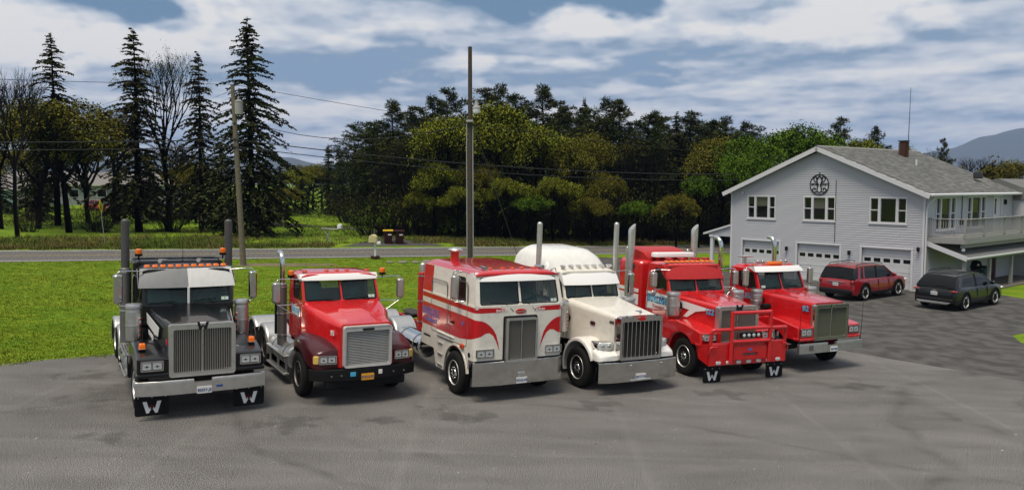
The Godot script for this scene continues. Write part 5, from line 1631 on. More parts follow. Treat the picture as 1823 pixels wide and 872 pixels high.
		rk.hexa([ra + Vector3(0, 0, 0.43), rb + Vector3(0, 0, 0.43), rb + Vector3(0, 0, 0.40), ra + Vector3(0, 0, 0.40), ra + nrm * 0.25 + Vector3(0, 0, 0.43), rb + nrm * 0.25 + Vector3(0, 0, 0.43), rb + nrm * 0.25 + Vector3(0, 0, 0.40), ra + nrm * 0.25 + Vector3(0, 0, 0.40)])
		part(rf, "rake_board", rk, M("trim_white"), 20)
		var sf := MB.new()
		sf.hexa([ra + nrm * 0.1 + Vector3(0, 0, 0.40), rb + nrm * 0.1 + Vector3(0, 0, 0.40), rb + nrm * 0.1 + Vector3(0, 0, 0.0), ra + nrm * 0.1 + Vector3(0, 0, 0.0), ra + nrm * 0.12 + Vector3(0, 0, 0.40), rb + nrm * 0.12 + Vector3(0, 0, 0.40), rb + nrm * 0.12 + Vector3(0, 0, 0.0), ra + nrm * 0.12 + Vector3(0, 0, 0.0)])
		part(rf, "soffit", sf, M("trim_white"), 20)
		# shingles
		var rng := RandomNumberGenerator.new()
		rng.seed = 77 + s
		var bm := [MB.new(), MB.new(), MB.new()]
		var ch := 0.16
		var n := int(L / ch)
		for r in n:
			var z := 0.45 - rng.randf() * 0.2
			while z > -12.0:
				var ww := rng.randf_range(0.25, 0.5)
				var z1 := maxf(z - ww, -12.03)
				var p0 := top + dirv * (r * ch) + nrm * 0.0
				var p1 := top + dirv * ((r + 1) * ch) + nrm * (0.012 + rng.randf() * 0.006)
				var k := rng.randi() % 3
				var zz := minf(z, 0.45)
				bm[k].quad(p0 + Vector3(0, 0, zz), p0 + Vector3(0, 0, z1), p1 + Vector3(0, 0, z1), p1 + Vector3(0, 0, zz))
				bm[k].quad(p1 + Vector3(0, 0, zz), p1 + Vector3(0, 0, z1), p1 - nrm * 0.02 + Vector3(0, 0, z1), p1 - nrm * 0.02 + Vector3(0, 0, zz))
				z = z1
		for k in 3:
			if s > 0: bm[k].v.reverse()
			var sp := part(rf, "shingles", bm[k], M(["shingle", "shingle_b", "shingle_c"][k]), 10)
			sp.set_meta("kind", "stuff")
		# gutter and downspout
		if s > 0:
			var gu := MB.new()
			var ge := top + dirv * L
			gu.box(Vector3(ge.x + 0.05, ge.y - 0.07, -5.8), Vector3(0.11, 0.12, 12.3), 0.02)
			part(rf, "gutter", gu, M("trim_white"))
			part(rf, "downspout", one_tube([Vector3(ge.x + 0.04, ge.y - 0.1, -0.3), Vector3(0.12, ge.y - 0.55, -0.12), Vector3(0.08, 4.4, 0.0), Vector3(0.08, 0.2, 0.0)], 0.045, 6), M("trim_white"))
	part(p, "ridge_cap", one_prism(pl([-0.2, -0.07, 0.0, 0.015, 0.2, -0.07, 0.0, 0.035]), -12.0, 0.44, at_xf(Vector3(-W / 2, PK + 0.245, 0))), M("shingle_b"))
	# chimney of bricks
	var cm := grp(p, "chimney")
	part(cm, "flue_core", one_box(Vector3(-5.0, 7.7, -7.9), Vector3(0.34, 1.4, 0.34)), M("brick_red"))
	var bk := MB.new()
	var r2 := RandomNumberGenerator.new()
	r2.seed = 5
	for r in 15:
		for k in 2:
			for f in 4:
				var off := (k - 0.5) * 0.22 + (0.03 if r % 2 == 0 else -0.03)
				var j := r2.randf_range(-0.004, 0.004)
				var c := Vector3(off, 0, 0.185 + j) if f == 0 else (Vector3(off, 0, -0.185) if f == 1 else (Vector3(0.185 + j, 0, off) if f == 2 else Vector3(-0.185, 0, off)))
				bk.box(Vector3(-5.0, 7.12 + r * 0.08, -7.9) + c, Vector3(0.2, 0.066, 0.05) if f < 2 else Vector3(0.05, 0.066, 0.2))
	part(cm, "bricks", bk, M("brick_red"), 10).set_meta("kind", "stuff")
	part(cm, "chimney_cap", one_box(Vector3(-5.0, 8.36, -7.9), Vector3(0.52, 0.08, 0.52), 0.02), M("shutter_grey"))
	part(p, "vent_pipe", one_tube([Vector3(-3.5, 6.4, -6.4), Vector3(-3.5, 7.15, -6.4)], 0.06, 10), M("trim_white"))
	part(p, "roof_antenna", one_tube([Vector3(-5.35, 7.3, -9.2), Vector3(-5.3, 11.8, -9.2)], [0.03, 0.012], 6), M("shutter_grey"))
	part(p, "roof_vent", one_box(Vector3(-1.2, 6.2, -9.5), Vector3(0.4, 0.4, 0.5), 0.04), M("shutter_grey"))
	# round iron sign with scrolls
	var sg := grp(p, "round_sign", Vector3(-6.03, 5.64, 0.06))
	var rp := []
	for i in 36: rp.append(Vector3(cos(TAU * i / 36) * 0.58, sin(TAU * i / 36) * 0.58, 0))
	part(sg, "ring", one_tube(rp, 0.026, 8, true), M("ink_black"))
	part(sg, "back_disc", one_prism(circ(0.57, 36), -0.03, -0.02), M("trim_white"))
	for s in [-1, 1]:
		var sc := MB.new()
		sc.tube(smooth_path([Vector3(s * 0.06, 0.0, 0), Vector3(s * 0.16, 0.22, 0), Vector3(s * 0.06, 0.44, 0), Vector3(0, 0.50, 0)], 6), 0.034, 7)
		sc.tube(smooth_path([Vector3(s * 0.14, 0.16, 0), Vector3(s * 0.30, 0.20, 0), Vector3(s * 0.36, 0.36, 0), Vector3(s * 0.26, 0.47, 0), Vector3(s * 0.17, 0.40, 0), Vector3(s * 0.21, 0.31, 0)], 6), 0.028, 7)
		sc.tube(smooth_path([Vector3(s * 0.06, 0.0, 0), Vector3(s * 0.13, -0.2, 0), Vector3(s * 0.12, -0.38, 0), Vector3(0, -0.47, 0)], 6), 0.034, 7)
		sc.tube(smooth_path([Vector3(s * 0.12, -0.38, 0), Vector3(s * 0.30, -0.44, 0), Vector3(s * 0.43, -0.34, 0), Vector3(s * 0.36, -0.2, 0), Vector3(s * 0.24, -0.22, 0), Vector3(s * 0.27, -0.32, 0)], 6), 0.028, 7)
		part(sg, "scroll", sc, M("ink_black"))
	letters(sg, "sign_lettering", "BUR", 0.13, at_xf(Vector3(-0.31, 0.02, 0.0)), M("ink_black"), true, 0.03, 1.15)
	letters(sg, "sign_lettering", "LEGE'S", 0.13, at_xf(Vector3(0.31, 0.02, 0.0)), M("ink_black"), true, 0.03, 0.85)
	part(sg, "hanger", one_tube([Vector3(0, 0.58, 0), Vector3(-0.03, 0.62, 0), Vector3(0.03, 0.72, 0)], 0.018, 6), M("ink_black"))
	# deck along the side
	var dk2 := grp(p, "deck")
	var X1 := 1.92
	var boards := 13
	for i in boards: part(dk2, "deck_board", one_box(Vector3(0.1 + (i + 0.5) * (X1 - 0.1) / boards, 2.90, -6.9), Vector3((X1 - 0.1) / boards - 0.008, 0.035, 13.2)), M("deck_wood"))
	part(dk2, "rim_joist", one_box(Vector3(X1 - 0.02, 2.74, -6.9), Vector3(0.05, 0.28, 13.2), 0.005), M("deck_wood"))
	part(dk2, "rim_joist", one_box(Vector3(X1 / 2, 2.74, -0.28), Vector3(X1 - 0.05, 0.28, 0.05), 0.005), M("deck_wood"))
	part(dk2, "beam", one_box(Vector3(X1 - 0.22, 2.5, -6.9), Vector3(0.12, 0.22, 13.0), 0.01), M("deck_wood"))
	var zp := [-0.32, -2.75, -5.45, -7.9, -10.3, -12.7, -13.4]
	for z in zp:
		part(dk2, "rail_post", one_box(Vector3(X1 - 0.06, 3.42, z), Vector3(0.1, 1.02, 0.1), 0.01), M("deck_wood"))
	part(dk2, "rail_post", one_box(Vector3(0.16, 3.42, -0.32), Vector3(0.1, 1.02, 0.1), 0.01), M("deck_wood"))
	part(dk2, "hand_rail", one_box(Vector3(X1 - 0.06, 3.87, -6.9), Vector3(0.14, 0.04, 13.2), 0.008), M("deck_wood"))
	part(dk2, "hand_rail", one_box(Vector3(X1 / 2, 3.868, -0.32), Vector3(X1 - 0.1, 0.04, 0.14), 0.008), M("deck_wood"))
	part(dk2, "bottom_rail", one_box(Vector3(X1 - 0.06, 3.02, -6.9), Vector3(0.06, 0.06, 13.1), 0.006), M("deck_wood"))
	part(dk2, "bottom_rail", one_box(Vector3(X1 / 2, 3.02, -0.32), Vector3(X1 - 0.2, 0.06, 0.06), 0.006), M("deck_wood"))
	var bal := one_box(Vector3.ZERO, Vector3(0.028, 0.84, 0.028), 0.004).mesh()
	var nb := 95
	for i in nb:
		var o := part(dk2, "baluster", bal, M("deck_wood"))
		o.position = Vector3(X1 - 0.06, 3.44, -0.45 - i * 12.8 / nb)
	for i in 13:
		var o := part(dk2, "baluster", bal, M("deck_wood"))
		o.position = Vector3(0.3 + i * 0.125, 3.44, -0.32)
	# shed roof under the deck, with posts
	var pr := grp(p, "porch_roof")
	var n2 := Vector3(0.36, 1, 0).normalized()
	var A := Vector3(0.03, 2.60, 0)
	var B := Vector3(2.05, 1.90, 0)
	var pm := MB.new()
	pm.hexa([A + Vector3(0, 0, -0.25), B + Vector3(0, 0, -0.25), B + Vector3(0, 0, -13.4), A + Vector3(0, 0, -13.4), A + n2 * 0.06 + Vector3(0, 0, -0.25), B + n2 * 0.06 + Vector3(0, 0, -0.25), B + n2 * 0.06 + Vector3(0, 0, -13.4), A + n2 * 0.06 + Vector3(0, 0, -13.4)])
	part(pr, "roof_sheet", pm, M("shingle_c"), 20)
	var fm := MB.new()
	fm.hexa([A + Vector3(0, -0.16, -0.20), B + Vector3(0, -0.16, -0.20), B + Vector3(0, -0.16, -0.25), A + Vector3(0, -0.16, -0.25), A + Vector3(0, 0.08, -0.20), B + Vector3(0, 0.08, -0.20), B + Vector3(0, 0.08, -0.25), A + Vector3(0, 0.08, -0.25)])
	part(pr, "rake_board", fm, M("trim_white"))
	part(pr, "gutter", one_box(Vector3(2.1, 1.88, -6.8), Vector3(0.1, 0.11, 13.2), 0.02), M("trim_white"))
	part(pr, "porch_beam", one_box(Vector3(1.85, 1.82, -6.8), Vector3(0.1, 0.2, 13.0), 0.01), M("deck_wood"))
	for z in [-0.45, -3.6, -6.6, -9.6, -12.6]: part(pr, "porch_post", one_box(Vector3(1.85, 0.86, z), Vector3(0.16, 1.72, 0.16), 0.01), M("deck_wood"))
	part(pr, "porch_slab", one_box(Vector3(1.05, 0.02, -6.8), Vector3(2.1, 0.14, 13.3), 0.02), flat("concrete", Color(0.17, 0.15, 0.125), 0.9, 0.0, 0.0, true))
	part(pr, "globe_lamp", _ball(Vector3(1.75, 2.3, -0.5), 0.09), M("decal_white"))
	# left porch
	var lp := grp(p, "side_porch")
	var la := Vector3(-12.13, 3.0, 0)
	var lb := Vector3(-14.3, 2.36, 0)
	var lm := MB.new()
	lm.hexa([la, lb, lb + Vector3(0, 0, -4), la + Vector3(0, 0, -4), la + Vector3(0, 0.12, 0), lb + Vector3(0, 0.12, 0), lb + Vector3(0, 0.12, -4), la + Vector3(0, 0.12, -4)])
	part(lp, "roof_sheet", lm, M("trim_white"))
	part(lp, "porch_gable", one_prism(pl([-12.15, 2.3, -12.15, 2.98, -13.9, 2.46, -13.9, 2.3]), -0.25, -0.12), M("siding_grey"))
	for z in [-0.2, -3.8]:
		part(lp, "porch_post", one_box(Vector3(-13.7, 1.08, z), Vector3(0.22, 2.5, 0.22), 0.02), M("trim_white"))
		part(lp, "post_cap", one_box(Vector3(-13.7, 2.28, z), Vector3(0.32, 0.12, 0.32), 0.02), M("trim_white"))
	# lower wing at the back, seen past the deck
	var wg := grp(p, "rear_wing")
	part(wg, "wing_wall", one_box(Vector3(-1.0, 2.2, -16.5), Vector3(5.6, 5.0, 9.6)), M("siding_grey"))
	part(wg, "wing_siding", siding(11.8, 21.2, 2.9, 4.7, [], Transform3D(sx.basis, Vector3(1.83, 0, 0))), M("siding_grey"), 20)
	var wr := MB.new()
	wr.hexa([Vector3(2.4, 4.72, -11.62), Vector3(2.4, 4.72, -21.6), Vector3(-4.2, 4.72, -21.6), Vector3(-4.2, 4.72, -11.62), Vector3(-0.8, 6.0, -11.62), Vector3(-0.8, 6.0, -21.6), Vector3(-1.0, 6.0, -21.6), Vector3(-1.0, 6.0, -11.62)])
	part(wg, "wing_roof", wr, M("shingle_c"), 20)
	part(wg, "wing_window", one_box(Vector3(1.85, 4.0, -13.6), Vector3(0.06, 1.2, 1.3), 0.01), M("trim_white"))
	part(wg, "wing_pane", one_box(Vector3(1.865, 4.0, -13.6), Vector3(0.06, 1.0, 1.1), 0.005), M("dark_pane"))
	# things under the deck
	var ro := func(q: Vector3) -> Vector3: return p.transform * q
	var bin := thing("storage_tub", "dark teal plastic tub under the house deck by the wall", "tub")
	bin.transform = p.transform * at_xf(Vector3(0.55, 0.09, -6.1))
	part(bin, "tub_body", one_prism(rrect(0.5, 0.6, 0.08), 0, 0.85, at_xf(Vector3.ZERO, 0, -PI / 2), 0.03), flat("teal_plastic", Color(0.02, 0.05, 0.065), 0.5))
	part(bin, "tub_lid", one_prism(rrect(0.56, 0.66, 0.09), 0.85, 0.95, at_xf(Vector3.ZERO, 0, -PI / 2), 0.03), M("black_plastic"))
	person(p.transform * at_xf(Vector3(0.9, 0.09, -4.35), deg_to_rad(40)))
func _boxes(a: Array) -> MB:
	var b := MB.new()
	for q in a: b.box(q[0], q[1])
	return b
func _ball(c: Vector3, r: float) -> MB:
	var b := MB.new()
	var pr := []
	for i in 9:
		var t := -PI / 2 + PI * i / 8.0
		pr.append([maxf(0.0, cos(t) * r), sin(t) * r])
	b.lathe(pr, 14, at_xf(c))
	return b

# smooth union of tapered capsules, meshed as surface nets
func sdf_mesh(bones: Array, cell: float, k: float) -> MB:
	var lo := Vector3(1e9, 1e9, 1e9)
	var hi := -lo
	for b in bones:
		for q in [b[0], b[1]]:
			lo = lo.min(q - Vector3.ONE * (maxf(b[2], b[3]) + cell * 2.0))
			hi = hi.max(q + Vector3.ONE * (maxf(b[2], b[3]) + cell * 2.0))
	var n := Vector3i(((hi - lo) / cell).ceil()) + Vector3i.ONE
	var f := PackedFloat32Array()
	f.resize(n.x * n.y * n.z)
	f.fill(1.0)
	for z in n.z:
		for y in n.y:
			for x in n.x:
				var p := lo + Vector3(x, y, z) * cell
				var d := 1.0
				for b in bones:
					var ab: Vector3 = b[1] - b[0]
					var t := clampf((p - b[0]).dot(ab) / maxf(ab.length_squared(), 1e-6), 0, 1)
					var e: float = (p - (b[0] + ab * t)).length() - lerpf(b[2], b[3], t)
					var h := clampf(0.5 + 0.5 * (d - e) / k, 0, 1)
					d = lerpf(d, e, h) - k * h * (1.0 - h)
				f[(z * n.y + y) * n.x + x] = d
	var vert := {}
	var mb := MB.new()
	var at := func(c: Vector3i) -> float: return f[(c.z * n.y + c.y) * n.x + c.x]
	for z in n.z - 1:
		for y in n.y - 1:
			for x in n.x - 1:
				var sum := Vector3.ZERO
				var cnt := 0
				for e in [[0, 1], [2, 3], [4, 5], [6, 7], [0, 2], [1, 3], [4, 6], [5, 7], [0, 4], [1, 5], [2, 6], [3, 7]]:
					var a := Vector3i(x + (e[0] & 1), y + ((e[0] >> 1) & 1), z + (e[0] >> 2))
					var b := Vector3i(x + (e[1] & 1), y + ((e[1] >> 1) & 1), z + (e[1] >> 2))
					var fa: float = at.call(a)
					var fb: float = at.call(b)
					if (fa < 0) != (fb < 0):
						sum += Vector3(a).lerp(Vector3(b), fa / (fa - fb))
						cnt += 1
				if cnt > 0: vert[Vector3i(x, y, z)] = lo + sum / cnt * cell
	for c in vert:
		for ax in 3:
			var d := Vector3i.ZERO
			d[ax] = 1
			var fa: float = at.call(c)
			var fb: float = at.call(c + d)
			if (fa < 0) == (fb < 0): continue
			var u := Vector3i.ZERO
			u[(ax + 1) % 3] = -1
			var w := Vector3i.ZERO
			w[(ax + 2) % 3] = -1
			if vert.has(c + u) and vert.has(c + w) and vert.has(c + u + w):
				if fa < 0: mb.quad(vert[c + w], vert[c + u + w], vert[c + u], vert[c])
				else: mb.quad(vert[c], vert[c + u], vert[c + u + w], vert[c + w])
	return mb

func person(xf: Transform3D) -> void:
	var p := thing("person", "person in a black jacket and dark red trousers standing under the deck", "person")
	p.transform = xf
	var S := 0.92
	var bones := []
	for s in [-1, 1]:
		bones.append_array([[Vector3(s * 0.09, 0.9, 0), Vector3(s * 0.11, 0.5, 0.02), 0.095, 0.065], [Vector3(s * 0.11, 0.5, 0.02), Vector3(s * 0.12, 0.1, -0.01), 0.065, 0.045], [Vector3(s * 0.12, 0.05, -0.02), Vector3(s * 0.13, 0.045, 0.17), 0.045, 0.04]])
	bones.append_array([[Vector3(0, 0.95, 0), Vector3(0, 1.2, 0), 0.15, 0.15], [Vector3(0, 1.2, 0), Vector3(0, 1.38, 0), 0.16, 0.13], [Vector3(-0.14, 1.42, 0), Vector3(0.14, 1.42, 0), 0.075, 0.075], [Vector3(0, 1.42, 0), Vector3(0, 1.54, 0.01), 0.055, 0.05], [Vector3(0, 1.6, 0.02), Vector3(0, 1.68, 0.01), 0.085, 0.095]])
	for b in bones:
		b[0] *= S; b[1] *= S; b[2] *= S; b[3] *= S
	part(p, "body", sdf_mesh(bones, 0.028, 0.04), flat("trousers", Color(0.05, 0.012, 0.012), 0.9), 80)
	var jk := [[Vector3(0, 0.92, 0), Vector3(0, 1.2, 0), 0.18, 0.17], [Vector3(0, 1.2, 0), Vector3(0, 1.4, 0), 0.175, 0.14], [Vector3(-0.15, 1.42, 0), Vector3(0.15, 1.42, 0), 0.085, 0.085]]
	jk.append_array([[Vector3(-0.2, 1.4, 0), Vector3(-0.27, 1.12, 0.0), 0.07, 0.055], [Vector3(-0.27, 1.12, 0), Vector3(-0.22, 0.88, 0.08), 0.055, 0.045], [Vector3(0.2, 1.4, 0), Vector3(0.29, 1.15, 0.0), 0.07, 0.055], [Vector3(0.29, 1.15, 0), Vector3(0.24, 1.05, 0.24), 0.055, 0.045]])
	for b in jk:
		b[0] *= S; b[1] *= S; b[2] *= S; b[3] *= S
	part(p, "jacket", sdf_mesh(jk, 0.028, 0.04), flat("jacket", Color(0.010, 0.010, 0.012), 0.85), 80)
	var hd := [[Vector3(0, 1.585, 0.025) * S, Vector3(0, 1.67, 0.02) * S, 0.078, 0.09], [Vector3(0, 1.625, 0.1) * S, Vector3(0, 1.61, 0.12) * S, 0.018, 0.014]]
	part(p, "head", sdf_mesh(hd, 0.016, 0.02), flat("skin", Color(0.32, 0.17, 0.11), 0.6), 80)
	var fe := MB.new()
	for s in [-1, 1]: fe.box(Vector3(s * 0.032, 1.655, 0.112) * S, Vector3(0.02, 0.008, 0.01))
	fe.box(Vector3(0, 1.575, 0.105) * S, Vector3(0.04, 0.008, 0.01))
	part(p, "face", fe, M("ink_black"))
	part(p, "cap", sdf_mesh([[Vector3(0, 1.70, 0.0) * S, Vector3(0, 1.73, -0.01) * S, 0.095, 0.09], [Vector3(-0.03, 1.70, 0.1) * S, Vector3(0.03, 1.70, 0.14) * S, 0.02, 0.015]], 0.016, 0.03), M("ink_black"), 80)
	for q in [[Vector3(-0.2, 0.82, 0.1), -1, Vector3(0.0, -1, 0.25)], [Vector3(0.235, 1.04, 0.29), 1, Vector3(-0.25, 0.0, 1)]]:
		var hb := [[q[0] * S, (q[0] + q[2].normalized() * 0.07) * S, 0.032, 0.034]]
		var sd: Vector3 = q[2].cross(Vector3(0.3, 0.2, 1).normalized()).normalized()
		for i in 4:
			var a: Vector3 = (q[0] + q[2].normalized() * 0.08 + sd * (i - 1.5) * 0.019) * S
			hb.append([a, a + q[2].normalized() * [0.055, 0.07, 0.065, 0.05][i], 0.0095, 0.008])
		var th: Vector3 = (q[0] + q[2].normalized() * 0.03 + sd * 0.035 * q[1]) * S
		hb.append([th, th + (q[2].normalized() + sd * q[1]).normalized() * 0.05, 0.011, 0.009])
		part(p, "hand", sdf_mesh(hb, 0.011, 0.008), M("skin"), 80)
	part(p, "jacket_print", one_box(Vector3(0.06, 1.26, 0.175) * S, Vector3(0.1, 0.09, 0.012), 0.004), M("plate_white"))

# ------------------------------------------------------------------ cars (front towards +z)
func car(called: String, label: String, group: String, x: float, z: float, yaw: float, k: Dictionary) -> Node3D:
	var p := thing(called, label, "car", group)
	place(p, x, z, yaw)
	var m: Material = k.paint
	var L: float = k.len / 2.0
	var w: float = k.w
	var bt: float = k.belt
	var rf: float = k.roof
	var wr: float = k.wr
	var wb: float = k.wb / 2.0
	var r: float = k.tyre
	# lower body
	var tab := [[-L, 0.80, 0.52, bt - 0.32], [-L + 0.03, 0.90, 0.38, bt - 0.14], [-L + 0.10, 0.96, 0.31, bt - 0.04], [-L + 0.35, 1.0, 0.27, bt + 0.02], [-wb - 0.1, 1.0, 0.26, bt + 0.01], [-0.3, 0.985, 0.25, bt - 0.01], [wb - 0.35, 0.985, 0.25, bt - 0.02], [wb + 0.1, 1.0, 0.26, bt - 0.06], [L - 0.35, 0.97, 0.27, bt - 0.12], [L - 0.12, 0.90, 0.30, bt - 0.2], [L - 0.03, 0.80, 0.36, bt - 0.30], [L, 0.70, 0.45, bt - 0.42]]
	var zs := []
	for q in tab: zs.append(q[0])
	var ar := r + 0.05
	for c in [-wb, wb]:
		for i in 13: zs.append(c - cos(PI * i / 12.0) * ar * 0.999)
	zs.sort()
	var rings := []
	for z2 in zs:
		var q := [z2, 0.0, 0.0, 0.0]
		for i in tab.size() - 1:
			if z2 >= tab[i][0] and z2 <= tab[i + 1][0]:
				var t: float = (z2 - tab[i][0]) / (tab[i + 1][0] - tab[i][0])
				for j in [1, 2, 3]: q[j] = lerpf(tab[i][j], tab[i + 1][j], t)
		for c in [-wb, wb]:
			var d := absf(z2 - c)
			if d < ar: q[2] = maxf(q[2], r + sqrt(ar * ar - d * d))
		var ww: float = w * q[1]
		var R := PackedVector3Array()
		var sp: float = q[3] - q[2]
		for c in [[-ww + 0.06, q[2]], [-ww + 0.015, q[2] + minf(0.05, sp * 0.1)], [-ww, q[2] + sp * 0.28], [-ww + 0.004, q[2] + sp * 0.45], [-ww + 0.022, q[2] + sp * 0.64], [-ww + 0.028, q[2] + sp * 0.72], [-ww + 0.05, q[3] - 0.05], [-ww + 0.085, q[3] - 0.01], [-ww + 0.16, q[3] + 0.012], [-ww * 0.5, q[3] + 0.035], [0, q[3] + 0.045]]: R.append(Vector3(c[0], c[1], z2))
		for i in range(9, -1, -1): R.append(Vector3(-R[i].x, R[i].y, z2))
		rings.append(R)
	var b := MB.new()
	b.loft(rings)
	part(p, "body", b, m, 45)
	# glass house
	var gl := MB.new()
	var gr := []
	var prof: Array = k.profile
	for q in prof:
		var R := PackedVector3Array()
		var t: float = clampf((q[1] - bt) / (rf - bt), 0, 1)
		var hw := lerpf(w - 0.085, wr, t)
		for c in [[-(w - 0.085), bt - 0.03], [-lerpf(w - 0.085, hw, 0.45) - 0.0 * t, lerpf(bt, q[1], 0.45)], [-hw, q[1] - 0.06 * t], [-hw + 0.03 * t, q[1] - 0.02 * t], [-hw + 0.10 * t, q[1]], [0, q[1] + 0.04 * t], [hw - 0.10 * t, q[1]], [hw - 0.03 * t, q[1] - 0.02 * t], [hw, q[1] - 0.06 * t], [lerpf(w - 0.085, hw, 0.45) + 0.0 * t, lerpf(bt, q[1], 0.45)], [w - 0.085, bt - 0.03]]: R.append(Vector3(c[0], c[1], q[0]))
		gr.append(R)
	gl.loft(gr)
	part(p, "windows", gl, M("dark_glass"), 35)
	# roof skin and pillars
	var rk := MB.new()
	var rr := []
	for q in prof:
		if q[1] < rf - 0.12: continue
		var R := PackedVector3Array()
		for c in [[-wr - 0.004, q[1] - 0.07], [-wr + 0.0, q[1] - 0.02], [-wr + 0.10, q[1] + 0.012], [0, q[1] + 0.048], [wr - 0.10, q[1] + 0.012], [wr, q[1] - 0.02], [wr + 0.004, q[1] - 0.07], [0, q[1] - 0.02]]: R.append(Vector3(c[0], c[1], q[0]))
		rr.append(R)
	rk.loft(rr)
	part(p, "roof", rk, m, 50)
	for s in [-1, 1]:
		for q in k.pillars:
			var pm := MB.new()
			var a := Vector3(s * (w - 0.083), bt, q[0])
			var c := Vector3(s * (wr + 0.006), rf - 0.07, q[1])
			var e := Vector3(0, 0, q[2])
			var o := Vector3(s * 0.012, 0.003, 0)
			pm.hexa([a - e + o, a + e + o, a + e - o, a - e - o, c - e + o, c + e + o, c + e - o, c - e - o])
			part(p, "pillar", pm, M(q[3]) if q.size() > 3 else m, 20)
		for zz in [wb, -wb]:
			var wv := grp(p, "wheel", Vector3(s * (w - 0.10), r, zz))
			var xf := axle_xf(Vector3.ZERO, s)
			var ty := MB.new()
			ty.lathe([[r * 0.6, -0.1], [r * 0.92, -0.11], [r, -0.08], [r, 0.08], [r * 0.93, 0.105], [r * 0.72, 0.11], [r * 0.68, 0.09]], 30, xf)
			part(wv, "tyre", ty, M("rubber"))
			var rm := MB.new()
			rm.lathe([[r * 0.66, -0.05], [r * 0.70, 0.10], [r * 0.66, 0.105], [r * 0.62, 0.05]], 28, xf)
			for i in 5:
				for d in [-0.19, 0.19]:
					var an: float = TAU * i / 5 + d
					var P := []
					for qq in [[r * 0.12, 0.075, 0.07], [r * 0.67, 0.10, 0.085]]:
						for t in [-1, 1]:
							for dd in [0.0, -0.03]: P.append(xf * Vector3(cos(an) * qq[0] - sin(an) * t * qq[2] * 0.6, qq[1] + dd, sin(an) * qq[0] + cos(an) * t * qq[2] * 0.6))
					rm.hexa([P[0], P[1], P[5], P[4], P[2], P[3], P[7], P[6]])
			rm.lathe([[r * 0.2, 0.03], [r * 0.2, 0.07], [r * 0.1, 0.085], [0.0, 0.085]], 14, xf)
			part(wv, "rim", rm, M(k.get("rim", "wheel_alloy")))
			var bk := MB.new()
			bk.lathe([[0.0, -0.02], [r * 0.66, -0.02], [r * 0.66, 0.02], [0.0, 0.02]], 20, xf)
			part(wv, "brake_disc", bk, M("chassis_grey"))
			var o1 := PackedVector2Array()
			var o2 := PackedVector2Array()
			for i in 17:
				var an := deg_to_rad(lerpf(-12, 192, i / 16.0))
				o1.append(Vector2(zz + cos(an) * (r + 0.10), r + sin(an) * (r + 0.10)))
				o2.append(Vector2(zz + cos(an) * (r + 0.045), r + sin(an) * (r + 0.045)))
			var am := MB.new()
			for i in 16: am.hexa([Vector3(s * (w - 0.05), o2[i].y, o2[i].x), Vector3(s * (w + 0.010), o2[i].y, o2[i].x), Vector3(s * (w + 0.010), o2[i + 1].y, o2[i + 1].x), Vector3(s * (w - 0.05), o2[i + 1].y, o2[i + 1].x), Vector3(s * (w - 0.05), o1[i].y, o1[i].x), Vector3(s * (w + 0.006), o1[i].y, o1[i].x), Vector3(s * (w + 0.006), o1[i + 1].y, o1[i + 1].x), Vector3(s * (w - 0.05), o1[i + 1].y, o1[i + 1].x)])
			part(p, "arch_trim", am, M(k.get("cladding", "black_plastic")), 40)
		part(p, "sill_trim", one_box(Vector3(s * (w - 0.02), 0.36, 0), Vector3(0.06, 0.12, wb * 2 - r * 2 - 0.25), 0.02), M(k.get("cladding", "black_plastic")))
		part(p, "roof_rail", one_tube(smooth_path([Vector3(s * (wr - 0.06), rf - 0.0, prof[2][0] + 0.25), Vector3(s * (wr - 0.05), rf + 0.07, prof[2][0] + 0.5), Vector3(s * (wr - 0.05), rf + 0.07, 0.0), Vector3(s * (wr - 0.05), rf + 0.0, 0.35)], 5), 0.018, 6), M("black_plastic"))
		var mr := MB.new()
		mr.box(Vector3(s * (w + 0.07), bt + 0.07, wb - 0.55), Vector3(0.2, 0.15, 0.1), 0.04)
		part(p, "door_mirror", mr, m)
		for zz in [0.15, -0.85]: part(p, "door_handle", one_box(Vector3(s * (w - 0.015), bt - 0.13, zz), Vector3(0.03, 0.03, 0.18), 0.01), m)
		for zz in [0.62, -0.33, -1.2]: part(p, "door_seam", one_box(Vector3(s * (w - 0.022), (bt + 0.32) / 2, zz), Vector3(0.03, bt - 0.5, 0.01)), M("ink_black"))
		# lights
		var tl := MB.new()
		tl.box(Vector3(s * (w - 0.16), bt - 0.14, -L + 0.10), Vector3(k.get("tail_w", 0.2), k.get("tail_h", 0.2), 0.22), 0.04, Basis(Vector3.UP, s * 0.35))
		part(p, "tail_light", tl, M("red_lens"))
		part(p, "headlight", one_box(Vector3(s * (w - 0.24), bt - 0.28, L - 0.12), Vector3(0.36, 0.12, 0.2), 0.04), M("lens_white"))
	part(p, "rear_bumper", one_box(Vector3(0, 0.46, -L + 0.06), Vector3(w * 1.78, 0.26, 0.26), 0.07), M(k.get("cladding", "black_plastic")))
	part(p, "bumper_trim", one_prism(pl([-0.78, 0.42, 0.78, 0.42, 0.62, 0.32, -0.62, 0.32]), 0, -0.03, at_xf(Vector3(0, 0, -L - 0.06)), 0.01), M(k.get("skid", "black_plastic")))
	plate(p, Vector3(0, bt - k.get("plate_drop", 0.28), -L - 0.012), M("plate_white"), "HJK 4471" if called == "parked_car" else "GRB 2093", M("ink_blue"), PI)
	part(p, "tailgate_bar", one_box(Vector3(0, bt - k.get("plate_drop", 0.28) + 0.13, -L + 0.0), Vector3(k.get("bar_w", 0.9), 0.03, 0.05), 0.01), M("chrome"))
	part(p, "rear_wiper", one_tube([Vector3(0.05, bt + 0.06, prof[0][0] - 0.02), Vector3(-0.4, bt + 0.10, prof[0][0] + 0.03)], 0.01, 5), M("black_plastic"))
	return p

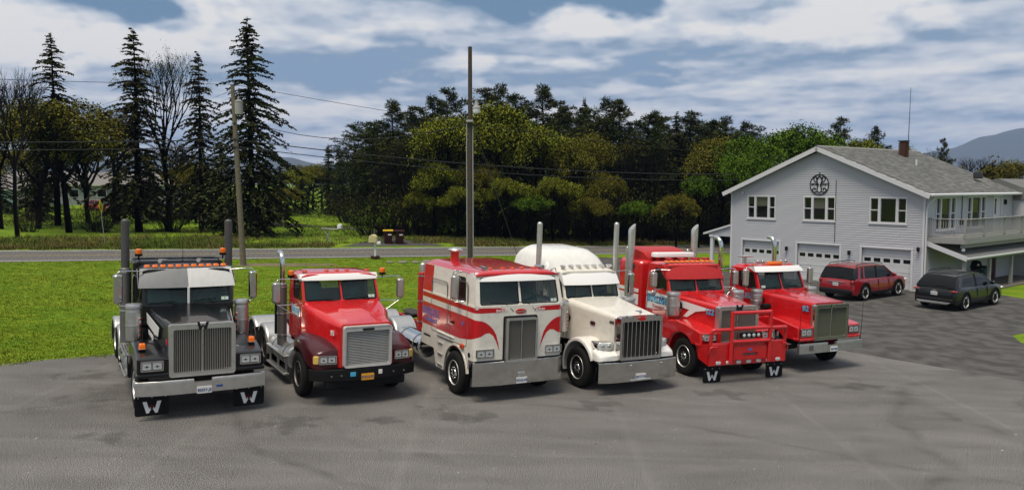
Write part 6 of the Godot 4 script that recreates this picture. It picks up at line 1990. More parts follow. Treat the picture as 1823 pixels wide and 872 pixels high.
func cars() -> void:
	flat("dark_glass", Color(0.004, 0.005, 0.006), 0.06).metallic_specular = 0.35
	flat("car_red", Color(0.25, 0.008, 0.014), 0.3, 0.1, 1.0)
	flat("car_black", Color(0.004, 0.0042, 0.005), 0.3, 0.0, 0.7)
	flat("far_red", Color(0.30, 0.012, 0.016), 0.3, 0.0, 0.8, true)
	car("parked_car", "dark red SUV parked before the white garage doors", "cars in front of the house", 17.85, -41.0, 126, {paint = M("car_red"), len = 5.0, w = 1.0, belt = 1.08, roof = 1.70, wr = 0.78, wb = 3.02, tyre = 0.39,
		profile = [[-2.42, 1.06], [-2.36, 1.25], [-2.18, 1.60], [-2.02, 1.67], [-1.2, 1.70], [-0.3, 1.70], [0.35, 1.64], [0.95, 1.30], [1.35, 1.05]],
		pillars = [[-1.98, -1.80, 0.10], [-1.55, -1.45, 0.05], [-0.42, -0.38, 0.06, "black_plastic"], [1.22, 0.38, 0.05]]})
	car("parked_car", "black SUV with silver lower bumper parked beside the deck", "cars in front of the house", 21.15, -38.15, 126, {paint = M("car_black"), len = 4.85, w = 0.97, belt = 1.06, roof = 1.64, wr = 0.72, wb = 2.86, tyre = 0.38, skid = "aluminium", tail_w = 0.36, tail_h = 0.09, bar_w = 0.16,
		profile = [[-2.36, 1.05], [-2.26, 1.22], [-1.95, 1.53], [-1.75, 1.60], [-1.0, 1.64], [-0.2, 1.64], [0.4, 1.57], [0.95, 1.28], [1.3, 1.03]],
		pillars = [[-1.9, -1.55, 0.12], [-0.36, -0.34, 0.06, "black_plastic"], [1.18, 0.42, 0.05]]})
	car("parked_car", "small bright red car parked across the road behind the left trees", "", -50.5, -100.0, 62, {paint = M("far_red"), len = 4.6, w = 0.9, belt = 0.92, roof = 1.42, wr = 0.62, wb = 2.7, tyre = 0.33,
		profile = [[-2.0, 0.90], [-1.9, 0.98], [-1.3, 1.30], [-1.05, 1.38], [-0.5, 1.42], [0.0, 1.41], [0.35, 1.36], [0.85, 1.08], [1.2, 0.90]],
		pillars = [[-1.7, -1.1, 0.10], [-0.3, -0.28, 0.05], [1.05, 0.36, 0.05]]})

# ------------------------------------------------------------------ trees
class Leaves:
	var v := PackedVector3Array()
	var n := PackedVector3Array()
	var c := PackedColorArray()
	func leaf(p: Vector3, along: Vector3, side: Vector3, col: Color) -> void:
		var nn := side.cross(along).normalized()
		if nn.y < 0.0: nn = -nn
		# a four-cornered blade, two triangles
		var a := p
		var b := p + along * 0.45 + side
		var d := p + along * 0.45 - side
		var e := p + along
		v.append(a); v.append(b); v.append(e); v.append(a); v.append(e); v.append(d)
		for i in 6:
			n.append(nn); c.append(col)
	func mesh() -> ArrayMesh:
		var arr := []
		arr.resize(Mesh.ARRAY_MAX)
		arr[Mesh.ARRAY_VERTEX] = v
		arr[Mesh.ARRAY_NORMAL] = n
		arr[Mesh.ARRAY_COLOR] = c
		var m := ArrayMesh.new()
		m.add_surface_from_arrays(Mesh.PRIMITIVE_TRIANGLES, arr)
		return m
class Wood:
	var v := PackedVector3Array()
	var n := PackedVector3Array()
	func limb(a: Vector3, b: Vector3, ra: float, rb: float, sides := 4) -> void:
		var t := (b - a).normalized()
		var u := t.cross(Vector3.UP if absf(t.y) < 0.9 else Vector3.RIGHT).normalized()
		var w := t.cross(u)
		for i in sides:
			var a0 := TAU * i / sides
			var a1 := TAU * (i + 1) / sides
			var d0 := u * cos(a0) + w * sin(a0)
			var d1 := u * cos(a1) + w * sin(a1)
			for q in [[a, d0, ra], [a, d1, ra], [b, d1, rb], [a, d0, ra], [b, d1, rb], [b, d0, rb]]:
				v.append(q[0] + q[1] * q[2]); n.append(q[1])
	func mesh() -> ArrayMesh:
		var arr := []
		arr.resize(Mesh.ARRAY_MAX)
		arr[Mesh.ARRAY_VERTEX] = v
		arr[Mesh.ARRAY_NORMAL] = n
		var m := ArrayMesh.new()
		m.add_surface_from_arrays(Mesh.PRIMITIVE_TRIANGLES, arr)
		return m

func vary(rng: RandomNumberGenerator, a: Color, b: Color) -> Color:
	var c := a.lerp(b, rng.randf())
	return c * rng.randf_range(0.8, 1.2)
func rdir(rng: RandomNumberGenerator) -> Vector3:
	return Vector3(rng.randfn(), rng.randfn(), rng.randfn()).normalized()

# a spruce: whorls of drooping boughs hung with twigs. dens: share of boughs that carry needles
func spruce(seed_: int, h: float, R: float, base: float, dens: float, ca: Color, cb: Color, droop := 0.35) -> Array:
	var rng := RandomNumberGenerator.new()
	rng.seed = seed_
	var w := Wood.new()
	var l := Leaves.new()
	var prev := Vector3.ZERO
	var tr := h * 0.013 + 0.06
	for i in 10:
		var t := (i + 1) / 10.0
		var q := Vector3(sin(t * 3.0 + seed_) * 0.08, h * t, cos(t * 2.3 + seed_) * 0.08)
		w.limb(prev, q, tr * (1.0 - i / 10.0) + 0.02, tr * (1.0 - t) + 0.015, 7)
		prev = q
	var y := base
	while y < h - 0.25:
		var t := (y - base) / (h - base)
		var len_ := R * pow(1.0 - t, 0.75) * (0.55 + 0.45 * minf(1.0, t * 5.0))
		var nb := rng.randi_range(5, 7)
		var a0 := rng.randf() * TAU
		for k in nb:
			var a := a0 + TAU * k / nb + rng.randf_range(-0.25, 0.25)
			var bl := len_ * rng.randf_range(0.42, 1.22)
			if bl < 0.2: continue
			var alive := rng.randf() < dens
			var dv := Vector3(cos(a), 0, sin(a))
			var up0 := lerpf(-0.15, 0.55, t)
			var bc := vary(rng, ca, cb)
			var seg := maxi(2, int(bl / 0.55))
			var p0 := Vector3(0, y + rng.randf_range(-0.3, 0.3), 0)
			for s in seg:
				var f0 := float(s) / seg
				var f1 := float(s + 1) / seg
				var q0 := p0 + dv * bl * f0 + Vector3(0, bl * (up0 * f0 - droop * f0 * f0 * 1.6 + 0.25 * maxf(0.0, f0 - 0.75)), 0)
				var q1 := p0 + dv * bl * f1 + Vector3(0, bl * (up0 * f1 - droop * f1 * f1 * 1.6 + 0.25 * maxf(0.0, f1 - 0.75)), 0)
				w.limb(q0, q1, 0.035 * (1.0 - f0) + 0.008, 0.035 * (1.0 - f1) + 0.006, 3)
				if not alive:
					if rng.randf() < 0.6:
						var tw := (dv.rotated(Vector3.UP, rng.randf_range(-1, 1)) + Vector3(0, -0.3, 0)) * rng.randf_range(0.2, 0.5)
						w.limb(q1, q1 + tw, 0.01, 0.004, 3)
					continue
				if f1 < 0.22: continue
				var nt := int(24 + 8 * (1.0 - f0))
				for i in nt:
					var q := q0.lerp(q1, rng.randf())
					var sd := dv.rotated(Vector3.UP, rng.randf_range(0.3, 1.3) * (1 if rng.randf() < 0.5 else -1))
					var tl := rng.randf_range(0.16, 0.46) * (0.75 + 0.25 * (1 - t)) * minf(1.0, 0.5 + bl * 0.4)
					var al := (sd + Vector3(0, rng.randf_range(-1.5, 0.2), 0)).normalized() * tl
					l.leaf(q, al, al.cross(rdir(rng)).normalized() * tl * 0.20, bc * rng.randf_range(0.88, 1.12))
		y += rng.randf_range(0.28, 0.46) * (1.0 if t < 0.75 else 0.75)
	for i in 14: l.leaf(Vector3(0, h - 0.5 + i * 0.03, 0), rdir(rng) * 0.2 + Vector3(0, 0.12, 0), rdir(rng) * 0.03, vary(rng, ca, cb))
	return [w.mesh(), l.mesh()]

# a pine: bare lower stem with dead stubs, rising limbs that end in tufts
func pine(seed_: int, h: float, R: float, base: float, ca: Color, cb: Color) -> Array:
	var rng := RandomNumberGenerator.new()
	rng.seed = seed_
	var w := Wood.new()
	var l := Leaves.new()
	var prev := Vector3.ZERO
	var tr := 0.17 + h * 0.006
	var lean := Vector3(rng.randf_range(-0.03, 0.03), 0, rng.randf_range(-0.03, 0.03))
	for i in 8:
		var t := (i + 1) / 8.0
		var q := Vector3(0, h * t * 0.97, 0) + lean * h * t * t + Vector3(sin(t * 4 + seed_), 0, cos(t * 3 + seed_)) * 0.12
		w.limb(prev, q, tr * (1.0 - i / 8.0) + 0.03, tr * (1.0 - t) + 0.02, 7)
		prev = q
	var y := h * 0.08
	while y < h:
		var t := y / h
		var a := rng.randf() * TAU
		var live := t > base
		var shape := (sin(clampf((t - base) / (1.0 - base), 0, 1) * PI * 0.82 + 0.45)) if live else 0.4
		var bl := maxf(0.35, R * shape * rng.randf_range(0.45, 1.2))
		var dv := Vector3(cos(a), 0, sin(a))
		var p0 := Vector3(0, y, 0) + lean * h * t * t
		var p1 := p0 + dv * bl * 0.6 + Vector3(0, bl * (0.12 if live else -0.1), 0)
		var p2 := p0 + dv * bl + Vector3(0, bl * (rng.randf_range(0.15, 0.5) if live else -0.2), 0)
		w.limb(p0, p1, 0.045 if live else 0.025, 0.025, 3)
		w.limb(p1, p2, 0.025, 0.01, 3)
		if not live:
			if rng.randf() < 0.5: w.limb(p1, p1 + (dv.rotated(Vector3.UP, 0.8) + Vector3(0, -0.3, 0)) * bl * 0.4, 0.015, 0.005, 3)
		if live:
			var nc := 3 + int(bl * 2.6)
			for k in nc:
				var f := rng.randf_range(0.35, 1.08)
				var c := (p0.lerp(p1, f / 0.6) if f < 0.6 else p1.lerp(p2, (f - 0.6) / 0.4)) + Vector3(rng.randfn() * 0.22 * bl * 0.5, rng.randf_range(-0.05, 0.2), rng.randfn() * 0.22 * bl * 0.5)
				var col := vary(rng, ca, cb)
				for i in 15:
					var d := rdir(rng)
					d.y = absf(d.y) * 0.9 - 0.12
					var al := d.normalized() * rng.randf_range(0.24, 0.5)
					l.leaf(c + d * rng.randf() * 0.2, al, al.cross(rdir(rng)).normalized() * 0.04, col * rng.randf_range(0.8, 1.15))
		y += (rng.randf_range(0.09, 0.17) if live else rng.randf_range(0.35, 0.8)) * (h / 14.0)
	return [w.mesh(), l.mesh()]

# a broadleaf tree grown by forking; leafy: leaves per twig end, 0 for a bare tree
func broadleaf(seed_: int, h: float, spread: float, leafy: int, ca: Color, cb: Color, leaf_size := 0.2, trunk := 0.28, depth := 6) -> Array:
	var rng := RandomNumberGenerator.new()
	rng.seed = seed_
	var w := Wood.new()
	var l := Leaves.new()
	var todo := [[Vector3.ZERO, Vector3(rng.randf_range(-0.06, 0.06), 1, rng.randf_range(-0.06, 0.06)).normalized(), h * trunk, 0.02 * h * 0.55 + 0.05, 0]]
	while todo.size() > 0:
		var b: Array = todo.pop_back()
		var p: Vector3 = b[0]
		var d: Vector3 = b[1]
		var ln: float = b[2]
		var r: float = b[3]
		var g: int = b[4]
		var mid: Vector3 = p + d * ln * 0.5 + rdir(rng) * ln * 0.05
		var e: Vector3 = p + d * ln
		w.limb(p, mid, r, r * 0.85, 7 if g == 0 else (4 if g < 3 else 3))
		w.limb(mid, e, r * 0.85, r * 0.7, 7 if g == 0 else (4 if g < 3 else 3))
		var tc := vary(rng, ca, cb)
		if g >= depth or (g > 2 and ln < 0.3):
			for i in leafy:
				var q := e + rdir(rng) * rng.randf() * 0.55
				var al := (rdir(rng) + Vector3(0, -0.25, 0)).normalized() * leaf_size * rng.randf_range(0.7, 1.4)
				l.leaf(q, al, al.cross(rdir(rng)).normalized() * leaf_size * 0.36, tc * rng.randf_range(0.9, 1.1))
			continue
		if leafy > 0 and g >= depth - 2:
			for i in leafy / 3:
				var q := p.lerp(e, rng.randf()) + rdir(rng) * 0.3
				var al := rdir(rng) * leaf_size * rng.randf_range(0.7, 1.3)
				l.leaf(q, al, al.cross(rdir(rng)).normalized() * leaf_size * 0.36, tc * rng.randf_range(0.9, 1.1))
		var kids := 3 if g < 2 else (rng.randi_range(2, 3))
		if g == 0: kids = 4
		var a0 := rng.randf() * TAU
		for k in kids:
			var az := a0 + TAU * k / kids + rng.randf_range(-0.4, 0.4)
			var s := spread * rng.randf_range(0.6, 1.2) * (0.35 if (k == 0 and g < 3) else 1.0)
			var u := d.cross(Vector3(0.3, 0.1, 0.9)).normalized()
			var nd := (d + (u * cos(az) + d.cross(u) * sin(az)) * s + Vector3(0, 0.10, 0)).normalized()
			todo.append([e - d * ln * rng.randf_range(0.0, 0.22) if g > 0 else e, nd, ln * rng.randf_range(0.62, 0.82) * (1.0 if g > 0 else 0.75), r * 0.62, g + 1])
	var lm = l.mesh() if l.v.size() > 0 else null
	return [w.mesh(), lm]

# a shrub of many stems
func shrub(seed_: int, h: float, R: float, n: int, leafy: int, ca: Color, cb: Color, ls := 0.12) -> Array:
	var rng := RandomNumberGenerator.new()
	rng.seed = seed_
	var w := Wood.new()
	var l := Leaves.new()
	for i in n:
		var a := rng.randf() * TAU
		var rr := sqrt(rng.randf()) * R * 0.4
		var p := Vector3(cos(a) * rr, 0, sin(a) * rr)
		var hh := h * rng.randf_range(0.5, 1.05)
		var e := p + Vector3(cos(a) * R * rng.randf_range(0.1, 0.75), hh, sin(a) * R * rng.randf_range(0.1, 0.75))
		var m := p.lerp(e, 0.5) + rdir(rng) * 0.15 * h * 0.3
		w.limb(p, m, 0.018 + h * 0.004, 0.012, 3)
		w.limb(m, e, 0.012, 0.004, 3)
		for k in 4:
			var q := m.lerp(e, rng.randf())
			var t := q + (rdir(rng) + Vector3(0, 0.5, 0)) * 0.2 * h * 0.6
			w.limb(q, t, 0.007, 0.003, 3)
			for j in leafy:
				var c := q.lerp(t, rng.randf()) + rdir(rng) * 0.12
				var al := rdir(rng) * ls * rng.randf_range(0.6, 1.3)
				l.leaf(c, al, al.cross(rdir(rng)).normalized() * ls * 0.35, vary(rng, ca, cb))
	return [w.mesh(), l.mesh() if l.v.size() > 0 else null]

var kinds := {}
var ordinal := ["first", "second", "third", "fourth", "fifth", "sixth", "seventh", "eighth", "ninth", "tenth", "eleventh", "twelfth", "thirteenth", "fourteenth", "fifteenth", "sixteenth", "seventeenth", "eighteenth", "nineteenth", "twentieth", "twenty-first", "twenty-second", "twenty-third", "twenty-fourth", "twenty-fifth", "twenty-sixth", "twenty-seventh", "twenty-eighth", "twenty-ninth", "thirtieth"]
func plant(kind: String, called: String, label: String, category: String, group: String, x: float, z: float, sy: float, sxz: float, turn: float) -> void:
	var o := thing(called, label, category, group)
	o.transform = Transform3D(Basis(Vector3.UP, turn).scaled(Vector3(sxz, sy, sxz)), Vector3(x, gy(x, z) - 0.05, z))
	var k: Array = kinds[kind]
	part(o, "trunk" if category == "tree" else "stems", k[0], M(k[2]))
	if k[1] != null: part(o, "crown" if category == "tree" else "foliage", k[1], M("leaf"))

func make_kinds() -> void:
	var lf := flat("leaf", Color(1, 1, 1), 0.75)
	lf.vertex_color_use_as_albedo = true
	lf.backlight_enabled = true
	lf.backlight = Color(0.8, 0.8, 0.5)
	for q in [["bark_dark", Color(0.085, 0.07, 0.056)], ["bark_grey", Color(0.15, 0.14, 0.122)], ["bark_pale", Color(0.24, 0.22, 0.19)]]:
		var m := flat(q[0], q[1], 0.95)
		m.albedo_texture = noise_tex(41, 0.06, Color(0.5, 0.5, 0.5), Color(1, 1, 1), 4)
		m.uv1_triplanar = true
		m.uv1_scale = Vector3(1.5, 0.4, 1.5)
	var dk := Color(0.042, 0.054, 0.023)
	var dk2 := Color(0.084, 0.096, 0.036)
	var br := Color(0.085, 0.070, 0.034)
	kinds.spruce_full = spruce(1, 19.0, 5.4, 1.0, 0.97, dk, dk2) + ["bark_dark"]
	kinds.spruce_thin = spruce(2, 18.0, 4.2, 2.0, 0.74, dk2, br) + ["bark_dark"]
	kinds.spruce_bare = spruce(3, 18.0, 4.4, 4.0, 0.55, br, dk2) + ["bark_dark"]
	kinds.spruce_small = spruce(4, 12.0, 2.6, 0.6, 0.95, dk, dk2) + ["bark_dark"]
	kinds.spruce_low = spruce(5, 14.0, 4.4, 0.8, 0.92, dk, Color(0.034, 0.05, 0.016)) + ["bark_dark"]
	kinds.pine_a = pine(11, 14.0, 3.5, 0.14, Color(0.046, 0.062, 0.025), Color(0.085, 0.105, 0.036)) + ["bark_dark"]
	kinds.pine_b = pine(12, 14.0, 3.1, 0.22, Color(0.056, 0.067, 0.025), Color(0.105, 0.115, 0.042)) + ["bark_dark"]
	kinds.pine_c = pine(13, 14.0, 3.8, 0.10, Color(0.040, 0.058, 0.027), Color(0.078, 0.102, 0.039)) + ["bark_dark"]
	var g1 := Color(0.19, 0.235, 0.028)
	var g2 := Color(0.30, 0.31, 0.042)
	kinds.green_a = broadleaf(21, 12.0, 0.62, 30, g1, g2, 0.15) + ["bark_dark"]
	kinds.green_b = broadleaf(22, 12.0, 0.55, 30, Color(0.10, 0.205, 0.022), Color(0.18, 0.285, 0.030), 0.15) + ["bark_dark"]
	kinds.olive_a = broadleaf(23, 12.0, 0.6, 32, Color(0.18, 0.18, 0.032), Color(0.26, 0.235, 0.044), 0.13) + ["bark_grey"]
	kinds.bare_a = broadleaf(24, 14.0, 0.5, 0, g1, g2, 0.2, 0.24, 7) + ["bark_grey"]
	kinds.bare_b = broadleaf(25, 14.0, 0.42, 1, br, g2, 0.1, 0.26, 7) + ["bark_grey"]
	kinds.bare_pale = broadleaf(26, 12.0, 0.45, 0, g1, g2, 0.2, 0.34, 6) + ["bark_pale"]
	kinds.bush = shrub(31, 2.4, 2.0, 70, 3, Color(0.08, 0.075, 0.026), Color(0.12, 0.105, 0.036), 0.09) + ["bark_grey"]
	kinds.brush = shrub(32, 3.2, 2.2, 70, 4, Color(0.10, 0.085, 0.022), Color(0.14, 0.095, 0.025)) + ["bark_grey"]
	kinds.green_bush = shrub(33, 2.2, 1.8, 60, 7, Color(0.07, 0.12, 0.018), Color(0.12, 0.17, 0.024), 0.09) + ["bark_dark"]

var tree_list := [
	["bare_pale", "bare_tree", "pale-barked bare tree at the far left edge of the picture", "trees across the road on the left", -34.73, -57.00, 12.19, 0.8],
	["bare_a", "bare_tree", "grey leafless tree behind the pale trunk at the far left", "trees across the road on the left", -40.26, -64.00, 12.07, 0.8],
	["olive_a", "broadleaf_tree", "yellow-green broadleaf tree in young leaf left of the school sign", "trees across the road on the left", -34.36, -63.00, 10.76, 1.25],
	["olive_a", "broadleaf_tree", "second yellow-green broadleaf tree at the left, nearer the picture edge", "trees across the road on the left", -38.50, -66.00, 9.48, 1.3],
	["green_a", "broadleaf_tree", "small green-leaved tree hidden low among the left spruces", "trees across the road on the left", -37.53, -72.00, 8.54, 1.2],
	["spruce_bare", "spruce_tree", "half-dead spruce with bare upper boughs rising behind the yellow-green tree", "trees across the road on the left", -38.56, -69.00, 16.18, 1.0],
	["spruce_thin", "spruce_tree", "tall thin brownish spruce right of the yellow sign", "trees across the road on the left", -29.87, -65.00, 16.08, 1.15],
	["bare_b", "bare_tree", "slim leafless tree between the two thin spruces", "trees across the road on the left", -28.45, -67.00, 15.77, 0.7],
	["spruce_thin", "spruce_tree", "shorter thin spruce left of the leaning utility pole", "trees across the road on the left", -26.71, -70.00, 15.35, 0.95],
	["spruce_full", "spruce_tree", "tallest spruce, dense and dark, behind the leaning utility pole", "trees across the road on the left", -20.77, -65.00, 17.30, 1.05],
	["spruce_low", "spruce_tree", "low dense spruce filling the gap behind the black truck", "trees across the road on the left", -26.34, -74.00, 8.00, 1.3],
	["bare_a", "bare_tree", "bare twiggy tree at the left edge of the spruces", "trees across the road on the left", -36.18, -74.00, 10.47, 0.9],
	["spruce_low", "spruce_tree", "low spruce at the back of the left spruces, first from the left", "low trees behind the left spruces", -53.06, -84.00, 7.29, 1.3],
	["olive_a", "broadleaf_tree", "low olive broadleaf tree at the back of the left spruces, second from the left", "low trees behind the left spruces", -47.78, -80.00, 7.49, 1.3],
	["spruce_low", "spruce_tree", "low spruce at the back of the left spruces, fourth from the left", "low trees behind the left spruces", -51.97, -90.00, 6.11, 1.3],
	["bare_a", "bare_tree", "low leafless tree at the back of the left spruces, fifth from the left", "low trees behind the left spruces", -42.75, -82.00, 8.74, 1.3],
	["spruce_low", "spruce_tree", "low spruce at the back of the left spruces, seventh from the left", "low trees behind the left spruces", -37.41, -84.00, 7.41, 1.3],
	["bare_a", "bare_tree", "low leafless tree at the back of the left spruces, eighth from the left", "low trees behind the left spruces", -33.51, -80.00, 8.35, 1.3],
	["spruce_low", "spruce_tree", "low spruce at the back of the left spruces, ninth from the left", "low trees behind the left spruces", -35.56, -88.00, 7.99, 1.3],
	["olive_a", "broadleaf_tree", "low olive broadleaf tree at the back of the left spruces, tenth from the left", "low trees behind the left spruces", -31.11, -80.00, 6.24, 1.3],
	["spruce_low", "spruce_tree", "low spruce at the back of the left spruces, eleventh from the left", "low trees behind the left spruces", -24.84, -82.00, 6.76, 1.3],
	["olive_a", "broadleaf_tree", "low olive broadleaf tree at the back of the left spruces, twelfth from the left", "low trees behind the left spruces", -23.49, -84.00, 4.27, 1.3],
	["spruce_small", "spruce_tree", "low spruce at the back of the left spruces, third from the left", "low trees behind the left spruces", -45.57, -78.00, 8.68, 1.3],
	["spruce_thin", "spruce_tree", "low spruce at the back of the left spruces, sixth from the left", "low trees behind the left spruces", -38.69, -80.00, 9.01, 1.3],
	["spruce_small", "spruce_tree", "left one of two small far spruces in the gap", "trees in the gap between the spruces and the forest", -24.24, -108.00, 9.66, 1.0],
	["spruce_small", "spruce_tree", "right one of two small far spruces in the gap", "trees in the gap between the spruces and the forest", -21.99, -104.00, 9.11, 1.0],
	["olive_a", "broadleaf_tree", "far olive tree left of the two small spruces", "trees in the gap between the spruces and the forest", -29.69, -118.00, 7.08, 1.6],
	["spruce_low", "spruce_tree", "far dark spruce just right of the two small spruces", "trees in the gap between the spruces and the forest", -19.16, -100.00, 8.61, 1.1],
	["spruce_low", "spruce_tree", "far spruce closing the gap beyond the driveway, first from the left", "trees in the gap between the spruces and the forest", -27.26, -96.00, 6.11, 1.4],
	["green_a", "broadleaf_tree", "far green broadleaf tree closing the gap beyond the driveway, second from the left", "trees in the gap between the spruces and the forest", -29.96, -112.00, 6.17, 1.5],
	["pine_c", "pine_tree", "far pine closing the gap beyond the driveway, fourth from the left", "trees in the gap between the spruces and the forest", -29.78, -122.00, 6.84, 1.6],
	["olive_a", "broadleaf_tree", "far olive broadleaf tree closing the gap beyond the driveway, fifth from the left", "trees in the gap between the spruces and the forest", -29.38, -126.00, 6.60, 1.6],
	["pine_a", "pine_tree", "far pine closing the gap beyond the driveway, sixth from the left", "trees in the gap between the spruces and the forest", -25.65, -124.00, 8.03, 1.5],
	["spruce_low", "spruce_tree", "far spruce closing the gap beyond the driveway, third from the left", "trees in the gap between the spruces and the forest", -26.84, -104.00, 4.98, 1.6],
	["pine_b", "pine_tree", "far pine closing the gap beyond the driveway, seventh from the left", "trees in the gap between the spruces and the forest", -20.38, -112.00, 9.51, 1.5],
	["pine_c", "pine_tree", "dark pine of the forest skyline, first from the left", "front row of the forest", -13.82, -82.00, 11.00, 1.1],
	["pine_a", "pine_tree", "dark pine of the forest skyline, second from the left", "front row of the forest", -11.66, -80.00, 13.02, 1.1],
	["pine_b", "pine_tree", "dark pine of the forest skyline, third from the left", "front row of the forest", -9.95, -84.00, 12.80, 1.1],
	["pine_a", "pine_tree", "dark pine of the forest skyline, fourth from the left", "front row of the forest", -8.01, -86.00, 14.38, 1.1],
	["pine_c", "pine_tree", "dark pine of the forest skyline, fifth from the left", "front row of the forest", -6.66, -90.00, 15.59, 1.1],
	["pine_b", "pine_tree", "dark pine of the forest skyline, sixth from the left", "front row of the forest", -2.73, -92.00, 15.64, 1.1],
	["pine_a", "pine_tree", "dark pine of the forest skyline, seventh from the left", "front row of the forest", -1.67, -96.00, 16.52, 1.1],
	["pine_c", "pine_tree", "dark pine of the forest skyline, eighth from the left", "front row of the forest", 0.85, -92.00, 15.12, 1.1],
	["pine_a", "pine_tree", "dark pine of the forest skyline, ninth from the left", "front row of the forest", 3.34, -90.00, 16.07, 1.1],
	["pine_b", "pine_tree", "dark pine of the forest skyline, tenth from the left", "front row of the forest", 4.90, -86.00, 13.90, 1.1],
	["pine_c", "pine_tree", "dark pine of the forest skyline, eleventh from the left", "front row of the forest", 7.65, -90.00, 13.65, 1.1],
	["spruce_small", "spruce_tree", "dark spruce of the forest skyline, twelfth from the left", "front row of the forest", 8.48, -96.00, 15.27, 1.1],
	["pine_a", "pine_tree", "dark pine of the forest skyline, thirteenth from the left", "front row of the forest", 10.00, -84.00, 14.31, 1.1],
	["pine_b", "pine_tree", "dark pine of the forest skyline, fourteenth from the left", "front row of the forest", 11.00, -82.00, 13.79, 1.1],
	["pine_c", "pine_tree", "dark pine of the forest skyline, fifteenth from the left", "front row of the forest", 13.04, -80.00, 12.24, 1.1],
	["pine_a", "pine_tree", "dark pine of the forest skyline, sixteenth from the left", "front row of the forest", 15.30, -88.00, 13.46, 1.1],
	["spruce_thin", "spruce_tree", "dark spruce of the forest skyline, seventeenth from the left", "front row of the forest", 16.85, -84.00, 12.69, 1.1],
	["pine_b", "pine_tree", "dark pine of the forest skyline, eighteenth from the left", "front row of the forest", 18.48, -86.00, 13.14, 1.1],
	["pine_c", "pine_tree", "dark pine of the forest skyline, nineteenth from the left", "front row of the forest", 20.13, -84.00, 12.11, 1.1],
	["pine_a", "pine_tree", "dark pine of the forest skyline, twentieth from the left", "front row of the forest", 21.33, -82.00, 12.44, 1.1],
	["pine_b", "pine_tree", "dark pine of the forest skyline, twenty-first from the left", "front row of the forest", 25.17, -90.00, 11.49, 1.1],
	["green_a", "broadleaf_tree", "green broadleaf tree standing before the dark forest, fifth of its row from the left", "broadleaf trees before the forest", -5.49, -72.00, 10.97, 0.95],
	["green_a", "broadleaf_tree", "green broadleaf tree standing before the dark forest, fourth of its row from the left", "broadleaf trees before the forest", -6.70, -70.00, 6.72, 0.9],
	["green_a", "broadleaf_tree", "green broadleaf tree standing before the dark forest, eighth of its row from the left", "broadleaf trees before the forest", -1.79, -74.00, 12.40, 0.95],
	["green_b", "broadleaf_tree", "green broadleaf tree standing before the dark forest, tenth of its row from the left", "broadleaf trees before the forest", 0.34, -76.00, 11.73, 0.8],
	["green_a", "broadleaf_tree", "green broadleaf tree standing before the dark forest, twelfth of its row from the left", "broadleaf trees before the forest", 2.17, -73.00, 10.44, 0.85],
	["olive_a", "broadleaf_tree", "olive broadleaf tree standing before the dark forest, fourteenth of its row from the left", "broadleaf trees before the forest", 6.00, -74.00, 9.92, 0.9],
	["olive_a", "broadleaf_tree", "olive broadleaf tree standing before the dark forest, sixteenth of its row from the left", "broadleaf trees before the forest", 8.08, -72.00, 6.72, 0.9],
	["bare_a", "bare_tree", "leafless tree standing before the dark forest, nineteenth of its row from the left", "broadleaf trees before the forest", 13.01, -74.00, 8.83, 0.6],
	["bare_b", "bare_tree", "leafless tree standing before the dark forest, seventeenth of its row from the left", "broadleaf trees before the forest", 10.85, -76.00, 9.99, 0.8],
	["bare_b", "bare_tree", "leafless tree standing before the dark forest, second of its row from the left", "broadleaf trees before the forest", -9.70, -74.00, 9.25, 0.9],
	["olive_a", "broadleaf_tree", "olive broadleaf tree standing before the dark forest, twenty-second of its row from the left", "broadleaf trees before the forest", 18.97, -74.00, 10.51, 0.95],
	["bare_a", "bare_tree", "leafless tree standing before the dark forest, first of its row from the left", "broadleaf trees before the forest", -11.26, -74.00, 6.18, 1.0],
	["green_b", "broadleaf_tree", "green broadleaf tree standing before the dark forest, twenty-first of its row from the left", "broadleaf trees before the forest", 16.54, -72.00, 6.98, 0.9],
	["olive_a", "broadleaf_tree", "olive broadleaf tree standing before the dark forest, seventh of its row from the left", "broadleaf trees before the forest", -3.00, -71.00, 6.86, 0.9],
	["green_a", "broadleaf_tree", "green broadleaf tree standing before the dark forest, sixth of its row from the left", "broadleaf trees before the forest", -4.58, -69.00, 4.63, 1.1],
	["green_a", "broadleaf_tree", "green broadleaf tree standing before the dark forest, ninth of its row from the left", "broadleaf trees before the forest", -0.55, -70.00, 5.56, 1.1],
	["green_a", "broadleaf_tree", "green broadleaf tree standing before the dark forest, thirteenth of its row from the left", "broadleaf trees before the forest", 3.54, -70.00, 5.97, 1.1],
	["green_b", "broadleaf_tree", "green broadleaf tree standing before the dark forest, eleventh of its row from the left", "broadleaf trees before the forest", 1.35, -69.00, 4.34, 1.2],
	["olive_a", "broadleaf_tree", "olive broadleaf tree standing before the dark forest, fifteenth of its row from the left", "broadleaf trees before the forest", 6.91, -70.00, 4.49, 1.2],
	["green_b", "broadleaf_tree", "green broadleaf tree standing before the dark forest, eighteenth of its row from the left", "broadleaf trees before the forest", 10.68, -71.00, 4.25, 1.2],
	["green_a", "broadleaf_tree", "green broadleaf tree standing before the dark forest, third of its row from the left", "broadleaf trees before the forest", -8.02, -70.00, 4.04, 1.1],
	["olive_a", "broadleaf_tree", "olive broadleaf tree standing before the dark forest, twentieth of its row from the left", "broadleaf trees before the forest", 14.34, -71.00, 4.94, 1.1],
	["pine_c", "pine_tree", "dark pine deep in the forest, first of the second row from the left", "second row of the forest", -19.05, -101.04, 11.77, 1.3],
	["spruce_low", "spruce_tree", "dark spruce deep in the forest, second of the second row from the left", "second row of the forest", -16.98, -103.48, 11.72, 1.3],
	["pine_b", "pine_tree", "dark pine deep in the forest, third of the second row from the left", "second row of the forest", -15.30, -101.93, 10.95, 1.3],
